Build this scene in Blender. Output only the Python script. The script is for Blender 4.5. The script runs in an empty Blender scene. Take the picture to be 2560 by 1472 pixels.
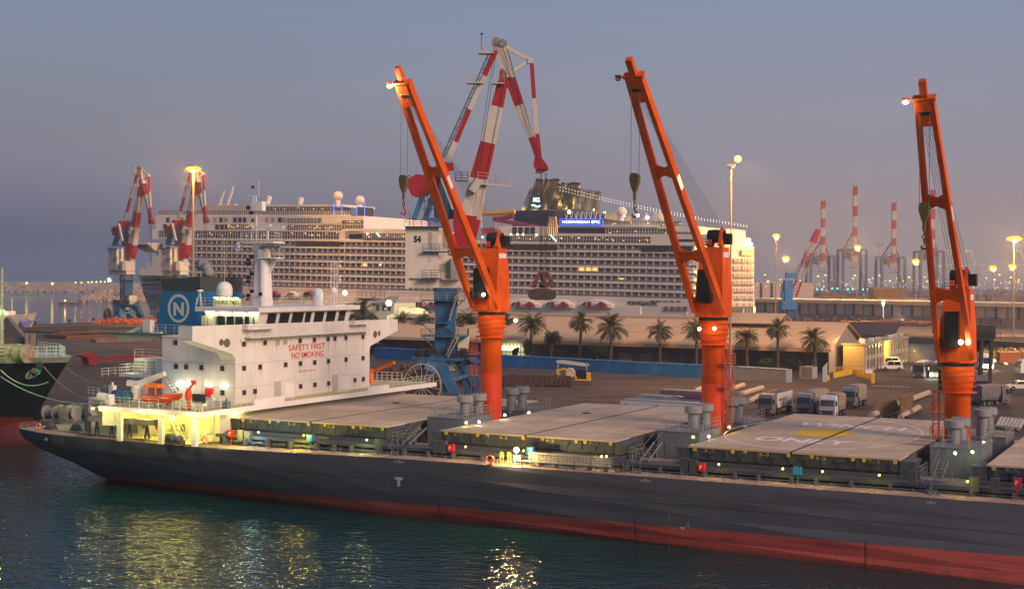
import bpy, math, random
from mathutils import Vector, Matrix
random.seed(7)
SC = bpy.context.scene
COL = SC.collection
# ------------------------------------------------------------------ camera
F, PX, PY, PHI, HC = 3480.0, 1280.0, 694.0, 0.0057, 24.58
TH = math.radians(27.18)
cX = Vector((math.cos(PHI), 0, math.sin(PHI))); cY = Vector((-math.sin(PHI), 0, math.cos(PHI))); FW = Vector((0, 1, 0))
cam = bpy.data.cameras.new('camera'); co = bpy.data.objects.new('camera', cam); COL.objects.link(co)
cam.sensor_width = 36.0; cam.lens = 36.0*F/2560.0; cam.shift_y = -(736.0-PY)/2560.0
cam.clip_start = 0.5; cam.clip_end = 60000
co.matrix_world = Matrix(((cX.x, cY.x, -FW.x, 0), (cX.y, cY.y, -FW.y, 0), (cX.z, cY.z, -FW.z, HC), (0, 0, 0, 1)))
SC.camera = co
# ------------------------------------------------------------------ world, sun, exposure
SUN_AZ = math.atan2(-0.67, 0.74); SUN_EL = math.radians(26)
w = bpy.data.worlds.new('World'); SC.world = w; w.use_nodes = True
nt = w.node_tree; N = nt.nodes; L = nt.links; N.clear()
wo = N.new('ShaderNodeOutputWorld'); bg = N.new('ShaderNodeBackground'); bg2 = N.new('ShaderNodeBackground'); ad = N.new('ShaderNodeAddShader')
sk = N.new('ShaderNodeTexSky'); sk.sky_type = 'NISHITA'; sk.sun_disc = False; sk.sun_elevation = math.radians(3)
sk.sun_rotation = math.radians(90)-SUN_AZ; sk.dust_density = 3.0; sk.air_density = 1.5
L.new(sk.outputs[0], bg.inputs[0]); bg.inputs[1].default_value = 0.05
tc = N.new('ShaderNodeTexCoord'); sp = N.new('ShaderNodeSeparateXYZ'); L.new(tc.outputs['Generated'], sp.inputs[0])
def ramp(src, stops, nodes=N, links=L):
    r = nodes.new('ShaderNodeValToRGB'); r.color_ramp.interpolation = 'EASE'
    e = r.color_ramp.elements
    while len(e) < len(stops): e.new(0.5)
    for i, (p, c) in enumerate(stops): e[i].position = p; e[i].color = (*c, 1)
    links.new(src, r.inputs[0]); return r.outputs[0]
mz = N.new('ShaderNodeMapRange'); mz.inputs[1].default_value = -0.02; mz.inputs[2].default_value = 0.35; L.new(sp.outputs[2], mz.inputs[0])
left = ramp(mz.outputs[0], [(0.0, (.045, .070, .112)), (0.09, (.050, .074, .120)), (0.26, (.078, .108, .188)), (0.62, (.074, .112, .222)), (1.0, (.068, .115, .25))])
right = ramp(mz.outputs[0], [(0.0, (.25, .175, .145)), (0.12, (.195, .168, .190)), (0.32, (.145, .158, .232)), (0.62, (.112, .150, .258)), (1.0, (.085, .13, .265))])
mx = N.new('ShaderNodeMapRange'); mx.interpolation_type = 'SMOOTHSTEP'; mx.inputs[1].default_value = -0.40; mx.inputs[2].default_value = 0.30; L.new(sp.outputs[0], mx.inputs[0])
mm = N.new('ShaderNodeMixRGB'); L.new(mx.outputs[0], mm.inputs[0]); L.new(left, mm.inputs[1]); L.new(right, mm.inputs[2])
nk = N.new('ShaderNodeTexNoise'); nk.inputs['Scale'].default_value = 2.2; nk.inputs['Detail'].default_value = 5
mk = N.new('ShaderNodeMapping'); mk.inputs['Scale'].default_value = (1, 1, 7); L.new(tc.outputs['Generated'], mk.inputs[0]); L.new(mk.outputs[0], nk.inputs['Vector'])
mk2 = N.new('ShaderNodeMapRange'); mk2.inputs[1].default_value = .3; mk2.inputs[2].default_value = .7; mk2.inputs[3].default_value = .95; mk2.inputs[4].default_value = 1.05; L.new(nk.outputs['Fac'], mk2.inputs[0])
sc2 = N.new('ShaderNodeVectorMath'); sc2.operation = 'SCALE'; L.new(mm.outputs[0], sc2.inputs[0]); L.new(mk2.outputs[0], sc2.inputs['Scale']); L.new(sc2.outputs[0], bg2.inputs[0]); bg2.inputs[1].default_value = 1.0
L.new(bg.outputs[0], ad.inputs[0]); L.new(bg2.outputs[0], ad.inputs[1]); L.new(ad.outputs[0], wo.inputs[0])
sl = bpy.data.lights.new('sun', 'SUN'); so = bpy.data.objects.new('sun', sl); COL.objects.link(so)
sl.energy = 2.5; sl.color = (1.0, .70, .54); sl.angle = math.radians(24)
dv = Vector((math.cos(SUN_AZ)*math.cos(SUN_EL), math.sin(SUN_AZ)*math.cos(SUN_EL), math.sin(SUN_EL)))
so.rotation_euler = dv.to_track_quat('Z', 'Y').to_euler()
SC.view_settings.view_transform = 'Standard'; SC.view_settings.look = 'None'
SC.view_settings.exposure = 0.5; SC.view_settings.gamma = 1.0
SC.render.engine = 'CYCLES'
try:
    SC.cycles.use_denoising = True; SC.cycles.denoiser = 'OPENIMAGEDENOISE'
except Exception: pass
SC.cycles.volume_bounces = 0; SC.cycles.max_bounces = 6; SC.cycles.diffuse_bounces = 2; SC.cycles.glossy_bounces = 3
SC.cycles.transparent_max_bounces = 6; SC.cycles.sample_clamp_indirect = 4.0
SC.cycles.caustics_reflective = False; SC.cycles.caustics_refractive = False
# ------------------------------------------------------------------ pixel rays (photo pixels -> real places)
U = Vector((math.cos(TH), -math.sin(TH), 0)); V = Vector((math.sin(TH), math.cos(TH), 0)); CP = Vector((0, 0, HC))
def ray(x, y): return cX*((x-PX)/F) - cY*((y-PY)/F) + FW
def st(p): return Vector((p.dot(U), p.dot(V), p.z))
def wd(s, t, z=0.0): return U*s + V*t + Vector((0, 0, z))
def PT(x, y, t): d = ray(x, y); return st(CP + d*(t/d.dot(V)))
def PS(x, y, s): d = ray(x, y); return st(CP + d*(s/d.dot(U)))
def PZ(x, y, z): d = ray(x, y); return st(CP + d*((z-HC)/d.z))
QZ = 2.0
def G(x, y, z=QZ): d = ray(x, y); return CP + d*((z-HC)/d.z)
def W(x, y, Y): return CP + ray(x, y)*Y
# ------------------------------------------------------------------ materials
MAT = {}
def mat(name, col, rough=.55, metal=0.0, var=.22, scale=.6, streak=0.0, scol=(.16, .06, .02), emit=None, es=0.0, spec=.35, bump=0.0, trans=0.0):
    if name in MAT: return MAT[name]
    m = bpy.data.materials.new(name); m.use_nodes = True; t = m.node_tree; n = t.nodes; l = t.links
    b = n['Principled BSDF']; b.inputs['Roughness'].default_value = rough; b.inputs['Metallic'].default_value = metal
    b.inputs['Specular IOR Level'].default_value = spec; b.inputs['Base Color'].default_value = (*col, 1)
    if emit:
        b.inputs['Emission Color'].default_value = (*emit, 1); b.inputs['Emission Strength'].default_value = es
        b.inputs['Base Color'].default_value = (*col, 1); MAT[name] = m; return m
    tcn = n.new('ShaderNodeTexCoord'); no = n.new('ShaderNodeTexNoise'); no.inputs['Scale'].default_value = scale
    no.inputs['Detail'].default_value = 6; no.inputs['Roughness'].default_value = .65; l.new(tcn.outputs['Object'], no.inputs['Vector'])
    mr = n.new('ShaderNodeMapRange'); mr.inputs[1].default_value = .3; mr.inputs[2].default_value = .7
    mr.inputs[3].default_value = 1-var; mr.inputs[4].default_value = 1+var*.6; l.new(no.outputs['Fac'], mr.inputs[0])
    vm = n.new('ShaderNodeVectorMath'); vm.operation = 'SCALE'; vm.inputs[0].default_value = col; l.new(mr.outputs[0], vm.inputs['Scale'])
    out = vm.outputs[0]
    if streak > 0:
        mp = n.new('ShaderNodeMapping'); mp.inputs['Scale'].default_value = (1.6, 1.6, .12); l.new(tcn.outputs['Object'], mp.inputs[0])
        n2 = n.new('ShaderNodeTexNoise'); n2.inputs['Scale'].default_value = 1.1; n2.inputs['Detail'].default_value = 8; l.new(mp.outputs[0], n2.inputs['Vector'])
        m2 = n.new('ShaderNodeMapRange'); m2.inputs[1].default_value = .56; m2.inputs[2].default_value = .78; m2.inputs[3].default_value = 0; m2.inputs[4].default_value = streak
        l.new(n2.outputs['Fac'], m2.inputs[0]); mi = n.new('ShaderNodeMixRGB'); l.new(m2.outputs[0], mi.inputs[0]); l.new(out, mi.inputs[1]); mi.inputs[2].default_value = (*scol, 1); out = mi.outputs[0]
    l.new(out, b.inputs['Base Color'])
    if bump > 0:
        n3 = n.new('ShaderNodeTexNoise'); n3.inputs['Scale'].default_value = scale*6; n3.inputs['Detail'].default_value = 5; l.new(tcn.outputs['Object'], n3.inputs['Vector'])
        bp = n.new('ShaderNodeBump'); bp.inputs['Strength'].default_value = .5; bp.inputs['Distance'].default_value = bump
        l.new(n3.outputs['Fac'], bp.inputs['Height']); l.new(bp.outputs[0], b.inputs['Normal'])
    MAT[name] = m; return m
def em(name, c, s): return mat(name, c, emit=c, es=s)
white = mat('white_paint', (.66, .63, .59), .45, streak=.5, scol=(.46, .33, .22), var=.12, scale=.35)
whitec = mat('clean_white', (.72, .70, .67), .4, var=.06)
orange = mat('orange_paint', (.70, .10, .006), .55, spec=.15, var=.3, streak=.6, scol=(.30, .045, .012), scale=.35, bump=.01)
orange_d = mat('orange_red_paint', (.66, .055, .010), .45, var=.12, scale=.5)
hatchm = mat('hatch_top', (.48, .37, .255), .8, var=.34, scale=.16, streak=.35, scol=(.24, .17, .12), bump=.02)
dgrey = mat('dark_grey_paint', (.060, .066, .075), .6, var=.3, streak=.35, scol=(.10, .05, .03), scale=.8)
mgrey = mat('grey_paint', (.15, .16, .17), .6, var=.2, streak=.25, scol=(.14, .08, .05), scale=.6)
deckm = mat('deck_paint', (.36, .24, .17), .8, var=.3, scale=.5)
deckg = mat('green_deck', (.05, .13, .08), .7, var=.2)
decky = mat('stern_deck', (.50, .44, .20), .75, var=.15)
glassd = mat('dark_glass', (.015, .018, .020), .12, spec=.6, var=.1)
black = mat('black_paint', (.012, .012, .013), .6)
rope = mat('rope', (.30, .27, .22), .9)
steel = mat('rail_steel', (.30, .28, .25), .6, var=.3)
railw = mat('white_rail', (.62, .60, .52), .5)
redp = mat('red_paint', (.55, .012, .018), .45, var=.12)
bluec = mat('crane_blue', (.025, .12, .24), .55, var=.35, streak=.35, scol=(.09, .06, .045), scale=.5)
yellow = mat('yellow_paint', (.60, .38, .02), .5)
rust = mat('rust', (.085, .04, .026), .9, var=.5, scale=1.5, bump=.05)
wire = mat('wire', (.035, .035, .038), .5)
# ------------------------------------------------------------------ mesh builder
OFF = {}
class MB:
    def __init__(s): s.v = []; s.f = []; s.m = []; s.mi = 0
    def add(s, vs, fs):
        o = len(s.v); s.v += [Vector(a) for a in vs]; s.f += [tuple(i+o for i in f) for f in fs]; s.m += [s.mi]*len(fs); return s
    def box(s, a, b):
        x0, x1 = sorted((a[0], b[0])); y0, y1 = sorted((a[1], b[1])); z0, z1 = sorted((a[2], b[2]))
        return s.add([(x0,y0,z0),(x1,y0,z0),(x1,y1,z0),(x0,y1,z0),(x0,y0,z1),(x1,y0,z1),(x1,y1,z1),(x0,y1,z1)],
                     [(0,3,2,1),(4,5,6,7),(0,1,5,4),(1,2,6,5),(2,3,7,6),(3,0,4,7)])
    def cbox(s, c, d): return s.box((c[0]-d[0]/2, c[1]-d[1]/2, c[2]-d[2]/2), (c[0]+d[0]/2, c[1]+d[1]/2, c[2]+d[2]/2))
    def beam(s, p, q, w, h, w2=None, h2=None, up=(0, 0, 1)):
        p = Vector(p); q = Vector(q); d = (q-p).normalized(); up = Vector(up)
        if abs(d.dot(up)) > .98: up = Vector((0, 1, 0)) if abs(d.y) < .9 else Vector((1, 0, 0))
        a = d.cross(up).normalized(); b = a.cross(d).normalized(); w2 = w2 or w; h2 = h2 or h
        vs = [p+a*(i*w/2)+b*(j*h/2) for i, j in ((-1,-1),(1,-1),(1,1),(-1,1))] + [q+a*(i*w2/2)+b*(j*h2/2) for i, j in ((-1,-1),(1,-1),(1,1),(-1,1))]
        return s.add(vs, [(0,3,2,1),(4,5,6,7),(0,1,5,4),(1,2,6,5),(2,3,7,6),(3,0,4,7)])
    def tube(s, p, q, r, n=8, r2=None, cap=True):
        p = Vector(p); q = Vector(q); d = (q-p).normalized(); r2 = r if r2 is None else r2
        a = d.cross(Vector((0, 0, 1)) if abs(d.z) < .95 else Vector((1, 0, 0))).normalized(); b = a.cross(d)
        vs = [p+(a*math.cos(k*6.28318/n)+b*math.sin(k*6.28318/n))*r for k in range(n)]+[q+(a*math.cos(k*6.28318/n)+b*math.sin(k*6.28318/n))*r2 for k in range(n)]
        fs = [(k, (k+1) % n, n+(k+1) % n, n+k) for k in range(n)]
        if cap: fs += [tuple(range(n))[::-1], tuple(range(n, 2*n))]
        return s.add(vs, fs)
    def path(s, pts, r, n=6):
        for a, b in zip(pts, pts[1:]): s.tube(a, b, r, n)
        return s
    def prism(s, pts, vec):
        vec = Vector(vec); n = len(pts); vs = [Vector(p) for p in pts]+[Vector(p)+vec for p in pts]
        return s.add(vs, [tuple(range(n))[::-1], tuple(range(n, 2*n))]+[(k, (k+1) % n, n+(k+1) % n, n+k) for k in range(n)])
    def loft(s, rings, closed=True, caps=True):
        n = len(rings[0]); vs = [p for r in rings for p in r]; fs = []
        for i in range(len(rings)-1):
            for k in range(n if closed else n-1):
                fs.append((i*n+k, i*n+(k+1) % n, (i+1)*n+(k+1) % n, (i+1)*n+k))
        if caps: fs += [tuple(range(n))[::-1], tuple(range((len(rings)-1)*n, len(rings)*n))]
        return s.add(vs, fs)
    def quad(s, a, b, c, d): return s.add([a, b, c, d], [(0, 1, 2, 3)])
    def lathe(s, c, prof, n=16, axis='z'):
        rings = []
        for r, h in prof:
            ring = []
            for k in range(n):
                a = k*6.28318/n; x, y = r*math.cos(a), r*math.sin(a)
                ring.append({'z': (c[0]+x, c[1]+y, c[2]+h), 'y': (c[0]+x, c[1]+h, c[2]+y), 'x': (c[0]+h, c[1]+x, c[2]+y)}[axis])
            rings.append(ring)
        return s.loft(rings)
    def ball(s, c, r, n=12, m=8, sc=(1, 1, 1)):
        return s.loft([[(c[0]+r*sc[0]*math.sin(math.pi*j/m)*math.cos(k*6.28318/n), c[1]+r*sc[1]*math.sin(math.pi*j/m)*math.sin(k*6.28318/n), c[2]+r*sc[2]*math.cos(math.pi*j/m)) for k in range(n)] for j in [.02]+list(range(1, m))+[m-.02]])
    def torus(s, c, R, r, n=20, m=6, a=(1, 0, 0), b=(0, 0, 1)):
        a = Vector(a); b = Vector(b); k3 = a.cross(b); c = Vector(c); rings = []
        for i in range(n+1):
            t = i*6.28318/n; d = a*math.cos(t)+b*math.sin(t)
            rings.append([c+d*(R+r*math.cos(j*6.28318/m))+k3*(r*math.sin(j*6.28318/m)) for j in range(m)])
        return s.loft(rings, caps=False)
    def rail(s, pts, h=1.05, step=1.8, r=.03, bars=3):
        pts = [Vector(p) for p in pts]
        for a, b in zip(pts, pts[1:]):
            n = max(1, round((b-a).length/step))
            for i in range(n+1):
                p = a.lerp(b, i/n); s.tube(p, p+Vector((0, 0, h)), r, 4, cap=False)
            for k in range(bars):
                z = Vector((0, 0, h*(k+1)/bars)); s.tube(a+z, b+z, r*.8, 4, cap=False)
        return s
    def ladder(s, a, b, w, side, r=.04, step=.35, cage=0):
        a = Vector(a); b = Vector(b); side = Vector(side).normalized()*w/2; n = max(2, int((b-a).length/step))
        s.tube(a-side, b-side, r, 4); s.tube(a+side, b+side, r, 4)
        for i in range(n+1): p = a.lerp(b, i/n); s.tube(p-side, p+side, r*.8, 4, cap=False)
        if cage:
            d = (b-a).normalized(); o = side.cross(d).normalized()*cage
            for i in range(0, n+1, 4):
                p = a.lerp(b, i/n); s.path([p-side, p-side*.9+o, p+side*.9+o, p+side], r*.8, 4)
            for q in (-side*.9+o, side*.9+o): s.tube(a+q, b+q, r*.7, 4)
        return s
    def stairs(s, a, b, w, side, n=None):
        a = Vector(a); b = Vector(b); sd = Vector(side).normalized()*w/2; n = n or max(3, int(abs(b.z-a.z)/.25))
        for k in (-1, 1): s.beam(a+sd*k, b+sd*k, .06, .22)
        for i in range(1, n): p = a.lerp(b, i/n); s.beam(p-sd, p+sd, .22, .04)
        for k in (-1, 1): s.tube(a+sd*k+Vector((0,0,1)), b+sd*k+Vector((0,0,1)), .025, 4)
        return s
    def text(s, txt, o, ex, ey, width=None, height=1.0, bold=0.0, squeeze=None):
        c = bpy.data.curves.new('t', 'FONT'); c.body = txt; c.size = 1.0; c.offset = bold; c.resolution_u = 3
        ob = bpy.data.objects.new('t', c); COL.objects.link(ob)
        me = bpy.data.meshes.new_from_object(ob.evaluated_get(bpy.context.evaluated_depsgraph_get()))
        xs = [v.co.x for v in me.vertices]; ys = [v.co.y for v in me.vertices]
        if xs:
            x0, x1, y0, y1 = min(xs), max(xs), min(ys), max(ys); ky = height/(y1-y0); kx = ky if width is None else width/(x1-x0)
            o = Vector(o); ex = Vector(ex); ey = Vector(ey)
            s.add([o+ex*((v.co.x-x0)*kx)+ey*((v.co.y-y0)*ky) for v in me.vertices], [tuple(p.vertices) for p in me.polygons])
        bpy.data.objects.remove(ob); bpy.data.curves.remove(c); bpy.data.meshes.remove(me); return s
    def build(s, name, m, parent=None, off=None, label=None, smooth=False):
        if off is None: off = OFF.get(parent.name, Vector((0, 0, 0))) if parent is not None else Vector((0, 0, 0))
        me = bpy.data.meshes.new(name); me.from_pydata([v-off for v in s.v], [], s.f)
        ms = m if isinstance(m, (list, tuple)) else [m]
        for q in ms: me.materials.append(q)
        if len(ms) > 1: me.polygons.foreach_set('material_index', s.m)
        if smooth: me.polygons.foreach_set('use_smooth', [True]*len(s.f))
        me.update(); o = bpy.data.objects.new(name, me); COL.objects.link(o)
        if parent is not None: o.parent = parent
        OFF[o.name] = off
        if label: o['label'] = label
        return o
def tag(o, label=None, cat=None, group=None, kind=None):
    if label: o['label'] = label
    if cat: o['category'] = cat
    if group: o['group'] = group
    if kind: o['kind'] = kind
    return o
ZERO = Vector((0, 0, 0))
def thing(name, label, cat, off=ZERO, rot=None, loc=None, group=None):
    """off: base in the frame the parts are measured in; rot None = world frame, else ship frame (s,t,z)."""
    off = Vector(off); o = bpy.data.objects.new(name, None); COL.objects.link(o); o.empty_display_size = .5
    if rot == 'ship': o.location = wd(*off); o.rotation_euler = (0, 0, -TH)
    elif loc is not None: o.location = loc; o.rotation_euler = (0, 0, rot or 0)
    else: o.location = off
    OFF[o.name] = off if loc is None else ZERO
    return tag(o, label, cat, group)
def copy_tree(o, parent=None):
    c = o.copy(); COL.objects.link(c); OFF[c.name] = OFF.get(o.name, ZERO)
    if parent is not None: c.parent = parent
    for ch in list(o.children): copy_tree(ch, c)
    return c
def lamp(name, loc, energy, col=(1, .85, .5), r=.25, parent=None, spot=None):
    l = bpy.data.lights.new(name, 'SPOT' if spot else 'POINT'); l.energy = energy; l.color = col; l.shadow_soft_size = r
    o = bpy.data.objects.new(name, l); COL.objects.link(o); loc = Vector(loc)
    if spot: l.spot_size = math.radians(spot); l.spot_blend = .8
    if parent is not None: loc = loc-OFF.get(parent.name, ZERO); o.parent = parent
    o.location = loc; return o
# ================================================================== THE SETTING
def polyplane(name, pts, z, m, thick=0):
    b = MB()
    if thick: b.prism([(p[0], p[1], z-thick) for p in pts], (0, 0, thick))
    else: b.add([(p[0], p[1], z) for p in pts], [tuple(range(len(pts)))])
    o = b.build(name, m); return tag(o, kind='structure')
wm = bpy.data.materials.new('sea_water'); wm.use_nodes = True; n = wm.node_tree.nodes; l = wm.node_tree.links; b = n['Principled BSDF']
b.inputs['Base Color'].default_value = (.002, .036, .036, 1); b.inputs['Roughness'].default_value = .045; b.inputs['IOR'].default_value = 1.33
tcn = n.new('ShaderNodeTexCoord'); acc = None
for sc_, dist, det in ((.30, .36, 2), (.95, .26, 1), (2.4, .10, 1)):
    mp = n.new('ShaderNodeMapping'); mp.inputs['Rotation'].default_value = (0, 0, .5); mp.inputs['Scale'].default_value = (sc_*.75, sc_*1.5, sc_)
    l.new(tcn.outputs['Object'], mp.inputs[0]); no = n.new('ShaderNodeTexNoise'); no.inputs['Scale'].default_value = 1.0; no.inputs['Detail'].default_value = det
    l.new(mp.outputs[0], no.inputs['Vector']); mu = n.new('ShaderNodeMath'); mu.operation = 'MULTIPLY'; mu.inputs[1].default_value = dist; l.new(no.outputs['Fac'], mu.inputs[0])
    if acc is None: acc = mu.outputs[0]
    else: a2 = n.new('ShaderNodeMath'); a2.operation = 'ADD'; l.new(acc, a2.inputs[0]); l.new(mu.outputs[0], a2.inputs[1]); acc = a2.outputs[0]
bp = n.new('ShaderNodeBump'); bp.inputs['Strength'].default_value = 1.0; bp.inputs['Distance'].default_value = 1.0; l.new(acc, bp.inputs['Height']); l.new(bp.outputs[0], b.inputs['Normal'])
polyplane('water', [(-9000, -400), (9000, -400), (9000, 15000), (-9000, 15000)], 0, wm)
asphalt = bpy.data.materials.new('asphalt'); asphalt.use_nodes = True; n = asphalt.node_tree.nodes; l = asphalt.node_tree.links; b = n['Principled BSDF']; b.inputs['Roughness'].default_value = .85; b.inputs['Specular IOR Level'].default_value = .25
tcn = n.new('ShaderNodeTexCoord')
def gn(scale, det, mp_=(1, 1, 1), rot=0.0):
    m_ = n.new('ShaderNodeMapping'); m_.inputs['Scale'].default_value = mp_; m_.inputs['Rotation'].default_value = (0, 0, rot); l.new(tcn.outputs['Object'], m_.inputs[0]); q = n.new('ShaderNodeTexNoise'); q.inputs['Scale'].default_value = scale; q.inputs['Detail'].default_value = det; q.inputs['Roughness'].default_value = .7; l.new(m_.outputs[0], q.inputs['Vector']); return q.outputs['Fac']
base_ = ramp(gn(.02, 8), [(.32, (.050, .036, .029)), (.5, (.092, .066, .050)), (.68, (.128, .094, .070))], n, l)
str_ = ramp(gn(.05, 6, (1, 9, 1), TH), [(.40, (.50, .50, .50)), (.60, (1, 1, 1))], n, l); pat = ramp(gn(.35, 4), [(.30, (.72, .72, .72)), (.5, (1, 1, 1)), (.75, (1.15, 1.12, 1.1))], n, l)
for x_ in (str_, pat):
    q = n.new('ShaderNodeMixRGB'); q.blend_type = 'MULTIPLY'; q.inputs[0].default_value = 1; l.new(base_, q.inputs[1]); l.new(x_, q.inputs[2]); base_ = q.outputs[0]
l.new(base_, b.inputs['Base Color'])
concrete = mat('concrete', (.26, .22, .19), .9, var=.3, scale=.2, streak=.3, scol=(.08, .07, .06))
def sp(*a): return [tuple(wd(s, t))[:2] for s, t in a]
polyplane('ground', sp((-486, 172), (260, 172), (260, 392), (-112, 392), (-112, 549), (-486, 549)), QZ, [asphalt], thick=9)
# fender strip along the quay edge
# ================================================================== THE BULK CARRIER
SH = thing('bulk_carrier', 'dark grey bulk carrier with red boot-top, white bridge house and three orange deck cranes', 'ship', (-60, 144, 0), 'ship')
CT = 144.3
hullm = bpy.data.materials.new('hull_paint'); hullm.use_nodes = True; n = hullm.node_tree.nodes; l = hullm.node_tree.links; b = n['Principled BSDF']
b.inputs['Roughness'].default_value = .55; b.inputs['Specular IOR Level'].default_value = .3
tcn = n.new('ShaderNodeTexCoord'); sx = n.new('ShaderNodeSeparateXYZ'); l.new(tcn.outputs['Object'], sx.inputs[0])
def mnode(op, a, bb, nn=n, ll=l):
    q = nn.new('ShaderNodeMath'); q.operation = op
    for i, x in enumerate((a, bb)):
        if x is None: continue
        if hasattr(x, 'is_output'): ll.new(x, q.inputs[i])
        else: q.inputs[i].default_value = x
    return q.outputs[0]
def nz(scale, detail, rot=(1, 1, 1), nn=n, ll=l, tc=tcn):
    mp = nn.new('ShaderNodeMapping'); mp.inputs['Scale'].default_value = rot; ll.new(tc.outputs['Object'], mp.inputs[0])
    q = nn.new('ShaderNodeTexNoise'); q.inputs['Scale'].default_value = scale; q.inputs['Detail'].default_value = detail; q.inputs['Roughness'].default_value = .6
    ll.new(mp.outputs[0], q.inputs['Vector']); return q.outputs['Fac']
line = mnode('ADD', mnode('MULTIPLY', sx.outputs[0], .0105), 1.72)      # the boot-top line rises a little towards the bow
wob = mnode('MULTIPLY', mnode('SUBTRACT', nz(.9, 4, (1, 1, 2)), .5), .12)
isred = mnode('LESS_THAN', mnode('ADD', sx.outputs[2], wob), line)
g1 = ramp(nz(.5, 7, (.25, .25, 1.6)), [(.3, (.080, .080, .085)), (.5, (.104, .104, .109)), (.72, (.128, .127, .131))], n, l)
r1 = ramp(nz(.8, 8, (.18, .18, 2.2)), [(.3, (.24, .042, .030)), (.5, (.46, .080, .054)), (.7, (.54, .13, .09))], n, l)
mi = n.new('ShaderNodeMixRGB'); l.new(isred, mi.inputs[0]); l.new(g1, mi.inputs[1]); l.new(r1, mi.inputs[2])
seam = mnode('LESS_THAN', mnode('ABSOLUTE', mnode('SUBTRACT', sx.outputs[2], 3.95), None), .03)
ms = n.new('ShaderNodeMixRGB'); ms.inputs[2].default_value = (.016, .016, .018, 1); l.new(mnode('MULTIPLY', seam, .8), ms.inputs[0]); l.new(mi.outputs[0], ms.inputs[1])
# rust runs under the scuppers
vx = mnode('FRACT', mnode('MULTIPLY', mnode('ADD', sx.outputs[0], 300.6), 1/21.5), None)
run = mnode('MULTIPLY', mnode('LESS_THAN', mnode('ABSOLUTE', mnode('SUBTRACT', vx, .5), None), .0045), mnode('LESS_THAN', sx.outputs[2], mnode('ADD', line, .35)))
run = mnode('MULTIPLY', run, nz(6, 3, (1, 1, .3)))
mr_ = n.new('ShaderNodeMixRGB'); mr_.inputs[2].default_value = (.07, .022, .008, 1); l.new(mnode('MULTIPLY', run, 1.5), mr_.inputs[0]); l.new(ms.outputs[0], mr_.inputs[1])
foul = mnode('MULTIPLY', mnode('LESS_THAN', sx.outputs[2], mnode('ADD', mnode('MULTIPLY', nz(1.3, 6, (1, 1, 1)), .9), -.12)), .55)
mf = n.new('ShaderNodeMixRGB'); mf.inputs[2].default_value = (.14, .04, .028, 1); l.new(foul, mf.inputs[0]); l.new(mr_.outputs[0], mf.inputs[1])
vs = mnode('LESS_THAN', mnode('FRACT', mnode('MULTIPLY', mnode('ADD', sx.outputs[0], 500), 1/9.3), None), .006)
scr = mnode('MULTIPLY', mnode('GREATER_THAN', nz(1.6, 8, (.35, .35, 3.5)), .66), .35)
mg = n.new('ShaderNodeMixRGB'); mg.inputs[2].default_value = (.03, .028, .028, 1); l.new(mnode('MULTIPLY', vs, .45), mg.inputs[0]); l.new(mf.outputs[0], mg.inputs[1])
mh = n.new('ShaderNodeMixRGB'); mh.inputs[2].default_value = (.17, .14, .13, 1); l.new(scr, mh.inputs[0]); l.new(mg.outputs[0], mh.inputs[1])
l.new(mh.outputs[0], b.inputs['Base Color'])
# sections: s, deck half breadth edge t, deck z, waterline t, bottom z
DZ = 6.25
secs = []
def deck_at(s):
    pts = [(-128.2, 120.9, 6.25), (-122.4, 118.9, 6.2), (-118, 119.6, 6.0), (-113, 119.75, 5.95), (-100, 119.85, 5.85), (-91, 119.9, 5.95), (-76, 119.95, 6.2), (-60, 119.95, 6.25), (60, 119.95, 6.4)]
    for a, c in zip(pts, pts[1:]):
        if s <= c[0]:
            k = max(0, (s-a[0])/(c[0]-a[0])); return (a[1]+(c[1]-a[1])*k, a[2]+(c[2]-a[2])*k)
    return (119.95, 6.4)
wl = [(-128.2, 123.6, 3.9), (-126.6, 123.9, 3.3), (-123.1, 125.0, 1.95), (-121.5, 126.2, .9), (-119.5, 126.9, -.4), (-113.2, 125.6, -2), (-103, 124.3, -2.5), (-95, 123.5, -3), (-86, 122.6, -3), (-77.3, 121.95, -3), (-66, 121.9, -3), (-40.5, 120.4, -3), (-14.4, 118.9, -3), (30, 119.9, -3), (45, 124, -3), (57, 134, -3), (64, 143.8, -3)]
rings = []
for s, tw, zb in wl:
    td, zd = deck_at(s)
    if s > 30: td = {45: 122, 57: 130, 64: 142}[s]
    hw = CT-td; ww = CT-tw
    zb2 = zb; half = []
    half.append((td, zd)); half.append((td+(tw-td)*.12, zd*.75+max(zb, 0)*.25 if zb > 0 else zd*.75))
    half.append((td+(tw-td)*.35, zd*.45+max(zb, 0)*.55)); half.append((td+(tw-td)*.75, zd*.18+max(zb, 0)*.82+(0 if zb > 0 else -.3)))
    half.append((tw, zb if zb > 0 else -.02)); half.append((tw+(.8 if zb < 0 else 3.5), zb-(.3 if zb > 0 else 0)))
    ring = [(s, t, z) for t, z in half]+[(s, 2*CT-t, z) for t, z in reversed(half)]
    rings.append(ring)
hb = MB(); hb.loft(rings, closed=True, caps=True); hb.build('hull', hullm, SH)
# deck sheets
dk = MB(); edge = [(-128.2, 121.1)]+[(x, deck_at(x)[0]+.12) for x in (-122.4, -118, -113, -100, -91, -76, -60, 30)]+[(45, 122.2), (57, 130.2), (63.5, 142)]
for a, c in zip(edge, edge[1:]):
    za = deck_at(a[0])[1]+.03; zc = deck_at(c[0])[1]+.03
    dk.quad((a[0], a[1], za), (c[0], c[1], zc), (c[0], 2*CT-c[1], zc), (a[0], 2*CT-a[1], za))
dk.build('deck', deckm, SH)
sd = MB(); sd.quad((-126, 122, 6.34), (-101, 120.2, 6.0), (-101, 168, 6.0), (-126, 166, 6.34)); sd.build('stern_deck', decky, SH)
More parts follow.
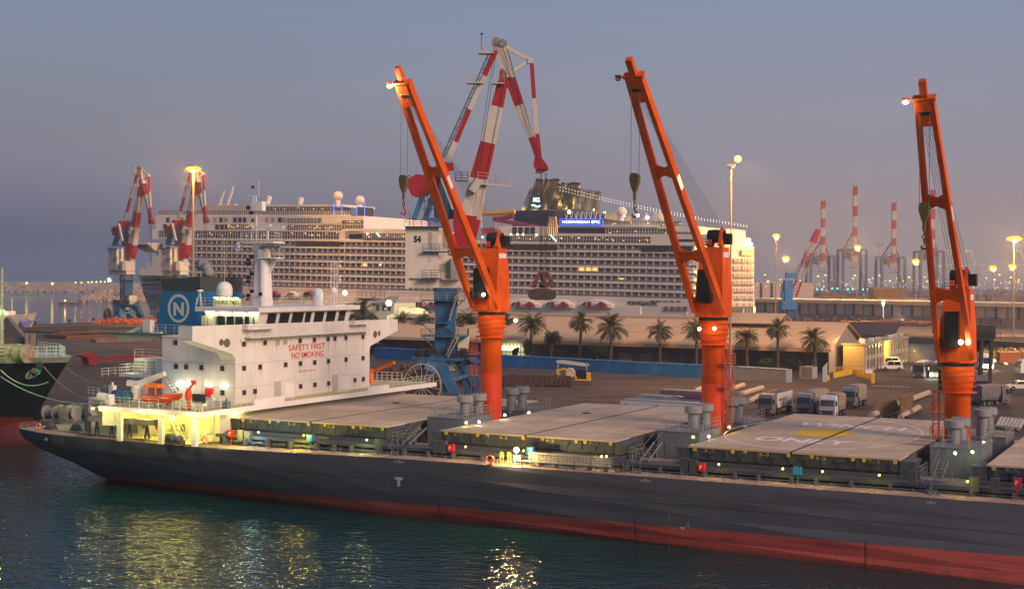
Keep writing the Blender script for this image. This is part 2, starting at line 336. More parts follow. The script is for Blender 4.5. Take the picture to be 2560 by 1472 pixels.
# -------------------------------------------------- hatches
HB = [(-99.3, -79.75), (-72.9, -53.3), (-45.6, -25.8), (-18.4, 1.2), (10, 26)]
def hatch(i, s0, s1):
    no = 5-i; T0, T1 = 126.0, 162.6; zt = 8.65
    b = MB(); b.box((s0, T0, zt-.16), ((s0+s1)/2-.13, T1, zt)); b.box(((s0+s1)/2+.13, T0, zt-.16), (s1, T1, zt))
    o = b.build('hatch_cover', hatchm, SH)
    g = MB()
    for fx in (.25, .75): x = s0+(s1-s0)*fr_ if False else s0+(s1-s0)*fx; g.box((x-.035, T0+.05, zt), (x+.035, T1-.05, zt+.006))
    for t_ in (132, 138.2, 144.4, 150.6, 156.8): g.box((s0+.1, t_-.02, zt), ((s0+s1)/2-.2, t_+.02, zt+.004)); g.box(((s0+s1)/2+.2, t_-.02, zt), (s1-.1, t_+.02, zt+.004))
    g.build('panel_joint', mat('joint_brown', (.20, .15, .11), .9), o)
    cp = MB(); cp.box(((s0+s1)/2-.13, T0+.02, zt-.06), ((s0+s1)/2+.13, T1-.02, zt+.016)); cp.box(((s0+s1)/2-.12, T0+.05, zt-.5), ((s0+s1)/2+.12, T1-.05, zt-.12)); cp.build('seal_gap', mat('gap_dark', (.03, .025, .02), .9), o)
    f = MB()
    f.box((s0+.15, T0+.12, 7.42), ((s0+s1)/2-.12, T1-.1, zt-.16)); f.box(((s0+s1)/2+.12, T0+.12, 7.42), (s1-.15, T1-.1, zt-.16))
    k = 0; x = s0+.7
    while x < s1-.7:                                       # stiffeners and cleats on the side
        f.box((x-.16, T0-.02, 7.55), (x+.16, T0+.12, 8.42)); f.box((x-.34, T0-.12, 8.02), (x+.34, T0+.12, 8.35) ) if k % 2 else None
        x += (s1-s0-1.4)/12; k += 1
    for x in (s0-.25, s1+.25):
        sg = 1 if x > s0+1 else -1
        f.prism([(x-.3*sg, T0+.1, 8.45), (x+1.1*sg, T0+.1, 8.45), (x+.7*sg, T0+.1, 7.4), (x-.3*sg, T0+.1, 7.2)], (0, 3.0, 0))
    f.box((s0-.05, T0+4, 7.5), (s0+.15, T1-3, 8.6)); f.box((s1-.15, T0+4, 7.5), (s1+.05, T1-3, 8.6))
    f.build('cover_side', dgrey, o)
    c = MB(); c.box((s0+.4, T0+.6, 6.0), (s1-.4, T1-.6, 7.4)); c.box((s0-.9, T0-1.0, 6.98), (s1+.9, T0+1.0, 7.24)); c.box((s0-.9, T1-1, 6.98), (s1+.9, T1+1, 7.24))
    c.box((s0-.9, T0-1.02, 6.86), (s1+.9, T0-.9, 7.26))
    for q in (s0+.1, s1-.1):
        t = T0+2
        while t < T1-1:
            sg = 1 if q > s0+1 else -1
            c.prism([(q, t, 7.4), (q+sg*.7, t, 7.2), (q+sg*1.1, t, 6.2), (q, t, 6.2)], (0, .12, 0)); t += 2.6
        c.box((q-.35, T0+1, 7.1), (q+.35, T1-1, 7.3))
    c.build('coaming', dgrey, SH)
    for k, fr in enumerate((.03, .22, .28, .49, .60, .79, .84, .98)):
        x = s0+(s1-s0)*fr; MB().lathe((x, T0-.04, 8.36), [(.19, -.03), (.19, .03)], 12, 'y').build('stopper', yellow, o)
    lb = MB()
    for k, fr in enumerate((.10, .37, .64, .88)):
        if no <= 5: lb.text('%d-%d' % (no, 4-k), (s0+(s1-s0)*fr-.45, T0-.03, 8.12), (1, 0, 0), (0, 0, 1), 1.0, .3, .01)
    lb.build('cover_number', yellow, o)
    if i == 2:
        wt = MB(); cx, cy, zz = -37.2, 143.8, zt+.012
        wt.text('WINCH', (-42.0, 149.5, zz), (1, 0, 0), (0, 1, 0), 11.6, 3.7, .03)
        wt.text('ONLY', (-42.0, 133.7, zz), (1, 0, 0), (0, 1, 0), 9.6, 3.7, .03)
        seg = 72
        for k in range(seg):
            a0, a1 = k*6.28318/seg, (k+1)*6.28318/seg
            q = [(cx+r*math.cos(a)*.62, cy+r*math.sin(a), zz) for r, a in ((15.55, a0), (15.55, a1), (15.25, a1), (15.25, a0))]
            wt.add(q, [(0, 1, 2, 3)])
        wt.build('deck_lettering', mat('line_white', (.72, .66, .60), .8, var=.15, scale=1.5), o)
        yc = MB(); yc.add([(cx+2.75*math.cos(k*.19635), cy+4.3*math.sin(k*.19635), zz+.004) for k in range(32)], [tuple(range(32))])
        for k in range(0, 40, 2):
            a0, a1 = k*6.28318/40, (k+1.1)*6.28318/40
            q = [(cx+r*math.cos(a)*.60, cy+r*math.sin(a)*.98, zz) for r, a in ((18.2, a0), (18.2, a1), (17.8, a1), (17.8, a0))]
            if all(s0+.3 < p[0] < s1-.2 and T0 < p[1] < T1 for p in q): MB().add(q, [(0, 1, 2, 3)]).build('circle_dash', mat('line_yellow', (.66, .40, .02), .8, var=.25, scale=1.2), o)
        yc.build('winching_circle', mat('line_yellow', (.66, .40, .02), .8, var=.25, scale=1.2), o)
    else:
        b2 = MB(); b2.torus((s0+(s1-s0)*.3, 150, zt+.04), .5, .05, 12, 4, (1, 0, 0), (0, 1, 0)); b2.build('lifting_eye', dgrey, o)
for i, (a, c) in enumerate(HB): hatch(i, a, c)
# -------------------------------------------------- the walkway side: knee frames, pipes, rails, long girder
kn = MB(); s = -98.6
rnd = random.Random(3)
while s < 30:
    kn.prism([(s, 124.9, 6.95), (s, 122.35, 6.25), (s, 122.35, 6.1), (s, 125.6, 6.1), (s, 125.6, 6.95)], (.22, 0, 0))
    kn.prism([(s-.02, 122.2, 6.1), (s-.02, 122.2, 6.78), (s-.02, 122.75, 6.95), (s-.02, 123.1, 6.95), (s-.02, 122.8, 6.1)], (.26, 0, 0))
    s += rnd.choice((2.2, 2.9, 3.1, 3.4))
kn.box((-100, 122.9, 6.85), (30, 126, 7.0)); kn.box((-100, 122.75, 6.74), (30, 122.95, 7.08)); kn.build('knee_frames', dgrey, SH)
pi = MB()
for z, t, r in ((6.62, 123.5, .1), (6.42, 123.1, .08), (6.75, 124.3, .13), (6.3, 124.2, .1), (6.3, 122.9, .05)): pi.tube((-99, t, z), (30, t, z), r, 8)
s = -98
while s < 30: pi.box((s, 122.85, 6.1), (s+.08, 124.4, 6.55)); s += 1.45
pi.build('deck_pipes', mgrey, SH)
def edge_pts(s0, s1, n):
    r = []
    for k in range(n+1):
        s = s0+(s1-s0)*k/n; td, zd = deck_at(s); r.append((s, td+.1, zd))
    return r
for a, c in ((-128, -101), (-101, -74), (-74, -47), (-47, -20), (-20, 10), (10, 30)):
    b = MB(); b.rail(edge_pts(a, c, 4), .62, 1.65, .018, 3); b.build('deck_rail', steel, SH)
gb = MB(); gb.rail([(-128.1, 121.2, 6.25), (-130, 137, 6.25), (-128.1, 166, 6.25)], .62, 1.8, .02, 3); gb.build('stern_rail', steel, SH)
# deck boxes, cross stairs and deck lamps
BX = [(575+0, 0)]
def dbox(px, py, wd_, h, m, nm, lab=None, sgn=None):
    p = PT(px, py, 122.6); b = MB(); b.cbox((p.x, 122.7, p.z), (wd_, .5, h)); b.tube((p.x, 122.7, 6.0), (p.x, 122.7, p.z), .05, 5)
    o = b.build(nm, m, SH, label=lab)
    if sgn: q = MB(); q.text(sgn, (p.x-.14, 122.43, p.z-.16), (1, 0, 0), (0, 0, 1), .26, .34, .02); q.build('letter', whitec, o)
for px, py in ((577, 1083), (1127, 1119), (1754, 1167), (2543, 1206)): dbox(px, py, .62, .72, redp, 'fire_box', 'red fire box hung on the walkway side', 'F')
for px, py in ((775, 1094), (1325, 1126), (1993, 1176)): dbox(px, py, .68, .7, mat('box_blue', (.02, .20, .42), .5), 'blue_box', 'blue box hung on the walkway side')
for px, py in ((602, 1088), (619, 1091), (946, 1112), (1089, 1115), (1107, 1117), (1711, 1162), (1733, 1165), (2280, 1195), (2436, 1210), (2487, 1213)): dbox(px, py, .75, 1.25, dgrey, 'vent_box')
LY, LW, LC = (1.0, .80, .10), (.85, 1.0, .85), (.55, .95, 1.0)
def bulb(px, py, t, col, en, r=.12, parent=None, nm='deck_lamp', s=None):
    p = PT(px, py, t) if s is None else PS(px, py, s)
    b = MB(); b.ball(p, r, 10, 6); o = b.build(nm, em('lamp_%d_%d_%d' % tuple(int(c*9) for c in col), col, 9 if r < .2 else 14), parent or SH)
    if en: lamp(nm+'_light', p+Vector((0, -.25, -.12) if nm != 'deck_lamp' or t > 124 else (0, -1.3, .15)), en, col, .15, parent or SH)
    return o
for px, py, c in ((646, 1080, LC), (759, 1088, LY), (607, 1086, LY), (917, 1099, (.8, 1, .3)), (1164, 1116, LY), (1309, 1126, LY), (1504, 1140, LY), (1516, 1140, LY), (1797, 1160, LY), (1957, 1171, LY), (2056, 1178, LY), (2198, 1187, LY), (2419, 1203, LY)):
    bulb(px, py, 122.9, c, {646: 260, 607: 200, 759: 420, 917: 160}.get(px, 40), .09)
bulb(1291, 1124, 120.9, (1, .72, .28), 1700, .27)
for s in (-76.4, -49.6, -22.4):
    b = MB(); b.stairs((s+.6, 121.3, 6.2), (s-.8, 124.2, 7.1), .7, (1, .3, 0), 7); b.stairs((s, 124.6, 7.1), (s, 128.2, 8.5), .8, (1, 0, 0), 7)
    b.rail([(s-1.4, 124.2, 7.1), (s+1.4, 124.2, 7.1)], 1.2, .7, .03); b.rail([(s-1.4, 124.2, 7.1), (s-1.4, 128, 7.1)], 1.2, .9, .03); b.build('cross_deck_stairs', mgrey, SH)
# -------------------------------------------------- deck houses and vents at the cranes
def cross_gear(sc, vents):
    for dt, hh in ((-11.2, 3.05), (4.4, 2.6)):
        b = MB(); b.box((sc-2.3, CT+dt, 6.0), (sc+2.3, CT+dt+6.6, 6.0+hh)); b.box((sc-2.35, CT+dt-.05, 6.0+hh), (sc+2.35, CT+dt+6.65, 6.06+hh))
        for k in (-1.4, .9): b.box((sc+k, CT+dt-.04, 6.3), (sc+k+.75, CT+dt, 8.0))
        o = b.build('deck_house', mgrey, SH)
        r = MB(); zt = 6.06+hh; r.rail([(sc-2.2, CT+dt+.1, zt), (sc+2.2, CT+dt+.1, zt), (sc+2.2, CT+dt+6.5, zt)], 1.1, 1.0, .03); r.build('house_rail', steel, o)
    for x, y, t in vents:
        p = PT(x, y, t); zt = p.z
        b = MB(); c = (p.x, t, 0)
        b.lathe(c, [(.58, 8.3), (.58, zt-.78), (.90, zt-.74), (.93, zt-.68), (.93, zt-.06), (.88, zt), (.1, zt+.05)], 28)
        for k in range(4): b.box((c[0]-.7+k*.45, c[1]-.04, zt), (c[0]-.64+k*.45, c[1]+.04, zt+.25))
        b.tube((p.x+.62, t-.1, 8.4), (p.x+.62, t-.1, zt-.8), .05, 6)
        b.build('mushroom_vent', mat('vent_grey', (.23, .24, .25), .6, var=.15, streak=.2), SH)
cross_gear(-76.5, ((1163, 988, 137.2), (1197, 984, 140.4), (1279, 970, 149.2), (1305.5, 966, 152)))
cross_gear(-49.3, ((1733.6, 1014, 137.2), (1763, 1009, 140.4), (1827, 996, 149.2), (1846.5, 993, 152)))
cross_gear(-22.2, ((2385, 1049, 137.2), (2402, 1044, 140.4), (2456, 1022, 149.2), (2470, 1018, 152)))
for px, py, c, t in ((1166, 1056, LY, 130.4), (1198, 1054, LW, 132), (1262, 1037, LW, 139), (1323, 1031, LW, 149), (1733, 1092, LY, 130.4), (1772, 1090, LW, 132.5), (1823, 1067, LY, 139), (1866, 1062, LW, 149), (2388, 1132, (.9, 1, .5), 130.4), (2431, 1129, (.9, 1, .5), 132), (2459, 1105, LW, 139), (2478, 1097, LW, 149)):
    bulb(px, py, t, c, 22, .13)
# -------------------------------------------------- deck cranes
def bar_h(b, xa, xb, y, z): b.beam((xa, y, z), (xb, y, z), .5, 1.2)
def deck_crane(px, s, ringpx, tip, Lamp, hookpx, houseTop, tilt=0.0, slew=0.0):
    zr = PT(px, ringpx, CT).z; c = (s, CT)
    R = 1.24
    b = MB(); b.lathe((s, CT, 0), [(R, 6), (R, zr-3.2), (R*1.02, zr-3.15), (R*1.28, zr-1.7), (R*1.28, zr-.35)], 32); o = b.build('deck_crane', orange, SH, smooth=False)
    for p in o.data.polygons: p.use_smooth = abs(p.normal.z) < .3
    q = MB(); q.lathe((s, CT, 0), [(R+.015, 7.6), (R+.015, zr-7.2)], 32)
    q.build('pedestal_band', orange_d, o)
    q = MB(); [q.torus((s, CT, z_), R+.004, .022, 32, 4, (1, 0, 0), (0, 1, 0)) for z_ in (9.6, 11.9, 14.2, 15.6)]; q.build('weld_seam', orange_d, o)
    q = MB(); q.lathe((s, CT, 0), [(R*1.30, zr-.35), (R*1.30, zr)], 32); q.build('slewing_ring', black, o)
    q = MB()
    for k in range(5): q.torus((s, CT, zr-2.9+k*.55), R*1.42, .035, 28, 4, (1, 0, 0), (0, 1, 0))
    q.lathe((s, CT, 0), [(R*1.28, zr-3.0), (R*1.5, zr-3.0), (R*1.5, zr-2.92), (R*1.28, zr-2.92)], 28)
    q.build('ring_platform', orange, o)
    q = MB(); lx = -1 if px < 1700 or px > 2200 else 1
    aa = Vector((s+lx*1.75, CT-.4, 8.5)); bb = Vector((s+lx*1.75, CT-.4, zr-2.9)); q.ladder(aa, bb, .5, (0, 1, 0), .045, .4, cage=.55*lx)
    for z in (zr-7.5, zr-5.0): q.box((s+lx*1.2, CT-1.3, z), (s+lx*2.4, CT+.3, z+.06)); q.rail([(s+lx*2.4, CT-1.3, z), (s+lx*2.4, CT+.3, z)], 1.1, .8, .035); q.rail([(s+lx*1.2, CT-1.3, z), (s+lx*2.4, CT-1.3, z)], 1.1, .6, .035)
    q.build('ladder', mat('orange_rail', (.62, .10, .03), .6), o)
    # rotating house: front faces -t
    zt = houseTop; hw = 1.22
    q = MB(); q.loft([[(s-1.55, CT-1.6, zr), (s+1.55, CT-1.6, zr), (s+1.55, CT+1.7, zr), (s-1.55, CT+1.7, zr)],
                      [(s-1.5, CT-1.5, zr+3.5), (s+1.5, CT-1.5, zr+3.5), (s+1.5, CT+1.7, zr+3.5), (s-1.5, CT+1.7, zr+3.5)],
                      [(s-1.2, CT-.7, zt), (s+1.2, CT-.7, zt), (s+1.2, CT+1.5, zt), (s-1.2, CT+1.5, zt)]])
    q.beam((s-.6, CT+.3, zt), (s-.6, CT+1.3, zt+1.5), .5, 1.0); q.beam((s+.7, CT+.2, zt), (s+.7, CT+1.1, zt+1.9), .35, 1.2)
    q.build('crane_house', orange, o)
    q = MB(); q.lathe((s, CT+.9, zt+1.2), [(.7, -.9), (.75, -.3), (.75, .3), (.7, .9)], 14, 'x'); q.box((s+.9, CT+.6, zt+.3), (s+1.6, CT+1.6, zt+1.5)); q.build('top_sheave', black, o)
    q = MB(); q.box((s+1.21, CT-.6, zt-1.1), (s+1.30, CT+1.2, zt-.55)); q.build('notice_plate', whitec, o)
    q = MB(); q.rail([(s-1.2, CT-.6, zt), (s+.3, CT-.6, zt), (s+.3, CT+.1, zt)], .9, .5, .03); q.build('top_rail', black, o)
    # cab
    q = MB(); x0, x1, y0, y1, z0, z1 = s-.75, s+.45, CT-2.9, CT-1.35, zr+1.6, zr+5.1
    q.box((x0, y0, z0), (x1, y1, z1)); q.build('cab', black, o)
    g = MB(); g.box((x0-.03, y0-.03, z0+.8), (x1+.03, y0+.0, z1-.3)); g.box((x1, y0+.1, z0+.8), (x1+.03, y1-.2, z1-.3)); g.box((x0-.03, y0+.1, z0+.8), (x0, y1-.2, z1-.3)); g.build('cab_window', mat('cab_glass', (.018, .02, .018), .12, spec=.4, var=.1), o)
    g = MB()
    for x in (x0-.06, x1+.06): g.beam((x, y0-.06, z0), (x, y0-.06, z1), .07, .07)
    for z in (z0+.8, z0+2, z1-.25): g.beam((x0, y0-.06, z), (x1, y0-.06, z), .06, .06)
    g.rail([(x0-.5, y0, z0-.1), (x0-.5, y1, z0-.1)], 1.0, .5, .03); g.build('cab_frame', black, o)
    g = MB(); g.box((s-.75, CT-1.75, zr+.15), (s+.45, CT-1.6, zr+1.5)); g.build('house_door', orange, o)
    # jib: two tapering box beams in the plane of s, hinged at the house foot
    fz = zr+.55; fy = CT-1.5; tp = PS(tip[0], tip[1], s); tipv = Vector((s, tp.y, tp.z))
    if slew: tipv = Vector((s+slew, tp.y, tp.z))
    q = MB()
    d = (tipv-Vector((s, fy, fz))); Ln = d.length; dn = d.normalized()
    side = Vector((1, 0, 0)); w0, w1 = 1.62, .62
    up = side.cross(dn).normalized()
    def jp(k, sg, o_=0): return Vector((s, fy, fz))+d*k+side*(sg*(w0+(w1-w0)*k))+up*o_
    for sg in (-1, 1):
        q.beam(jp(0, sg), jp(.12, sg), .46, .5, .48, .95, up=up); q.beam(jp(.12, sg), jp(.5, sg), .48, .95, .48, 1.02, up=up); q.beam(jp(.5, sg), jp(.985, sg), .48, 1.02, .42, .88, up=up)
    for k, hgt in ((.26, .9), (.62, .85)):
        a, c = jp(k, -1), jp(k, 1); m_ = (a+c)/2
        for pa, pb in ((a, m_), (c, m_)): q.beam(pa, pb, .55, hgt*2.0, .5, hgt*.75, up=dn)
    q.beam(jp(.90, 0, -.3), jp(.985, 0, -.3), 1.2, .25, up=up); q.beam(jp(.90, 0, .42), jp(.985, 0, .42), 1.2, .12, up=up)
    q.beam(jp(.985, 0), jp(.995, 0), 2.0, .8, up=up); q.beam(jp(.99, 0), jp(1.05, 0), .62, .62, up=up)
    jib = q.build('jib', orange, o)
    q = MB(); q.lathe(jp(.945, 0), [(.52, -.5), (.52, .5)], 16, 'x'); q.build('tip_sheave', black, o)
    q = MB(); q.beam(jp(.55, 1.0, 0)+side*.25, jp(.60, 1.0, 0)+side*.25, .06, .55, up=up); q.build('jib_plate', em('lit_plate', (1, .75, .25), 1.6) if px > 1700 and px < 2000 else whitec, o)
    # jib lamp
    lp = jp(.985, -1)-side*1.0; q = MB(); q.beam(jp(.985, -1), lp, .12, .12); q.cbox(lp+Vector((0, 0, .1)), (.5, .5, .25)); q.build('lamp_bracket', orange_d, o)
    q = MB(); q.ball(lp+Vector((0, -.1, -.18)), .24, 12, 8, (1.2, 1, .7)); q.build('jib_lamp', em('jib_lamp_lit', (1, .70, .25), 14*max(Lamp, .4)) if Lamp else mat('lens', (.4, .4, .35), .2), o)
    if Lamp: lamp('jib_light', lp+Vector((0, -.2, -.5)), 5000*Lamp, (1, .75, .4), .3, SH)
    # ropes: luffing tackle to the house top, hoist falls to the hook
    q = MB(); top = Vector((s, CT+.9, zt+1.9))
    for k in range(7):
        a = jp(.93, 0, .2)+side*(-.40+.13*k); q.tube(a, top+side*(-.95+.3*k), .018, 4, cap=False)
    q.build('luffing_rope', wire, o)
    hk = PS(hookpx[0], hookpx[1], s)
    hy = (jp(.97, 0)).y-.1; hd = Vector((s+(slew or 0), hy, hk.z)); q = MB()
    for sg in (-.42, .42): q.tube(jp(.965, 0)+Vector((sg, -.1, -.3)), hd+Vector((sg, 0, .3)), .025, 4, cap=False)
    q.build('hoist_rope', wire, o)
    # hook block: striped pear shaped block, swivel, chain, hook
    q = MB(); q.mi = 0
    prof = [(.20, .75), (.36, .68), (.46, .38), (.46, .1), (.34, -.40), (.15, -.95), (.12, -1.0)]
    n_ = len(prof)
    for (r0, h0), (r1, h1) in zip(prof, prof[1:]): q.loft([[hd+Vector((x*r, y*.28, h)) for x, y in ((-1, -1), (1, -1), (1, 1), (-1, 1))] for r, h in ((r0, h0), (r1, h1))], caps=False)
    sm = bpy.data.materials.get('hook_stripes') or stripes()
    blk = q.build('hook_block', sm, o)
    q = MB(); q.tube(hd+Vector((0, 0, -1)), hd+Vector((0, 0, -1.75)), .16, 10); q.build('swivel', sm, o)
    q = MB(); q.tube(hd+Vector((0, 0, -1.75)), hd+Vector((0, 0, -2.1)), .06, 6); q.torus(hd+Vector((0, 0, -2.3)), .16, .05, 12, 6); q.build('shackle', black, o)
    q = MB(); pts = [hd+Vector(p) for p in ((0, 0, -2.5), (0, 0, -2.75), (.22, 0, -2.95), (.26, 0, -3.2), (.05, 0, -3.4), (-.2, 0, -3.3), (-.26, 0, -3.1))]; q.path(pts, .085, 8); q.build('hook', redp if px < 1700 else mat('hook_brown', (.10, .03, .02), .6), o)
    return o
def stripes():
    m = bpy.data.materials.new('hook_stripes'); m.use_nodes = True; n = m.node_tree.nodes; l = m.node_tree.links; b = n['Principled BSDF']
    t = n.new('ShaderNodeTexCoord'); s = n.new('ShaderNodeSeparateXYZ'); l.new(t.outputs['Object'], s.inputs[0])
    a = mnode('FRACT', mnode('MULTIPLY', mnode('ADD', s.outputs[0], s.outputs[2], n, l), 3.4, n, l), None, n, l)
    g = mnode('LESS_THAN', a, .5, n, l); x = n.new('ShaderNodeMixRGB'); l.new(g, x.inputs[0]); x.inputs[1].default_value = (.22, .15, .02, 1); x.inputs[2].default_value = (.02, .018, .012, 1)
    l.new(x.outputs[0], b.inputs['Base Color']); b.inputs['Roughness'].default_value = .7; return m
c1 = deck_crane(1228, -76.78, 779, (1005, 200), 1.0, (1003, 455), PT(1228, 622, CT).z)
c2 = deck_crane(1783, -49.5, 792, (1583, 182), 0, (1580, 452), PT(1783, 618, CT).z)
c3 = deck_crane(2393, -23.9, 905, (2310, 238), .12, (2313, 528), PT(2393, 722, CT).z)
for px, py, t, c, en in ((1209, 736, 141.2, (1, .85, .45), 110), (1289, 801, 142.5, (1, .7, .35), 90), (1748, 822, 141.5, (1, .6, .3), 30), (1786, 821, 142.0, (1, .6, .3), 30)):
    bulb(px, py, t, c, en, .2, nm='crane_lamp')
for px in (2402, 2420): bulb(px, 855, 140.9, (1, .95, .6), 70, .24, nm='crane_floodlight')
# ================================================================== BULK CARRIER: BRIDGE HOUSE
FS = -102.0
def FP(x, y, s=FS): return PS(x, y, s)
def A4(x, y): return 360+x*.25276, 780+y*.25276
def A5(x, y): return 480+x*.1662, 620+y*.1662
winm = mat('port_glass', (.03, .032, .034), .15, spec=.6)
winl = mat('lit_pane_tone', (.42, .33, .20), .4)  # warm pane colour stands in for light from the rooms
b = MB()
b.prism([(FS, t, z) for t, z in ((121.13, 19.0), (121.13, 17.41), (128.0, 15.62), (128.5, 15.3), (128.7, 14.9), (128.7, 6.1), (157.05, 6.1), (157.05, 14.9), (157.3, 15.35), (164.12, 17.2), (164.12, 18.75))], (-.12, 0, 0))
b.prism([(FS-.12, t, z) for t, z in ((121.13, 17.55), (121.13, 17.41), (128.0, 15.62), (128.7, 14.9), (157.05, 14.9), (157.3, 15.35), (164.12, 17.2), (164.12, 17.35))], (-2.0, 0, 0))
b.box((-104, 121.13, 17.4), (-102.12, 121.25, 19.0)); b.box((-104, 164, 17.2), (-102.12, 164.12, 18.7))
b.box((-112.97, 128.7, 6.1), (FS-.14, 157, 17.4))
b.box((-112.97, 128.6, 17.3), (-104.1, 157.1, 17.45))
o = b.build('bridge_house', white, SH); HOUSE = o
# seam lines of the plating
sm_ = MB()
for y in (11.6, 14.35): sm_.box((FS-.01, 128.75, y), (FS+.012, 157, y+.035)); sm_.box((-112.9, 128.68, y), (-102.1, 128.71, y+.035))
sm_.build('plate_seam', mat('seam', (.36, .33, .31), .6), o)
rows = [((985, 315, 0), (1195, 302, 0), (1322, 297, 1), (1396, 293, 1), (1542, 282, 0), (1684, 275, 0), (1818, 265, 0), (1886, 262, 0), (1995, 255, 0), (2163, 244, 0)),
        ((987, 555, 0), (1146, 542, 0), (1399, 520, 0), (1545, 507, 0), (1686, 497, 0), (1822, 485, 0), (1996, 469, 0), (2164, 455, 0)),
        ((988, 795, 0), (1095, 782, 0), (1547, 733, 0), (1688, 718, 0), (1824, 703, 0), (2084, 672, 0), (2167, 662, 0))]
for r in rows:
    for x, y, lit in r:
        p = FP(*A4(x, y)); q = MB(); q.box((FS-.02, p.y-.42, p.z-.36), (FS+.05, p.y+.42, p.z+.36)); w_ = q.build('window', mat('window_frame', (.45, .42, .38), .5), o)
        q = MB(); q.box((FS+.05, p.y-.33, p.z-.27), (FS+.06, p.y+.33, p.z+.27)); q.build('pane', winl if lit else winm, w_)
for x, y in ((317, 300), (320, 537), (420, 541), (571, 548), (778, 556), (322, 772), (780, 795)):
    p = PT(*A4(x, y), 128.7); q = MB(); q.box((p.x-.36, 128.64, p.z-.36), (p.x+.36, 128.72, p.z+.36)); w_ = q.build('window', MAT['window_frame'], o)
    q = MB(); q.box((p.x-.28, 128.62, p.z-.28), (p.x+.28, 128.64, p.z+.28)); q.build('pane', winm, w_)
for x, y, rx, ry in ((765, 298, .42, .40), (820, 305, .6, .52), (2285, 220, .5, .5), (2325, 210, .35, .36)):
    p = FP(*A4(x, y)); q = MB(); q.add([(FS+.02, p.y+rx*math.cos(k*.3927), p.z+ry*math.sin(k*.3927)) for k in range(16)], [tuple(range(16))]); q.build('porthole', mat('porthole', (.13, .12, .09), .3), o)
q = MB(); a = FP(721.5, 877.3); c = FP(812.5, 871.5); q.text('SAFETY FIRST', (FS+.02, a.y, a.z), (0, 1, 0), (0, 0, 1), c.y-a.y, .72, .012)
a = FP(*A4(1458, 460)); c = FP(*A4(1772, 438)); q.text('NO SMOKING', (FS+.02, a.y, a.z), (0, 1, 0), (0, 0, 1), c.y-a.y, .72, .012)
q.build('safety_lettering', redp, o)
q = MB(); a = FP(*A4(1533, 598)); c = FP(*A4(1698, 585)); q.text('IMO NO. 9721607', (FS+.02, a.y, a.z), (0, 1, 0), (0, 0, 1), c.y-a.y, .26, .02); q.build('number_lettering', mat('faded_red', (.50, .20, .17), .6), o)
for x0, x1, y0, y1 in ((1275, 1435, 685, 975), (1845, 1985, 620, 905)):       # the two vertical trunks on the front
    a = FP(*A4(x0, y0)); c = FP(*A4(x1, y0)); q = MB(); q.box((FS, a.y+.3, 6.2), (FS+1.0, c.y-.3, a.z)); t_ = q.build('trunk', white, o)
    q = MB(); q.box((FS+1.0, a.y+1.0, a.z-1.9), (FS+1.06, c.y-.45, a.z-.35)); q.ladder((FS+1.1, (a.y+c.y)/2+.3, 6.4), (FS+1.1, (a.y+c.y)/2+.3, a.z-2.0), .5, (0, 1, 0), .025); q.build('hatch_door', whitec, t_)
rs = MB(); r_ = random.Random(6)
for r in rows:
    for x, y, lit in r:
        if r_.random() < .6:
            p = FP(*A4(x, y)); h_ = r_.uniform(.5, 2.0); dx = r_.uniform(-.25, .25); rs.add([(FS+.006, p.y+dx-.10, p.z-.38), (FS+.006, p.y+dx+.14, p.z-.38), (FS+.006, p.y+dx+.03, p.z-.4-h_)], [(0, 1, 2)])
for k in range(14): t_ = 129.5+k*1.95; h_ = r_.uniform(.3, 1.3); rs.add([(FS+.006, t_, 17.3), (FS+.006, t_+.3, 17.3), (FS+.006, t_+.12, 17.3-h_)], [(0, 1, 2)])
rs.build('rust_stains', mat('stain', (.50, .36, .25), .7), o)
# bridge front walkway bulwark
q = MB(); a = FP(*A4(965, 140)); c = FP(*A4(2190, 60))
q.box((FS, a.y, 18.35), (FS+.9, a.y+5.4, 18.9)); q.box((FS, c.y-4.0, 18.3), (FS+.9, c.y, 18.85)); q.box((FS, a.y+.5, 17.35), (FS+1.0, c.y, 17.5)); q.build('front_walkway', white, o)
q = MB(); q.rail([(FS+.95, a.y+.6, 17.5), (FS+.95, c.y-.3, 17.5)], 1.25, 1.75, .022, 3); q.build('walkway_rail', railw, o)
# wheelhouse
wh = MB(); t0, t1 = 133.7, 152.6
wh.loft([[(-110.6, t0, 17.4), (-102.9, t0, 17.4), (-102.9, t1, 17.4), (-110.6, t1, 17.4)], [(-110.6, t0, 20.3), (-102.2, t0-.3, 20.3), (-102.2, t1+.3, 20.3), (-110.6, t1, 20.3)]])
wh.box((-111.2, 132.5, 20.3), (-101.6, 154.1, 20.85)); WH = wh.build('wheelhouse', white, SH)
for x0, x1 in ((1205, 1320), (1325, 1450), (1450, 1590), (1580, 1665), (1670, 1790), (1790, 1908), (1910, 2005)):
    k = (x0-1205)/800; pa = FP(*A4(x0+22, 20-k*18), -102.25).y; pb = FP(*A4(x1-8, 20-k*18), -102.25).y
    q = MB(); za, zb = 18.85, 20.12
    def sx_(z): return -102.9+.7*(z-17.4)/2.9
    q.add([(sx_(za)+.05, pa, za), (sx_(za)+.05, pb, za), (sx_(zb)+.05, pb, zb), (sx_(zb)+.05, pa, zb)], [(0, 1, 2, 3)]); q.build('window', glassd, WH)
for x0, x1, kind in ((165, 240, 1), (265, 370, 1), (405, 500, 0), (540, 635, 0), (675, 770, 0), (815, 870, 0), (940, 1045, 0)):
    a = PT(*A5(x0, 1050), 133.6).x; c = PT(*A5(x1, 1050), 133.6).x; q = MB(); q.box((a, 133.30, 18.6), (min(c, -103), 133.72, 19.75)); q.build('side_window', glassd if not kind else mat('lit_glass', (.55, .55, .40), .3), WH)
q = MB()
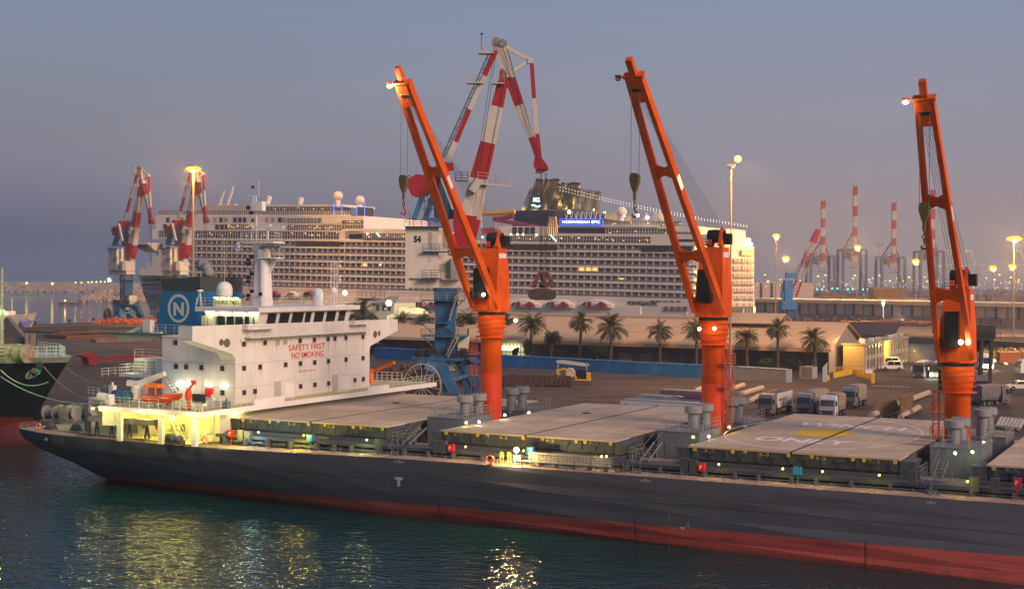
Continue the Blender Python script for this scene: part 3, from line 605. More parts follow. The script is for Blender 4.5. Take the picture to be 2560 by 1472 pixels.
for k in range(4):
    q.box((-110.2+k*2.2, 133.2, 20.16), (-108.9+k*2.2, 133.45, 20.28)); lamp('wheelhouse_light', (-109.5+k*2.2, 132.75, 20.0), 34, (1, .93, .50), .25, SH)
q.build('tube_light', em('tube_lamp', (1, .95, .5), 7), WH)
# name board
a = PT(537, 766, 134.4); c = PT(603, 766, 134.4)
q = MB(); q.box((a.x, 134.3, 20.95), (c.x, 134.4, 21.85)); nb = q.build('name_board', mat('board', (.62, .62, .42), .5), SH)
q = MB(); q.text('NORD TAJO', (a.x+.2, 134.27, 21.02), (1, 0, 0), (0, 0, 1), c.x-a.x-.4, .62, .03); q.build('board_letters', mat('olive', (.09, .09, .05), .6), nb)
q = MB()
for k in range(4): q.box((a.x+.2+k*1.0, 133.9, 21.9), (a.x+.9+k*1.0, 134.05, 21.98)); lamp('board_light', (a.x+.6+k*1.0, 133.8, 21.75), 4, (1, .95, .5), .1, SH)
q.build('board_lamp', em('tube_lamp', (1, .95, .5), 7), nb)
q = MB(); zr = 20.85
q.rail([(-111.1, 132.6, zr), (-101.8, 132.6, zr), (-101.8, 154, zr), (-111, 154, zr)], 1.1, 1.4, .028, 3); q.build('roof_rail', railw, SH)
# satellite dome, antennas
p = PT(561, 740, 138); q = MB(); q.lathe((p.x, 138, 0), [(.2, 20.85), (.3, p.z-.1), (.98, p.z), (1.02, p.z+.9), (.85, p.z+1.4), (.5, p.z+1.72), (.05, p.z+1.83)], 24); q.tube((p.x, 138, p.z+1.8), (p.x-.1, 138, p.z+7.2), .025, 4); q.build('satellite_dome', whitec, SH, smooth=False)
p = PT(500, 725, 134.5); q = MB(); q.lathe((p.x, 134.5, 0), [(.1, p.z-.3), (.42, p.z-.15), (.4, p.z), (.1, p.z+.06)], 14)
for dx, dy in ((-.4, -.3), (.4, -.3), (0, .5)): q.tube((p.x+dx, 134.5+dy, 20.85), (p.x, 134.5, p.z-.2), .045, 5)
q.build('mushroom_antenna', whitec, SH)
# main mast
mp_ = PT(657, 700, 143); ms_ = mp_.x
def M(x, y): return PT(x, y, 143)
q = MB(); q.loft([[(ms_+dx*w_, 143+dy*w_, z) for dx, dy in ((-1, -1), (1, -1), (1, 1), (-1, 1))] for w_, z in ((.9, 20.8), (.72, M(657, 660).z), (.75, M(657, 625).z), (1.05, M(657, 606).z))])
q.tube((ms_+.5, 142.6, 20.8), (ms_+.5, 142.6, M(0, 650).z), .62, 14)
a = M(609, 606); c = M(697, 606); q.box((a.x, 141.8, a.z-.15), (c.x, 144.2, a.z+.05)); a2 = M(656, 645); c2_ = M(703, 645); q.box((a2.x, 141.9, a2.z-.1), (c2_.x, 143.6, a2.z+.06))
q.prism([(ms_+.6, 143, a2.z-.1), (c2_.x-.6, 143, a2.z-.1), (ms_+.7, 143, a2.z-2.6)], (0, .15, 0)); q.prism([(ms_+.6, 143, a.z-.1), (c.x-.3, 143, a.z-.1), (ms_+.7, 143, a.z-1.6)], (0, .15, 0))
MAST = q.build('main_mast', whitec, SH)
q = MB(); q.rail([(a.x+.5, 141.9, a.z+.05), (c.x-.3, 141.9, a.z+.05), (c.x-.3, 144, a.z+.05)], 1.1, .8, .03); q.rail([(a2.x+.5, 142, a2.z), (c2_.x-.1, 142, a2.z), (c2_.x-.1, 143.5, a2.z)], 1.1, .8, .03); q.box((a2.x, 142, a2.z), (a2.x+1.0, 143, a2.z+1.1)); q.build('mast_rail', railw, MAST)
q = MB(); lo = M(638, 600); hi = M(633, 490)
for d in ((-.35, -.3), (.45, -.3), (0, .35)): q.tube((lo.x+d[0], 143+d[1], lo.z), (lo.x+d[0]*.5, 143+d[1]*.5, hi.z), .05, 5)
for k in range(10): z = lo.z+(hi.z-lo.z)*k/10; z2 = lo.z+(hi.z-lo.z)*(k+1)/10; q.tube((lo.x-.35+.015*k, 142.7, z), (lo.x+.45-.02*k, 142.7, z2), .03, 4)
q.box((hi.x-1.7, 142.9, M(0, 508).z), (hi.x+1.0, 143.1, M(0, 508).z+.06)); q.tube((hi.x+.9, 143, M(0, 508).z), (hi.x+.9, 143, M(0, 472).z), .03, 4); q.box((lo.x-.3, 142.5, M(0, 541).z), (lo.x+1.4, 143.3, M(0, 520).z)); q.build('signal_mast', whitec, MAST)
for y in (488, 530, 562): z = M(0, y).z; MB().cbox((hi.x+.15, 142.7, z), (.24, .24, .36)).build('signal_light', black, MAST)
for x, y in ((633, 520), (641, 533), (641, 642), (633, 650), (633, 660), (642, 684), (633, 694), (633, 704), (642, 728), (633, 738), (633, 747), (664, 735)): pp = M(x, y); MB().cbox((pp.x, 142, pp.z), (.4, .35, .42)).build('signal_light', black, MAST)
q = MB(); a = M(645, 568); c = M(718, 568); q.beam((a.x, 142.3, a.z), (c.x, 142.3, c.z), .25, .3); q.cbox((M(677, 577).x, 142.4, M(0, 577).z), (.8, .5, .55)); q.tube((M(677, 580).x, 142.4, M(0, 606).z), (M(677, 580).x, 142.4, a.z), .12, 8); q.build('radar_scanner', whitec, MAST)
q = MB(); a = M(663, 618); c = M(711, 618); q.beam((a.x, 142, a.z), (c.x, 142, c.z), .22, .28); q.tube((M(690, 0).x, 142.3, M(0, 645).z), (M(690, 0).x, 142.2, a.z), .1, 6); q.build('radar_scanner', mat('radar_blue', (.10, .13, .22), .5), MAST)
q = MB(); q.ladder(M(624, 762), M(626, 644), .5, (1, 0, 0), .04, .45); q.tube(M(633, 762), M(634, 646), .06, 5); q.tube(M(642, 762), M(643, 620), .04, 5); q.build('signal_ladder', whitec, MAST)
q = MB()
for (x, y, x2, y2) in ((652, 625, 590, 760), (650, 615, 610, 760), (702, 640, 800, 750), (840, 660, 790, 755), (650, 600, 575, 760)): q.tube(M(x, y), M(x2, y2), .018, 4, cap=False)
q.build('halyard', wire, MAST)
# second mast with small antennas, aft mast lamp
def M2(x, y): return PT(x, y, 150)
q = MB(); b0 = M2(834, 766); b1 = M2(834, 652)
for dx in (-.45, .1, .5): q.tube((b0.x+dx, 150, 20.8), (b0.x+dx, 150, b1.z), .06 if dx else .1, 6)
for k in range(16): z = 20.8+(b1.z-20.8)*k/16; q.tube((b0.x+.1, 150, z), (b0.x+.5, 150, z+.3), .025, 4)
for y in (660, 671, 697, 706): pp = M2(850, y); q.tube((b0.x, 150, pp.z), (pp.x, 150, pp.z+.2), .03, 4); q.ball((pp.x, 150, pp.z+.3), .19, 8, 6)
q.ball((b0.x, 150, M2(0, 718).z), .5, 12, 8); q.tube((b0.x-.3, 149.5, 20.8), (M2(815, 766).x, 149.5, 20.8), .04, 4); q.tube((M2(812, 766).x, 149.5, 20.8), (b0.x, 149.8, M2(0, 726).z), .05, 5); q.build('aft_mast', whitec, SH)
q = MB(); pp = M2(806, 760); q.lathe((pp.x, 149, 0), [(.65, 20.8), (.65, 22.6), (.4, 23.0), (.1, 23.1)], 12); q.build('vent_head', mat('pale_blue_white', (.55, .62, .66), .4), SH)
bulb(862, 732, 152, (1, .62, .25), 350, .3, nm='mast_lamp')
pp = PT(605, 628, 141); fl = thing('flag', 'white and blue flag with a six-pointed star flying from the halyard of the bulk carrier', 'flag', pp, 'ship')
w0 = PT(585, 631, 141); q = MB(); n_ = 10
def fpnt(u_, v_): return Vector((pp.x+(w0.x-pp.x)*u_, 141+.12*math.sin(u_*7), pp.z+.25+v_*.95-.45*u_+.08*math.sin(u_*6)))
def fstrip(v0, v1, m, nm):
    q = MB()
    for k in range(n_): q.quad(fpnt(k/n_, v0), fpnt((k+1)/n_, v0), fpnt((k+1)/n_, v1), fpnt(k/n_, v1))
    return q.build(nm, m, fl)
flb = mat('flag_blue', (.03, .10, .42), .7); fstrip(0, .12, whitec, 'white_cloth'); fstrip(.12, .27, flb, 'blue_stripe'); fstrip(.27, .73, whitec, 'white_cloth'); fstrip(.73, .88, flb, 'blue_stripe'); fstrip(.88, 1, whitec, 'white_cloth')
q = MB(); cc = fpnt(.5, .5)+Vector((0, -.03, 0)); 
for o_ in (0, math.pi):
    tr = [cc+Vector((.2*math.sin(o_+k*2.094), -.01, .2*math.cos(o_+k*2.094))) for k in range(3)]; q.path(tr+[tr[0]], .022, 4)
q.build('star', flb, fl)
# -------------------------------------------------- funnel
TFN = 138.0; SF = -115.1
def FN(x, y): return PT(x, y, TFN)
fb = mat('funnel_blue', (.012, .15, .34), .5, var=.06); fd = mat('funnel_dark', (.055, .062, .062), .6, var=.12)
tl, tr_, bl, br, ml, mr2 = FN(400.8, 703.3), FN(501, 691.7), FN(392.8, 809.3), FN(493.5, 813), FN(407.6, 726.5), FN(499.7, 729)
far = 146.5
zt, zm = tr_.z, mr2.z
def fr(sl, sr, z): return [(sl, TFN, z), (sr, TFN, z), (sr, far, z), (sl, far, z)]
q = MB(); q.loft([fr(bl.x-.4, br.x, 17.4), fr(ml.x, mr2.x, zm)]); FUN = q.build('funnel', fb, SH)
q = MB(); q.loft([fr(ml.x, mr2.x, zm), [(tl.x, TFN-.05, zt-.35), (tr_.x, TFN-.05, zt), (tr_.x, far, zt), (tl.x, far, zt-.35)]]); q.build('funnel_top', fd, FUN)
q = MB(); cx_, cy_, rx_, ry_ = 446.8, 770.8, 24.5, 33
ell = []
for k in range(40): a = k*.15708; ell.append((FN(cx_+27.2*math.cos(a), cy_+36*math.sin(a)), FN(cx_+20.8*math.cos(a), cy_+28.8*math.sin(a))))
for k in range(40):
    a, c = ell[k], ell[(k+1) % 40]; q.quad(*[Vector((p.x, TFN-.03, p.z)) for p in (a[0], c[0], c[1], a[1])])
a, c, d = FN(433.5, 789), FN(460.5, 789), FN(433.5, 755); q.text('N', (a.x, TFN-.035, a.z), (1, 0, 0), (0, 0, 1), c.x-a.x, d.z-a.z, .05)
q.build('funnel_emblem', mat('emblem_grey', (.60, .58, .56), .5, var=.05), FUN)
q = MB(); p0 = FN(483, 691); pts = [Vector((p0.x, 141, zt)), Vector((p0.x-.1, 141, zt+.8)), Vector((p0.x-.6, 141, zt+1.5)), Vector((p0.x-1.6, 141, zt+1.55))]; q.tube(pts[0], pts[1], .72, 16); q.ball(pts[1], .72, 14, 8); q.tube(pts[1], pts[2], .72, 16); q.ball(pts[2], .70, 14, 8); q.tube(pts[2], pts[3], .70, 16)
q.build('exhaust_pipe', mat('exhaust_grey', (.22, .22, .24), .5), FUN, smooth=True)
for x in (460, 520):
    q = MB(); p1 = FN(x, 690); q.path([Vector((p1.x, 142.5, zt)), Vector((p1.x, 142.5, zt+.95)), Vector((p1.x-.5, 142.5, zt+1.25))], .2, 10); q.build('small_exhaust', mat('pipe_rust', (.16, .11, .09), .7), FUN)
# -------------------------------------------------- aft casing, boat deck, main deck house
cream = mat('cream_wall', (.64, .62, .48), .5, var=.08, streak=.12, scol=(.4, .3, .15))
q = MB(); q.box((PT(335, 900, 132).x, 132, 9.9), (-113, 150, 14.4)); q.box((-121, 131, 6.1), (-112.5, 158, 9.9)); q.box((-118, 138, 14.4), (-113, 150, 17.4)); q.box((-122.5, 136, 9.9), (-118, 148, 12.2)); cas = q.build('aft_casing', white, SH)
a = PT(337, 905, 132); q = MB()
for k in range(9): q.box((a.x, 131.93, 10.9+k*.36), (a.x+1.5, 132.0, 11.12+k*.36)); q.box((a.x+2.0, 131.93, 10.9+k*.36), (a.x+3.2, 132, 11.12+k*.36))
q.build('louvre', mat('louvre', (.28, .27, .22), .6), cas)
q = MB(); a = PT(312, 932, 130); c = PT(405, 932, 130); q.box((a.x, 129, a.z-.35), (c.x, 132, a.z)); q.box((PT(362, 950, 130).x, 129.6, 9.8), (PT(372, 950, 130).x, 130.2, a.z)); q.build('aft_platform', white, SH)
q = MB(); q.rail([(a.x, 131.5, a.z), (a.x, 129.1, a.z), (c.x, 129.1, a.z)], 1.1, 1.3, .03); z_ = 14.4; q.rail([(PT(335, 900, 132).x, 132.1, 14.4), (-113, 132.1, 14.4)], 1.1, 1.3, .03)
q.build('platform_rail', railw, SH)
q = MB(); a = PT(295, 843, 134); c = PT(372, 812, 134); q.beam(a, c, .4, .35, .35, .5); e = PT(405, 838, 134); q.beam(a, e, .5, .45, .4, .9); q.cbox(PT(371, 815, 134), (1.2, .8, 1.5)); q.beam(PT(345, 835, 134), PT(372, 815, 134), .2, .2); q.build('boat_davit', white, SH)
q = MB(); q.box((-126, 133, 17.1), (-104, 150, 17.4)); q.build('bridge_deck', deckg, SH)
q = MB(); q.rail([(PT(372, 820, 134).x, 134, 17.4), (-113, 134, 17.4), (-104, 130, 17.4)], 1.1, 1.5, .03); q.build('bridge_deck_rail', railw, SH)
SLT = 118.92
q = MB(); q.box((-113.6, SLT, 9.25), (-98.85, 169.5, 9.8)); q.box((-113.55, SLT+.1, 9.8), (-99, 169, 9.83)); slab = q.build('boat_deck', whitec, SH)
q = MB(); q.quad((-113.5, 119.2, 9.84), (-99, 119.2, 9.84), (-99, 168.8, 9.84), (-113.5, 168.8, 9.84)); q.build('boat_deck_floor', decky, slab)
q = MB(); q.box((-112.6, 124.2, 6.0), (-100.6, 164, 9.25)); q.box((-113.5, 119.4, 7.6), (-111.6, 124.2, 9.25)); dh = q.build('main_deck_house', cream, SH)
for x in (1600, 1845):
    q = MB(); pp = PT(*A4(0, 0), 124.2)
for s_ in (-110.4, -107.6, -103.2): q = MB(); q.box((s_, 124.12, 6.2), (s_+.8, 124.2, 8.1)); q.build('deck_house_door', mat('door_cream', (.55, .52, .36), .5), dh)
q = MB(); q.torus((-102.1, 124.1, 7.5), .7, .05, 20, 4); q.build('lit_recess_ring', white, dh)
for x, y in ((487, 0), (403, 0), (300, 0)):
    s_ = PT(x, 1080, SLT+.3).x; q = MB(); q.box((s_-.3, SLT+.1, 6.0), (s_+.3, SLT+.5, 9.25)); q.build('deck_post', cream if x != 487 else whitec, SH)
q = MB(); a = PT(418, 1050, 122); c = PT(445, 1082, 122); q.stairs((a.x, 122.4, 9.2), (c.x+.2, 122.4, 6.2), .7, (0, 1, 0), 9); q.build('deck_stairs', cream, SH)
q = MB(); a = PT(404, 945, 126); c = PT(438, 990, 126); q.stairs((a.x, 126.5, 12.8), (c.x+.5, 126.5, 9.9), .7, (0, 1, 0), 9); q.build('boat_deck_stairs', railw, SH)
for s_ in (-113.2, -106.5, -99.4):  # added lamps on arms, put in to throw glints on the water
    MB().cbox((s_, 117.6, 9.62), (.3, .16, .12)).build('added_edge_light', em('deckhead_lamp', (1, .9, .35), 8), slab); MB().beam((s_, 118.9, 9.75), (s_, 117.5, 9.72), .06, .06).build('added_light_arm', railw, slab); lamp('added_edge_glow', (s_, 116.9, 9.3), 330, (1, .84, .28), .2, SH)
q = MB(); q.rail([(-99.1, 119.1, 9.84), (-103, 119.1, 9.84)], 1.05, 1.0, .03); q.rail([(-105, 119.1, 9.84), (-113.4, 119.1, 9.84), (-113.4, 124, 9.84)], 1.05, 1.3, .03); q.rail([(-99.1, 119.1, 9.84), (-99.1, 128.5, 9.84)], 1.05, 1.2, .03); q.rail([(-99.1, 157.5, 9.84), (-99.1, 169, 9.84)], 1.05, 1.2, .03); q.rail([(-124, 128, 9.9), (-118, 126, 9.9)], 1.05, 1.3, .03); q.build('boat_deck_rail', railw, slab)
q = MB(); q.box((-99.3, 128.3, 9.8), (-98.9, 134, 10.5)); q.box((-99.3, 152, 9.8), (-98.9, 157, 10.3)); q.build('boat_deck_bulwark', whitec, slab)
q = MB(); q.box((-122, 126, 9.3), (-113.6, 131, 9.85)); q.box((-122, 126, 6.1), (-121.7, 131, 9.3)); q.build('aft_deck_step', white, SH)
for s_, t_, z_, e_, c_ in ((-111.8, 121.6, 9.05, 400, (1, .82, .15)), (-109, 121.6, 9.05, 380, (1, .82, .15)), (-105.5, 121.6, 9.05, 400, (1, .82, .15)), (-102.3, 121.6, 9.05, 400, (1, .82, .15)), (-100, 127, 9.0, 120, (1, .86, .22))):
    q = MB(); q.box((s_-.35, t_-.1, z_+.08), (s_+.35, t_+.1, z_+.16)); q.build('deckhead_light', em('deckhead_lamp', (1, .9, .35), 8), slab); lamp('deckhead_glow', (s_, t_, z_-.1), e_, c_, .3, SH)
for x, y, c_ in ((340, 712, (.85, 1, .9)), (440, 714, (1, .95, .6)), (625, 722, (1, .95, .55)), (780, 730, (1, .95, .55))):
    pp = PT(*A4(x, y), 128.4); q = MB(); q.cbox((pp.x, 128.6, pp.z), (.9, .2, .16)); q.build('wall_light', em('wall_lamp_%d' % int(c_[0]*10), c_, 7), HOUSE); lamp('wall_glow', (pp.x, 127.2, pp.z-.15), 38, c_, .3, SH)
for x, y in ((1140, 958), (1465, 912), (1710, 888), (2000, 848), (2150, 828)):
    pp = FP(*A4(x, y)); q = MB(); q.cbox((FS+.3, pp.y, pp.z), (.25, .9, .16)); q.build('wall_light', em('tube_lamp', (1, .95, .5), 7), HOUSE); lamp('front_glow', (FS+.8, pp.y, pp.z-.1), 90, (1, .92, .55), .3, SH)
for k in range(3): lamp('casing_glow', (-123+k*3.4, 130.6, 13.6 if k < 2 else 9.0), 45, (1, .95, .5), .3, SH)
# things standing on the boat deck ------------------------------------------------
LBO = mat('boat_orange', (.62, .06, .012), .4, var=.12)
pb = PT(408, 1000, 121.3); rb = thing('rescue_boat', 'orange open rescue boat with canopy frame on its cradle on the white boat deck', 'rescue boat', (pb.x, 121.3, 9.9), 'ship')
a = PT(361, 995, 121.3).x; c = PT(456, 990, 121.3).x
q = MB(); rings = []
for k in range(11):
    u_ = k/10; s_ = a+(c-a)*u_; wdt = .95*(1-max(0, (u_-.55)/.45)**2)*(.9+.1*min(1, u_*4)); zk = 10.35+.75*max(0, (u_-.6)/.4)**2; zt_ = 11.15+.38*u_*u_
    rings.append([(s_, 121.3-wdt, zt_), (s_, 121.3-wdt*.85, zk+.35), (s_, 121.3-wdt*.25, zk), (s_, 121.3+wdt*.25, zk), (s_, 121.3+wdt*.85, zk+.35), (s_, 121.3+wdt, zt_)])
q.loft(rings); q.build('hull', LBO, rb)
q = MB()
q.torus_ = None
for s_ in (a+.9, a+2.2): q.path([(s_, 120.6, 11.3), (s_, 120.7, 12.2), (s_, 121.9, 12.2), (s_, 122, 11.3)], .09, 6)
q.prism([(a+.6, 120.65, 12.0), (a+2.5, 120.65, 12.0), (a+2.3, 120.65, 12.35), (a+.7, 120.65, 12.45)], (0, 1.3, 0)); q.build('canopy_frame', mat('bright_orange', (.85, .20, .01), .5), rb)
q = MB(); q.beam((a+1, 120.6, 9.84), (a+1.6, 121.3, 10.4), .12, .12); q.beam((a+1, 122, 9.84), (a+1.6, 121.3, 10.4), .12, .12); q.beam((a+3.4, 120.6, 9.84), (a+2.8, 121.3, 10.4), .12, .12); q.beam((a+4, 121.8, 9.84), (a+3, 121.3, 10.5), .12, .12); q.build('cradle', railw, rb)
q = MB(); q.box((a+.3, 120.34, 10.95), (c-1.2, 120.36, 11.0)); q.build('grab_line', whitec, rb)
pp = PT(343, 1000, 121.8)
q = MB(); q.lathe((pp.x, 121.8, 0), [(.45, 9.8), (.45, 11.6), (.62, 11.7), (.62, 12.1)], 16); q.beam((pp.x-1.3, 121.8, 12.3), (pp.x+.6, 121.8, 12.2), .7, .6); e = PT(412, 934, 121.8); q.beam((pp.x+.3, 121.8, 12.2), e, .6, .8, .4, .5); sc_ = q.build('stores_crane', whitec, SH)
q = MB(); e1 = Vector((pp.x+.3, 121.8, 12.2)).lerp(e, .25); e2 = Vector((pp.x+.3, 121.8, 12.2)).lerp(e, .62); q.beam(e1+Vector((0, -.1, .25)), e2+Vector((0, -.1, .25)), .2, .2); q.build('luffing_ram', mat('ram_red', (.22, .03, .02), .5), sc_)
pp = PT(471, 1018, 120.2); q = MB(); q.tube((pp.x, 120.2, 9.84), (pp.x, 120.2, 12.2), .26, 12); q.lathe((pp.x, 120.2, 0), [(.36, 11), (.4, 11.3), (.36, 11.9)], 12); e = PT(484, 956, 120.2); q.beam((pp.x, 120.2, 12.0), e, .2, .22); q.cbox(e, (.5, .3, .5)); q.build('raft_davit', mat('davit_red', (.75, .07, .02), .45), SH)
q = MB(); pp = PT(497, 997, 119.4); q.box((pp.x-.85, 119.3, 10.75), (pp.x+.7, 119.7, 11.7)); q.build('control_box', black, SH)
q = MB(); q.box((pp.x-.9, 119.25, 10.4), (pp.x+.75, 119.75, 10.72)); [q.tube((pp.x+d, 119.5, 9.84), (pp.x+d, 119.5, 10.4), .07, 6) for d in (-.5, 0, .4)]; q.build('control_box_stand', whitec, SH)
for x, y, r_ in ((296, 1000, .75), (318, 1000, .55)):
    pp = PT(x, y, 121.5); q = MB(); q.lathe((pp.x, 121.0, 10.75), [(.3, -.1), (r_, 0), (r_, .9), (.3, 1.0)], 18, 'y'); q.build('drum', mat('drum_blue', (.03, .07, .22), .5) if x < 300 else mat('drum_teal', (.02, .13, .18), .5), SH)
q = MB(); pp = PT(268, 1000, 121.5); q.tube((pp.x-1.2, 121.5, 10.6), (pp.x+.8, 121.5, 10.4), .5, 14); q.box((-113.6, 120, 9.8), (-113.1, 124, 11.0)); q.build('liferaft_canister', whitec, SH)
q = MB(); pp = PT(522, 980, 128.5); q.box((pp.x-.5, 128.4, pp.z-.5), (pp.x+.5, 128.68, pp.z+.5)); q.build('hose_cabinet', redp, HOUSE)
q = MB(); q.rail([(-113.5, 125, 9.84), (-118, 126.5, 9.84), (-121.8, 127.5, 9.84)], 1.05, 1.0, .03); q.rail([(-121.8, 128, 12.2), (-121.8, 136, 12.2)], 1.05, 1.2, .03); q.build('aft_rail', railw, SH)
for k, (x, y, h_) in enumerate(((262, 1000, 1.6), (281, 998, 1.9), (330, 990, 1.3), (425, 1012, .9), (530, 1015, 1.1), (548, 1010, .9), (566, 1005, .8))):
    p_ = PT(x, y, 123.5); MB().box((p_.x-.35, 123.2, 9.84), (p_.x+.35, 123.8, 9.84+h_)).tube((p_.x, 123.5, 9.84+h_), (p_.x, 123.5, 10.2+h_), .12, 8).build('deck_locker', [mgrey, whitec, cream][k % 3], SH)
for k in range(6):
    s_ = -111.8+k*1.9; MB().box((s_, 124.05, 6.9), (s_+.5, 124.2, 7.7)).build('wall_box', [mgrey, redp, cream][k % 3], dh); MB().tube((s_+.9, 124.1, 6.1), (s_+.9, 124.1, 9.2), .05, 6).build('wall_pipe', cream, dh)
# orange davit on the far side, seen past the house front
pp = PT(928, 935, 163); q = MB(); q.tube((pp.x, 163, 9.8), (pp.x, 163, PT(928, 922, 163).z), .35, 10); e = PT(986, 906, 163); q.beam((pp.x, 163, PT(928, 930, 163).z), e, .4, .4); q.build('far_davit', mat('davit_orange', (.80, .14, .02), .45), SH)
q = MB(); a = PT(930, 965, 167); c = PT(1005, 975, 167); q.rail([(a.x, 167, 9.84), (c.x, 167, 9.84)], 1.3, .9, .05); pp = PT(998, 940, 167); q.box((pp.x-1.1, 166.5, PT(0, 948, 167).z), (pp.x+.9, 167.5, PT(0, 934, 167).z)); q.build('far_rail_box', cream, SH)
# stern deck: mooring winches, gangway, fairlead, bits
for k, (x, y) in enumerate(((140, 1040), (172, 1038), (205, 1036))):
    pp = PZ(x, y+12, 6.3); q = MB(); q.lathe((pp.x, pp.y, 7.3), [(.15, -1.6), (.95, -1.6), (.95, -1.5), (.62, -1.45), (.66, -.1), (.95, 0), (.95, .1), (.62, .15), (.6, 1.2), (.95, 1.25), (.95, 1.35), (.1, 1.35)], 18, 'x')
    q.box((pp.x-1.7, pp.y-.7, 6.2), (pp.x+1.5, pp.y+.7, 6.6)); q.build('mooring_winch', [mat('winch_grey', (.20, .21, .17), .7, var=.5), mat('winch_rope', (.42, .40, .34), .9, var=.4)][k % 2], SH)
q = MB(); a = PT(218, 1062, 120.9); c = PT(398, 1078, 120.9); q.box((a.x, 120.7, 7.75), (c.x-.6, 121.5, 8.35)); q.build('stern_gangway', mat('gangway_grey', (.24, .22, .21), .6, var=.25), SH)
q = MB(); x_ = a.x+.3
while x_ < c.x-.9: q.box((x_, 120.67, 7.9), (x_+.16, 120.7, 7.98)); q.box((x_, 120.67, 8.1), (x_+.16, 120.7, 8.18)); x_ += .33
q.build('gangway_holes', mat('hole', (.45, .42, .36), .7), SH)
q = MB(); q.box((c.x-.6, 120.75, 7.75), (c.x+.1, 121.4, 8.4)); q.lathe((a.x, 121, 0), [(.35, 6.2), (.42, 8.5), (.2, 8.7)], 12)
for k in (.12, .33, .58, .82): s_ = a.x+(c.x-a.x)*k; q.beam((s_-.3, 121.1, 6.2), (s_, 121.1, 7.8), .15, .2); q.beam((s_+.3, 121.1, 6.2), (s_, 121.1, 7.8), .15, .2)
q.build('gangway_stand', dgrey, SH)
for x, y in ((128, 1072), (190, 1076), (425, 1100), (445, 1105)):
    pp = PZ(x, y, 6.3); q = MB(); q.lathe((pp.x, pp.y, 6.6), [(.35, -.5), (.5, -.3), (.5, .3), (.35, .5)], 12, 'x'); q.box((pp.x-.7, pp.y-.4, 6.1), (pp.x+.7, pp.y+.4, 6.5)); q.build('fairlead', dgrey, SH)
# mid-ship gangway stowed on the walkway
q = MB(); a = PT(1325, 1143, 121.0); c = PT(1525, 1160, 121.0); z0 = PT(1325, 1150, 121).z; z1 = PT(1325, 1132, 121).z
for k in range(4): zz = z0+(z1-z0)*k/3; q.beam((a.x, 120.8, zz), (c.x, 120.8, zz), .06, .07); q.beam((a.x, 121.5, zz), (c.x, 121.5, zz), .06, .07)
x_ = a.x
while x_ < c.x: q.beam((x_, 120.8, z0), (x_, 120.8, z1), .05, .05); x_ += .42
q.box((a.x-.8, 120.8, z0-.1), (c.x, 121.5, z0-.04)); q.build('gangway', mat('gangway_alu', (.42, .39, .33), .5, var=.2), SH)
q = MB()
for k in range(5): s_ = a.x+1+(c.x-a.x-1.5)*k/4; q.box((s_-.12, 121, 6.2), (s_+.12, 121.5, z0))
q.torus((c.x+.8, 121.1, 6.9), .5, .07, 16, 5); q.torus((c.x+1.3, 121.3, 6.9), .5, .05, 16, 5); q.build('gangway_support', dgrey, SH)
for x in (1253, 1272):
    s_ = PT(x, 1140, 120.8).x; q = MB(); q.rail([(s_-.15, 120.9, 6.25), (s_+.15, 120.9, 6.25)], 1.15, .3, .035, 3); q.torus((s_, 120.9, 7.35), .17, .035, 10, 4); q.build('gate_rail', yellow, SH)
s_ = PT(1293, 1140, 121.3).x; q = MB(); q.box((s_-.4, 121.2, 6.7), (s_+.4, 121.6, 7.25)); [q.tube((s_+d, 121.4, 6.2), (s_+d, 121.4, 6.7), .04, 5) for d in (-.3, .3)]; q.build('deck_cabinet', mat('cabinet_green', (.22, .28, .22), .5), SH)
# hull markings
wm_ = mat('mark_white', (.62, .62, .60), .7, var=.2, scale=3)
def hull_t(s, z):
    s = min(max(s, -128.1), 40); tw = 121
    for a, c in zip(wl, wl[1:]):
        if a[0] <= s <= c[0]: tw = a[1]+(c[1]-a[1])*(s-a[0])/(c[0]-a[0]); break
    td, zd = deck_at(s); hs = [(td, zd), (td+(tw-td)*.12, zd*.75), (td+(tw-td)*.35, zd*.45), (td+(tw-td)*.75, zd*.18-.3), (tw, -.02)]
    for (ta, za), (tb, zb) in zip(hs, hs[1:]):
        if zb <= z <= za: return ta+(tb-ta)*(za-z)/(za-zb)
    return tw
def HP(x, y):
    p = PT(x, y, 120)
    for _ in range(3): p = PT(x, y, hull_t(p.x, p.z)-.03)
    return p
q = MB()
def hq(px): q.add([HP(*p) for p in px], [tuple(range(len(px)))])
hq([(987, 1191), (1007, 1192.5), (1007, 1200), (987, 1198.5)]); hq([(993, 1199.5), (1000.5, 1200), (1000.5, 1214), (997, 1216), (993, 1213.5)]); q.build('tug_mark', wm_, SH)
q = MB()
for k, (x, y) in enumerate(((137, 1087), (240, 1096), (487, 1115), (557, 1121), (997, 1153), (1614, 1200), (2328, 1255))):
    if k < 3: hq([(x-5, y-1), (x+5, y-.3), (x+5, y+1.7), (x-5, y+1)])
    else:
        a = HP(x-13, y+2.5); c = HP(x+13, y+4.5); q.text('SWB TS 2 BWTS', a, (c-a).normalized(), (0, 0, 1), (c-a).length, .16, .01)
        hq([(x-1, y-4), (x, y-4), (x, y+5), (x-1, y+5)]); hq([(x-4, y-4), (x+3, y-3.7), (x+3, y-3), (x-4, y-3.3)])
x, y = 116, 1097; hq([(x-2, y-5), (x+1, y-5), (x+2, y+5), (x-1, y+4)]); hq([(x-5, y-1), (x+4, y-1.5), (x+4, y+1.5), (x-5, y+2)])
q.build('hull_mark', wm_, SH)
q = MB()
for k in range(18):
    y = 1284+k*4.6; xx = 1672+(.4 if k % 2 else 0); hq([(xx-.5, y), (xx+1.0, y), (xx+1.0, y+1.6), (xx-.5, y+1.6)])
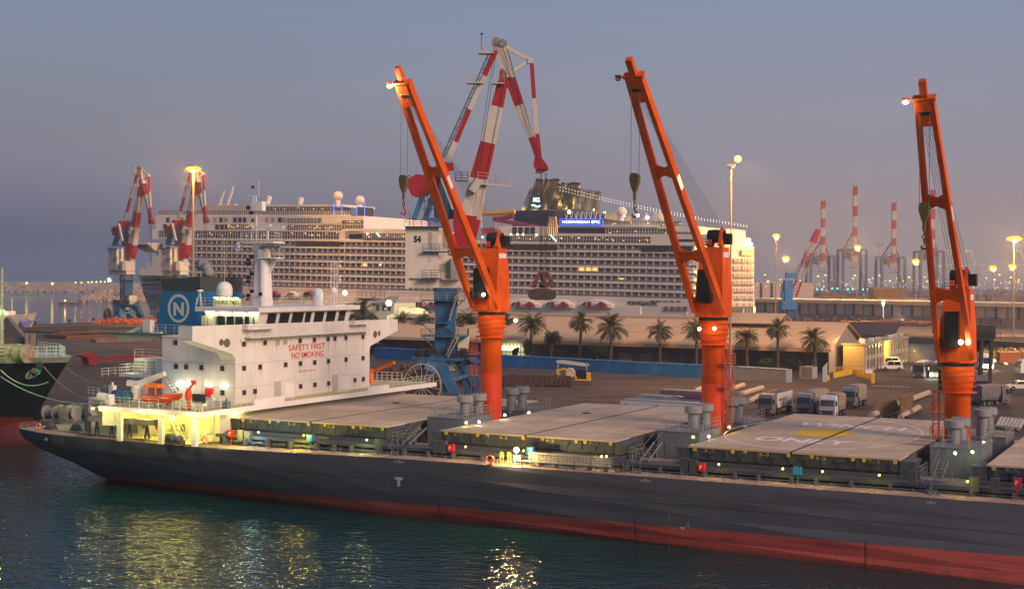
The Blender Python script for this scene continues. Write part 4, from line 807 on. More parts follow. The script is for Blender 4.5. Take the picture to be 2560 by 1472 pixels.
for n_, y in (('12', 1283), ('11', 1308), ('10', 1336)): a = HP(1665.5, y); q.text(n_, a, (1, 0, 0), (0, 0, 1), .3, .26, .02)
a = HP(1707, 1317.5); q.torus((a.x, a.y, a.z), .17, .022, 16, 4); q.box((a.x-.25, a.y-.02, a.z-.02), (a.x+.25, a.y+.01, a.z+.02))
for pts in ([(1720, 1303), (1721, 1303), (1721, 1327), (1720, 1327)], [(1714, 1307), (1720, 1307.5), (1720, 1308.3), (1714, 1307.8)], [(1714, 1313), (1727, 1314), (1727, 1315), (1714, 1314)], [(1720, 1319), (1727, 1319.6), (1727, 1320.4), (1720, 1319.8)], [(1720, 1326), (1727, 1326.6), (1727, 1327.4), (1720, 1326.8)]): hq(pts)
q.build('draught_marks', wm_, SH)
# life rings hung on the rail
def lifering(x, y, t, lab, rr=.38):
    p = PT(x, y, t); o = MB().torus(p, rr, .085, 20, 8, (1, 0, 0), (0, 0, 1)).build('life_ring', [mat('ring_orange', (.80, .07, .015), .5)], None, off=Vector((p.x, p.y, p.z)))
    o.location = wd(*p); o.rotation_euler = (0, 0, -TH); tag(o, lab, 'life ring', 'life rings on the bulk carrier rail')
    for k in range(4):
        a = .785+k*1.571; q = MB(); c = p+Vector((math.cos(a)*rr, 0, math.sin(a)*rr)); q.cbox(c, (.12, .19, .12)); q.build('reflective_band', whitec, o, off=Vector((p.x, p.y, p.z)))
lifering(1225, 1149, 119.9, 'orange life ring on the rail amidships, just left of the bright walkway lamp', .42)
lifering(511, 1099, 119.8, 'orange life ring at the foot of the tall white post under the boat deck', .34)
lifering(96, 1065, 119.5, 'orange life ring on the rail at the dark stern end of the bulk carrier', .34)
# ================================================================== THE CRUISE LINER
LN = thing('cruise_liner', 'huge white cruise liner with rows of balconies and a lit slatted funnel behind the warehouse', 'cruise ship', (-340, 590, 0), 'ship')
LA = .0161; SR = -340.0; LN.rotation_euler = (Matrix.Rotation(-TH, 4, 'Z') @ Matrix.Rotation(LA, 4, 'Y')).to_euler()
T0, T1, TC = 560.0, 625.0, 592.5
def LL(x, y, t=T0): p = PT(x, y, t); return Vector((p.x, t, p.z+LA*(p.x-SR)))
lw = mat('liner_white', (.76, .68, .58), .5, var=.07, scale=.05); lb = mat('liner_beige', (.54, .41, .32), .6, var=.1, scale=.05)
navy = mat('liner_navy', (.022, .030, .060), .5, var=.1); lglass = mat('liner_glass', (.035, .035, .045), .15, spec=.6, var=.4, scale=.15)
lrail = mat('balcony_glass', (.20, .20, .22), .15, spec=.6, var=.2); ldoor = mat('balcony_door', (.15, .13, .115), .2, var=.3, scale=.3)
zs = [LL(1650, y).z for y in (748, 729, 709, 690, 671, 651.5, 630, 609)]
pit = (zs[6]-zs[0])/6; zs = [zs[0]+pit*k for k in range(8)]
SE = LL(1770, 700).x; SB = LL(480, 700).x
# hull with a flaring, raked bow
rings = []
zt = LL(360, 699, TC).z+3
for s, hd, hw, zk in ((SE, 32.5, 31, -3), (SE-40, 32.5, 32, -4), (SB+5, 32.5, 31, -4), (-486, 30, 24, -4), (-500, 26, 15, -4), (-514, 20, 7, -4), (-527, 11.5, 2.2, -4)):
    rings.append([(s, TC-hd, zt if s < SB else zs[0]), (s, TC-(hd*.62+hw*.38), zt*.55), (s, TC-hw, 3), (s, TC-hw*.85, zk), (s, TC+hw*.85, zk), (s, TC+hw, 3), (s, TC+(hd*.62+hw*.38), zt*.55), (s, TC+hd, zt if s < SB else zs[0])])
tip = LL(345, 700, TC); ftx = LL(396, 800, TC)
rings.append([(tip.x, TC-.8, zt), (tip.x*.6+ftx.x*.4, TC-.6, zt*.55), (ftx.x, TC-.5, 3), (ftx.x, TC-.3, -4), (ftx.x, TC+.3, -4), (ftx.x, TC+.5, 3), (tip.x*.6+ftx.x*.4, TC+.6, zt*.55), (tip.x, TC+.8, zt)])
hl = MB().loft(rings).build('hull', lw, LN)
# bow block: tiers with rounded windows
q = MB(); zb = zt
tiers = [(-524, 21, 0), (-519, 24, 1), (-515, 26.5, 2), (-511, 28.5, 3), (-508, 30, 4)]
for s, hw, k in tiers: q.loft([[(s, TC-hw*.55, zb+k*pit-.1), (s+16, T0+.2, zb+k*pit-.1), (SB-3, T0+.2, zb+k*pit-.1), (SB-3, T1, zb+k*pit-.1), (s+16, T1, zb+k*pit-.1), (s, TC+hw*.55, zb+k*pit-.1)], [(s+.4, TC-hw*.55, zb+(k+1)*pit), (s+16, T0+.2, zb+(k+1)*pit), (SB-3, T0+.2, zb+(k+1)*pit), (SB-3, T1, zb+(k+1)*pit), (s+16, T1, zb+(k+1)*pit), (s+.4, TC+hw*.55, zb+(k+1)*pit)]])
q.build('forward_superstructure', lw, LN)
wk = 0
for y, xs in ((648, (419, 411)), (665, (404, 417, 391)), (650+35, ()), (651, (403,)), (632, (408, 418)), (619.5, (418,)), (668, (372, 385, 398, 411)), (683, (362, 375, 388, 401, 415)), (699.5, (360, 371, 383, 394, 406)), (712, (358, 368, 379, 391, 402))):
    for x in xs:
        f = max(0, (430-x))/90; t = T0+.0+f*f*16; p = LL(x, y, t); q = MB(); q.cbox((p.x, p.y, p.z), (1.7, 1.2, 1.5 if y < 705 else 1.0)); q.build('bow_window', lglass, LN)
p = LL(388, 619, 566); q = MB(); q.loft([[(p.x-4.5, 563, p.z-2.5), (p.x+3.5, 563, p.z-2.5), (p.x+3.5, 600, p.z-2.5), (p.x-4.5, 600, p.z-2.5)], [(p.x-6.5, 554, p.z+1.6), (p.x+5, 554, p.z+1.6), (p.x+5, 605, p.z+1.6), (p.x-6.5, 605, p.z+1.6)]]); q.box((p.x-7, 553.6, p.z+1.6), (p.x+5.5, 606, p.z+2.3)); q.build('bridge_wing', lw, LN)
q = MB(); q.box((p.x-6.0, 553.7, p.z-.9), (p.x+4.6, 553.9, p.z+1.4)); q.build('bridge_window', lglass, LN)
# long balcony block
TB = T0+1.9
q = MB(); q.box((SB-6, TB, zs[0]-.1), (SE-2, T1, zs[7])); q.build('balcony_block', lb, LN)
for k in range(8):
    q = MB(); s1 = LL(1730, 700).x if k < 7 else SE
    q.box((SB-8, T0-.02, zs[k]-.55), (s1, TB+.1, zs[k]+.38)); q.build('balcony_slab', lw, LN)
cell = 3.25; cm = MB()
cm.box((-.08, 0, .38), (.08, 1.9, pit-.5)); cmr = MB()
def cell_mesh(s, z, dark, b):
    b.mi = 0; b.box((s-.09, T0+.1, z+.3), (s+.09, TB, z+pit-.5))
    b.mi = 1; b.box((s+.5, TB-.1, z+.3), (s+1.55+dark*.5, TB-.02, z+pit-.8))
    b.mi = 2; b.box((s+.1, T0+.05, z+.38), (s+cell-.1, T0+.12, z+1.35))
    b.mi = 1; b.box((s+2.1, T0+.6, z+.3), (s+2.7, T0+1.3, z+1.0))
ms3 = [lw, ldoor, lrail]
rr = random.Random(5); s = SE-9.0; cells = []
while s > SB:
    for k in range(7): cells.append((s, zs[k], k))
    s -= cell
cells.sort(key=lambda c: -c[0])
skipw = LL(1545, 620).x; skipa, skipb = LL(1275, 620).x, LL(1390, 620).x
cells = [c for c in cells if not (c[2] == 6 and (c[0] > LL(1595, 620).x-3 or skipa-3 < c[0] < skipb))]
src = None
for c in cells[:98]:
    if src is None:
        b = MB(); cell_mesh(c[0], c[1], .3, b); src = b.build('balcony', ms3, LN, off=Vector((c[0], T0, c[1]))); src.location = Vector((c[0], T0, c[1]))-OFF[LN.name]
    else:
        o = src.copy(); COL.objects.link(o); o.location = Vector((c[0], T0, c[1]))-OFF[LN.name]
b = MB()
for c in cells[98:]: cell_mesh(c[0], c[1], rr.random(), b)
tag(b.build('balconies', ms3, LN), kind='stuff')
b = MB()
for k, (x, y) in enumerate(((905, 662), (1448, 672), (1465, 672), (1480, 672), (797, 712), (880, 725), (1545, 700))):
    p = LL(x, y); b.box((p.x-1.2, TB-.12, p.z-.9), (p.x+1.4, TB-.11, p.z+.9))
b.build('lit_cabin', em('cabin_glow', (1, .62, .14), .9), LN)
# vertical seams + the stern: rounded quarter with lit windows and the flat transom with cabin grid
q = MB(); q.loft([[(SE-10, T0+.3, 1), (SE-1.5, T0+2, 1), (SE, T0+9, 1), (SE, T1, 1), (SE-12, T1, 1)], [(SE-10, T0+.3, zs[7]+.6), (SE-1.5, T0+2, zs[7]+.6), (SE-1, T0+9, zs[7]+.6), (SE-1, T1, zs[7]+.6), (SE-12, T1, zs[7]+.6)]]); q.build('stern', lw, LN)
q = MB()
for y in (620, 641, 681, 701, 720, 740):
    for x in (1731, 1746, 1758):
        p = LL(x, y, T0+1.2); q.box((p.x-1.2, p.y-.3-(x-1731)*.02, p.z-.75), (p.x+1.2, p.y+.5, p.z+.75))
q.build('lit_quarter_windows', em('quarter_glow', (1, .72, .25), 1.3), LN)
for r in range(7):
    for cx0, cx1 in ((1832, 1849), (1852, 1864), (1866, 1881)):
        y = 652.5+r*18.6; a = PS(cx0, y-6.5, SE); c = PS(cx1, y+6.5, SE); az = a.z+LA*(SE-SR); cz = c.z+LA*(SE-SR)
        w_ = MB().box((SE-.4, a.y, cz), (SE+.12, c.y, az)).build('stern_balcony', lb, LN)
        g = MB().box((SE+.12, a.y, cz), (SE+.2, c.y, cz+(az-cz)*.38)); g.box((SE+.1, (a.y*.6+c.y*.4), cz), (SE+.16, a.y*.45+c.y*.55, az)); g.build('stern_balcony_rail', lrail, w_)
for x0, x1, y0, y1, m in ((1829, 1856, 767, 794, ldoor), (1860, 1866, 767, 781, ldoor), (1868, 1874, 767, 781, ldoor), (1876, 1881, 767, 781, ldoor), (1883, 1887, 767, 781, em('quarter_glow', (1, .72, .25), 1.3)), (1860, 1881, 788, 794, ldoor), (1850, 1881, 624, 640, lb)):
    a = PS(x0, y0, SE); c = PS(x1, y1, SE); MB().box((SE-.3, a.y, c.z+LA*(SE-SR)), (SE+.15, c.y, a.z+LA*(SE-SR))).build('stern_window', m, LN)
a = PS(1812, 572, SE-6); c = PS(1859, 618, SE-6); MB().box((SE-18, a.y, zs[7]), (SE-6, c.y, a.z+LA*(SE-SR))).build('stern_tower', lw, LN)
a = PS(1859, 612, SE-1); c = PS(1880, 616, SE-1); MB().box((SE-1.5, a.y, a.z+LA*(SE-SR)), (SE-1, c.y-.5, a.z+LA*(SE-SR)+1.3)).build('blue_light_strip', em('blue_led', (.05, .14, 1), 1.3), LN)
# ---- upper decks drawn as slabs/windows at measured places on the near side
def slabx(x0, x1, y0, y1, m, nm, t=T0, depth=60, par=LN, dt=0):
    a = LL(x0, y1, t); c = LL(x1, y0, t); return MB().box((a.x, t, a.z), (c.x, t+depth, c.z)).build(nm, m, par)
def grid(x0, x1, y0, y1, n, nm='window_band', t=T0, lit=0, m=None):
    o = slabx(x0, x1, y0, y1, m or lglass, nm, t-.15, .3); a = LL(x0, y1, t); c = LL(x1, y0, t); g = MB()
    for k in range(n+1): s = a.x+(c.x-a.x)*k/n; g.box((s-.09, t-.25, a.z), (s+.09, t-.14, c.z))
    g.box((a.x, t-.24, (a.z+c.z)/2-.05), (c.x, t-.14, (a.z+c.z)/2+.07)); g.build('mullions', lw, o)
    if lit:
        r_ = random.Random(int(x0)); q = MB()
        for k in range(lit): s = a.x+(c.x-a.x)*r_.random(); z = a.z+(c.z-a.z)*(.3+.55*r_.random()); q.cbox((s, t-.2, z), (.5, .1, .28))
        q.build('deck_lights', em('deck_glow', (1, .66, .18), 1.6), o)
    return o
# left part
slabx(378, 905, 577, 597, lw, 'deck_tier', T0+.6); grid(395, 845, 579.5, 593, 70, t=T0+.6, lit=24)
slabx(386, 860, 560, 577, lw, 'deck_tier', T0+2); slabx(386, 860, 540, 560, lw, 'deck_tier', T0+3)
for x in (405, 427, 447, 467, 535, 547, 559): slabx(x, x+9, 561, 574, lglass, 'cabin_window', T0+1.8, .3); 
for x in (412, 447, 470, 531, 545, 558, 580, 592, 604, 627, 660, 675, 692, 702): slabx(x, x+8, 544, 556, lglass if int(x) % 3 else mat('warm_window', (.45, .32, .18), .4), 'cabin_window', T0+2.8, .3)
grid(567, 630, 561, 573, 12, t=T0+1.9, lit=12, m=mat('warm_band', (.20, .11, .05), .3)); grid(715, 850, 563, 576, 24, t=T0+1.9, lit=10, m=mat('warm_dark', (.12, .07, .05), .3))
grid(714, 850, 546, 557, 16, t=T0+2.9, m=mat('pale_glass', (.22, .19, .17), .2)); grid(392, 870, 526, 537, 90, 'screen_rail', t=T0+4, m=mat('pale_glass2', (.16, .15, .16), .2))
slabx(392, 870, 537, 541, lw, 'deck_edge', T0+3.5); slabx(500, 700, 513, 527, lb, 'top_house', T0+10, 30); grid(645, 850, 517, 526, 24, t=T0+9, lit=8)
slabx(645, 850, 511, 517, lw, 'deck_edge', T0+9, 30)
slabx(860, 1030, 573, 597, lw, 'deck_tier', T0+.6); grid(905, 1020, 584, 598, 26, t=T0+.5, lit=8); slabx(870, 903, 585, 597, glassd, 'lounge_window', T0+.3, .4)
slabx(800, 905, 540, 573, lw, 'deck_tier', T0+2); grid(852, 905, 551, 559, 8, t=T0+1.8, lit=5); grid(852, 905, 563, 570, 8, t=T0+1.8)
for x0, x1, m in ((737, 845, lglass), (1279, 1387, lglass)): pass
slabx(737, 845, 603.5, 615.5, mat('lounge_dark', (.06, .05, .03), .15, var=.5, scale=.4), 'lounge_window', T0-.1, 2)
slabx(1279, 1387, 611, 625, MAT['lounge_dark'], 'lounge_window', T0-.1, 2); slabx(1255, 1275, 611, 624, MAT['lounge_dark'], 'lounge_window', T0-.1, 2)
for x0 in (1600, 1632, 1664, 1696): slabx(x0, x0+29.5, 616, 630, MAT['lounge_dark'] if x0 == 1664 else navy, 'lounge_window', T0-.1, 2)
# right part
slabx(1030, 1390, 602, 609, lw, 'deck_tier', T0+.3); slabx(1240, 1375, 566, 602, lw, 'deck_tier', T0+3)
grid(1245, 1390, 590, 603, 26, t=T0+.3, lit=6)
for x in (1277, 1292, 1308, 1322): slabx(x, x+11, 568, 585, lglass, 'tall_window', T0+2.8, .4); slabx(x, x+11, 589, 602, lglass, 'tall_window', T0+2.8, .4)
slabx(1389, 1765, 586, 609, lw, 'deck_tier', T0+.4); grid(1389, 1623, 592, 605, 34, t=T0+.3, lit=16); slabx(1389, 1735, 565, 590, lw, 'deck_tier', T0+2)
slabx(1389, 1511, 570, 584, lglass, 'lounge_window', T0+1.8, .4); grid(1511, 1668, 572, 587, 22, t=T0+1.8, lit=4); grid(1668, 1730, 580, 592, 10, t=T0+1.8)
grid(1505, 1700, 553, 565, 30, 'screen_rail', t=T0+3, m=MAT['pale_glass2'], lit=6); slabx(1430, 1510, 533, 548, mat('canopy_grey', (.12, .14, .16), .4), 'pool_canopy', T0+12, 30)
slabx(1690, 1730, 598, 604, glassd, 'lounge_window', T0+.2, .3); slabx(1400, 1640, 562, 567, lw, 'deck_edge', T0+1.5)
for x in range(1412, 1516, 12): a = LL(x, 548, T0+4); c = LL(x+3, 530, T0+8); MB().tube(a, c, .15, 5).tube(a, LL(x-4, 533, T0+8), .12, 5).build('canopy_strut', lw, LN)
# name sign
o = slabx(1396, 1502, 548.5, 561.5, navy, 'name_sign', T0+1, .6); a = LL(1396, 561.5, T0+1); c = LL(1502, 548.5, T0+1)
q = MB(); q.text('NORWEGIAN EPIC', (a.x+1.0, T0+.95, a.z+.55), (1, 0, 0), (0, 0, 1), c.x-a.x-2.0, c.z-a.z-1.1, .03); q.build('sign_letters', em('sign_white', (.8, .93, 1), 1.6), o)
q = MB(); q.box((a.x-.2, T0+.9, a.z-.2), (c.x+.2, T0+1, a.z+.12)); q.box((a.x-.2, T0+.9, c.z-.12), (c.x+.2, T0+1, c.z+.2)); q.box((a.x-.2, T0+.9, a.z), (a.x+.15, T0+1, c.z)); q.box((c.x-.15, T0+.9, a.z), (c.x+.2, T0+1, c.z)); q.build('sign_border', em('blue_led', (.05, .14, 1), 1.3), o)
a = LL(1567, 763, T0-.1); c = LL(1643, 763, T0-.1); q = MB(); q.text('NORWEGIAN EPIC', (a.x, T0-.06, LL(1567, 763).z), (1, 0, 0), (0, 0, 1), c.x-a.x, LL(0, 754).z-LL(0, 763).z, .04); q.build('hull_name', mat('name_dark', (.02, .02, .03), .5), LN)
a = LL(366, 725, 572); c = LL(410, 726, 565); ex = (c-a).normalized(); q = MB(); q.text('NORWEGIAN', a+Vector((0, -2.2, 0)), ex, (-.15, -.25, .95), (c-a).length, 1.7, .0)
a = LL(374, 750, 573); c = LL(412, 757, 566); ex = (c-a).normalized(); q.text('EPIC', a+Vector((0, -2.6, 0)), ex, (-.3, -.3, .9), (c-a).length, 4.6, .0); q.build('bow_name', MAT['name_dark'], LN)
for x in (1659, 1675, 1691, 1707): slabx(x, x+9.5, 766, 777, ldoor, 'hull_window', T0-.15, .3)
for x in (1624, 1640, 1657, 1673, 1689): slabx(x, x+11, 751.5, 754.5, ldoor, 'hull_slot', T0-.15, .3)
# promenade recess under the balconies, boats hang in it
slabx(520, 1560, 727, 750, lb, 'promenade_wall', T0+1.0, 2); slabx(500, 1600, 765, 772, lw, 'promenade_edge', T0-.5, 2)
slabx(1180, 1265, 775, 795, lb, 'shell_doors', T0-.1, 1)
# funnel
q = MB(); TF = T0+14
a, b_, c, d = LL(1277, 566, TF), LL(1363, 566, TF), LL(1385, 526, TF), LL(1284, 527, TF)
q.prism([(p.x, TF, p.z) for p in (a, b_, c, d)], (0, 34, 0)); fn = q.build('funnel_base', navy, LN)
q = MB(); n_ = 17
for k in range(n_):
    u_ = k/(n_-1); y = 525-51*u_; xl = 1294.5+25*(u_**.62); xr = 1441+8*u_**3 if u_ < .75 else 1447
    a = LL(xl, y, TF+2); c = LL(xr, y, TF+2); q.box((a.x, TF+2, a.z), (c.x, TF+2.5, a.z+.30)); q.box((a.x, TF+2.4, a.z), (a.x+.5, TF+26, a.z+.30)); q.box((c.x-.5, TF+2.4, a.z), (c.x, TF+26, a.z+.30)); q.box((a.x, TF+25.7, a.z), (c.x, TF+26, a.z+.30))
q.build('funnel_slats', mat('slat', (.05, .05, .05), .4), fn)
q = MB()
for x in (1300, 1320, 1349, 1362, 1385, 1408, 1425, 1441):
    a = LL(x, 525, TF+2.2); c = LL(x if x > 1310 else 1320, 474, TF+2.2); q.tube(a, c, .18, 5)
q.build('funnel_frame', mat('slat', (.1, .1, .1), .4), fn)
for x0, y0, x1, y1 in ((1330, 475, 1339, 452), (1339, 476, 1348, 453), (1352, 474, 1361, 452), (1366, 476, 1373, 453), (1374, 476, 1381, 452), (1381, 477, 1388, 452), (1389, 480, 1393, 463), (1397, 482, 1403, 461), (1409, 484, 1417, 463), (1417, 485, 1424, 461), (1425, 486, 1432, 461), (1434, 488, 1440, 462)):
    a = LL(x0-9, 523, TF+8); m_ = LL(x0, y0, TF+8); c = LL(x1, y1, TF+8); q = MB(); q.tube(a, m_, 1.0, 10); q.tube(m_, c, 1.0, 10); q.build('exhaust_stack', mat('stack_bronze', (.16, .13, .08), .35, metal=.3), fn)
    MB().tube(c, c+(c-m_)*.18, 1.02, 10).build('stack_tip', black, fn)
o = slabx(1324, 1349, 487, 523, mat('sign_teal', (.03, .10, .13), .4), 'line_sign', TF+1, .5)
a, c = LL(1327.5, 505, TF+.9), LL(1345, 494, TF+.9); q = MB(); q.text('NCL', (a.x, TF+.9, a.z), (1, 0, .0), (.15, 0, 1), c.x-a.x, c.z-a.z, .04)
pts = [LL(1325+k*2.4, 515+2.4*math.sin(k*.7+.6)*(-1 if k < 5 else -1), TF+.9) for k in range(10)]; q.path(pts, .32, 6); q.build('sign_mark', em('sign_white', (.8, .93, 1), 1.6), o)
for x, y in ((1300, 520), (1330, 524), (1360, 520), (1395, 510), (1410, 520), (1430, 505), (1440, 520), (1385, 490)): lamp('funnel_glow', LL(x, y+2, TF+1 if x < 1350 else TF+7), 900, (1, .72, .25), .8, LN)
for x, y, e_ in ((1418.5, 530, 14), (1589, 538.5, 22), (1614, 544, 22), (1274, 586, 9), (1290, 586, 9), (1304, 586, 9), (1338, 587, 9), (1678, 560, 8), (1556, 540, 4), (1480, 525, 5), (1507, 531, 5), (1203, 593, 9), (915, 585, 4), (949, 662, 3), (1012, 560, 3)):
    MB().ball(LL(x, y, T0-.5), .75 if e_ > 10 else .42, 10, 6).build('deck_floodlight', em('flood_%d' % e_, (1, .86, .50), e_*.55), LN)
# orange lit cage beside the sign
q = MB(); 
for k in range(11): y = 602-k*5.6; u_ = k/10; hw = 12.5-5*u_**2; a = LL(1377-hw, y, T0+1); c = LL(1377+hw, y-3.8, T0+1); q.box((a.x, T0+1, a.z), (c.x, T0+2, c.z))
q.build('lit_cage', em('cage_glow', (1, .52, .18), .75), LN)
q = MB()
for x in (1364, 1371, 1378, 1385, 1391): q.tube(LL(x, 603, T0+.6), LL(1377+(x-1377)*.4, 541, T0+.6), .22, 5)
q.build('cage_bars', navy, LN)
MB().beam(LL(1373, 588, T0-.2), LL(1387, 603, T0-.2), .5, .5).build('green_strip', em('green_led', (.5, 1, .75), 1.4), LN)
MB().beam(LL(938, 582, T0-.2), LL(946, 592, T0-.2), .45, .45).build('green_strip', em('green_led', (.5, 1, .75), 1.4), LN)
# radar domes, towers with blue led, raked vents, dish masts
for x, y, r_, yb in ((841, 490, 14, 518), (896, 501, 13.5, 520), (1548.5, 530, 14.5, 556), (1648, 545, 14, 566)):
    p = LL(x, y, T0+8); b0 = LL(x, yb, T0+8); R = r_/PT(x, y, T0+8).y*1.0; R = r_*594/3480
    q = MB(); q.ball(p, R, 18, 12); q.lathe((p.x, p.y, 0), [(R*.55, b0.z-2), (R*.5, p.z-R*.7)], 14); q.build('radar_dome', lw, LN, smooth=True)
for x, y0, y1 in ((841, 518, 580), (898, 518, 576)):
    a = LL(x-9, y1, T0+4); c = LL(x+9, y0, T0+4); q = MB(); q.box((a.x, T0+4, a.z), (c.x, T0+12, c.z)); q.build('dark_tower', navy, LN)
    q = MB(); [q.box((s_-.2, T0+3.8, a.z+1), (s_+.2, T0+4, c.z+2)) for s_ in (a.x-.2, c.x+.2)]; q.build('led_strip', em('blue_led', (.05, .14, 1), 1.3), LN)
for x0, y0, x1, y1, r_ in ((664, 510, 670, 491, 1.35), (745, 515, 750, 494, 1.3), (1630, 560, 1642, 537, 2.2), (1602, 555, 1612, 533, .8), (1640, 560, 1658, 528, 1.8)): MB().tube(LL(x0, y0, T0+12), LL(x1, y1, T0+12), r_, 14).build('raked_vent', lw, LN)
for x0, y0, x1, y1 in ((540, 527, 557, 478), (558, 527, 577, 481), (566, 505, 580, 466)): MB().beam(LL(x0, y0, T0+12), LL(x1, y1, T0+12), 1.2, 1.2, .5, .5).build('signal_mast', lw, LN)
q = MB(); q.box(LL(533, 513, T0+12), LL(590, 511, T0+14)); q.build('mast_yard', lw, LN)
# water slides
q = MB(); q.path([LL(x, y, T0+6) for x, y in ((1190, 531), (1215, 534), (1245, 533), (1283, 529))], 1.1, 10); q.build('yellow_slide', mat('slide_yellow', (.62, .36, .03), .4), LN)
q = MB(); q.path([LL(x, y, T0+6) for x, y in ((1280, 540), (1250, 546), (1230, 547), (1245, 551), (1280, 557), (1320, 565), (1365, 572))], 1.0, 10); q.build('purple_slide', mat('slide_purple', (.24, .035, .09), .4), LN)
q = MB()
for x, yb in ((1236, 575), (1262, 575), (1200, 570)): q.tube(LL(x, 532, T0+6), LL(x, yb, T0+6), .3, 6)
q.build('slide_support', lw, LN); slabx(1200, 1262, 570, 585, mat('slide_red', (.5, .08, .05), .5), 'play_deck', T0+8, 6)
# ropes of light from funnel to stern
lt = thing('light_string', 'double string of small white lights running from the liner funnel down to its stern', 'light string', (-300, 580, 0), 'ship')
q = MB(); q2 = MB()
for y0, y1, y2 in ((468, 500, 564), (476, 508, 567)):
    pts = []
    n_ = 62
    for k in range(n_+1):
        u_ = k/n_; x = 1400+467*u_; y = y0+(y2-y0)*u_+ (6*math.sin(u_*3.14)); p = PT(x, y, 575); pts.append(p); q.ball(p, .13, 5, 4)
    q2.path(pts, .04, 3)
q.build('bulb_row', em('string_bulb', (1, .95, .75), 3.0), lt); q2.build('wire', wire, lt)
# lifeboats under the promenade
def lifeboat(x0, x1, y0, y1, lab, cm_, roof=1):
    a = PT(x0, y1, T0-1.2); c = PT(x1, y0, T0-1.2); L_ = (c.x-a.x)/2; H = c.z-a.z; cx = (a.x+c.x)/2
    o = thing('lifeboat', lab, 'lifeboat', (cx, T0-1.2, a.z), 'ship', group='lifeboats hanging along the liner')
    q = MB(); rg = []
    for k in range(13):
        u_ = -1+k/6; f = max(.12, 1-abs(u_)**3.2); rg.append([(cx+L_*u_, T0-1.2-1.7*f, a.z+H*.5), (cx+L_*u_*.97, T0-1.2-1.2*f, a.z+H*.12), (cx+L_*u_*.9, T0-1.2, a.z+.02), (cx+L_*u_*.97, T0+.2*f, a.z+H*.12), (cx+L_*u_, T0+.3*f, a.z+H*.5)])
    q.loft(rg); q.build('hull', lw if cm_ != 'r' else mat('boat_dark', (.10, .05, .04), .5), o)
    q = MB(); rg = []
    for k in range(13):
        u_ = -1+k/6; f = max(.15, 1-abs(u_)**3); rg.append([(cx+L_*u_*.98, T0-1.2-1.6*f, a.z+H*.5), (cx+L_*u_*.93, T0-1.2-1.25*f, a.z+H*(.5+.4*f)), (cx+L_*u_*.9, T0-1.2, a.z+H*(.5+.5*f)), (cx+L_*u_*.98, T0+.2, a.z+H*.5)])
    q.loft(rg); q.build('canopy', mat('canopy_red', (.42, .03, .03), .45) if cm_ == 'r' else lw, o)
    bur = mat('burgundy', (.20, .012, .030), .5); q = MB(); T_ = T0-2.95
    if cm_ == 'w':
        for u0, u1 in ((-.52, -.30), (.22, .44)): q.box((cx+L_*u0, T_-.1, a.z+H*.15), (cx+L_*u1, T_+.4, a.z+H*.72))
        q.build('door', bur, o)
        q = MB(); pts = [(cx+L_*u_, T_-.06, a.z+H*z) for u_, z in ((-.2, .2), (.08, .5), (.3, .68), (.55, .62), (.7, .42), (.74, .18))]; q.prism(pts, (0, .5, 0)); q.build('wave_mark', mat('rose_mark', (.38, .05, .12), .5), o)
        q = MB(); q.prism([(cx-L_*.93, T_+.4, a.z+H*.3), (cx-L_*.78, T_+.3, a.z+H*.3), (cx-L_*.62, T_+.2, a.z+H*.68), (cx-L_*.75, T_+.2, a.z+H*.66)], (0, .3, 0)); q.build('side_window', navy, o)
    else:
        for k in range(4): q.box((cx-L_*.5+L_*.28*k, T_-.05, a.z+H*.55), (cx-L_*.34+L_*.28*k, T_+.5, a.z+H*.72))
        q.build('window_row', navy, o)
    return o
for x0, x1, t_ in ((583, 611, 'red topped lifeboat nearest the blue funnel of the bulk carrier'), (673, 700, 'red topped lifeboat just right of the thick white ship mast'), (758, 787, 'red topped lifeboat left of the thin lattice mast')): lifeboat(x0, x1, 727, 744, t_, 'r')
lifeboat(718, 746, 728, 744, 'white lifeboat between two red topped ones', 'n')
for x0, x1, t_ in ((1278, 1352, 'white tender with burgundy wave directly below the hanging grab bucket'), (1364, 1436, 'white tender with burgundy wave, middle one of the three in the row'), (1454, 1533, 'white tender with burgundy wave nearest the name on the hull'), (1036, 1105, 'white tender with burgundy doors behind the blue crane tower')): lifeboat(x0, x1, 748, 771, t_, 'w')
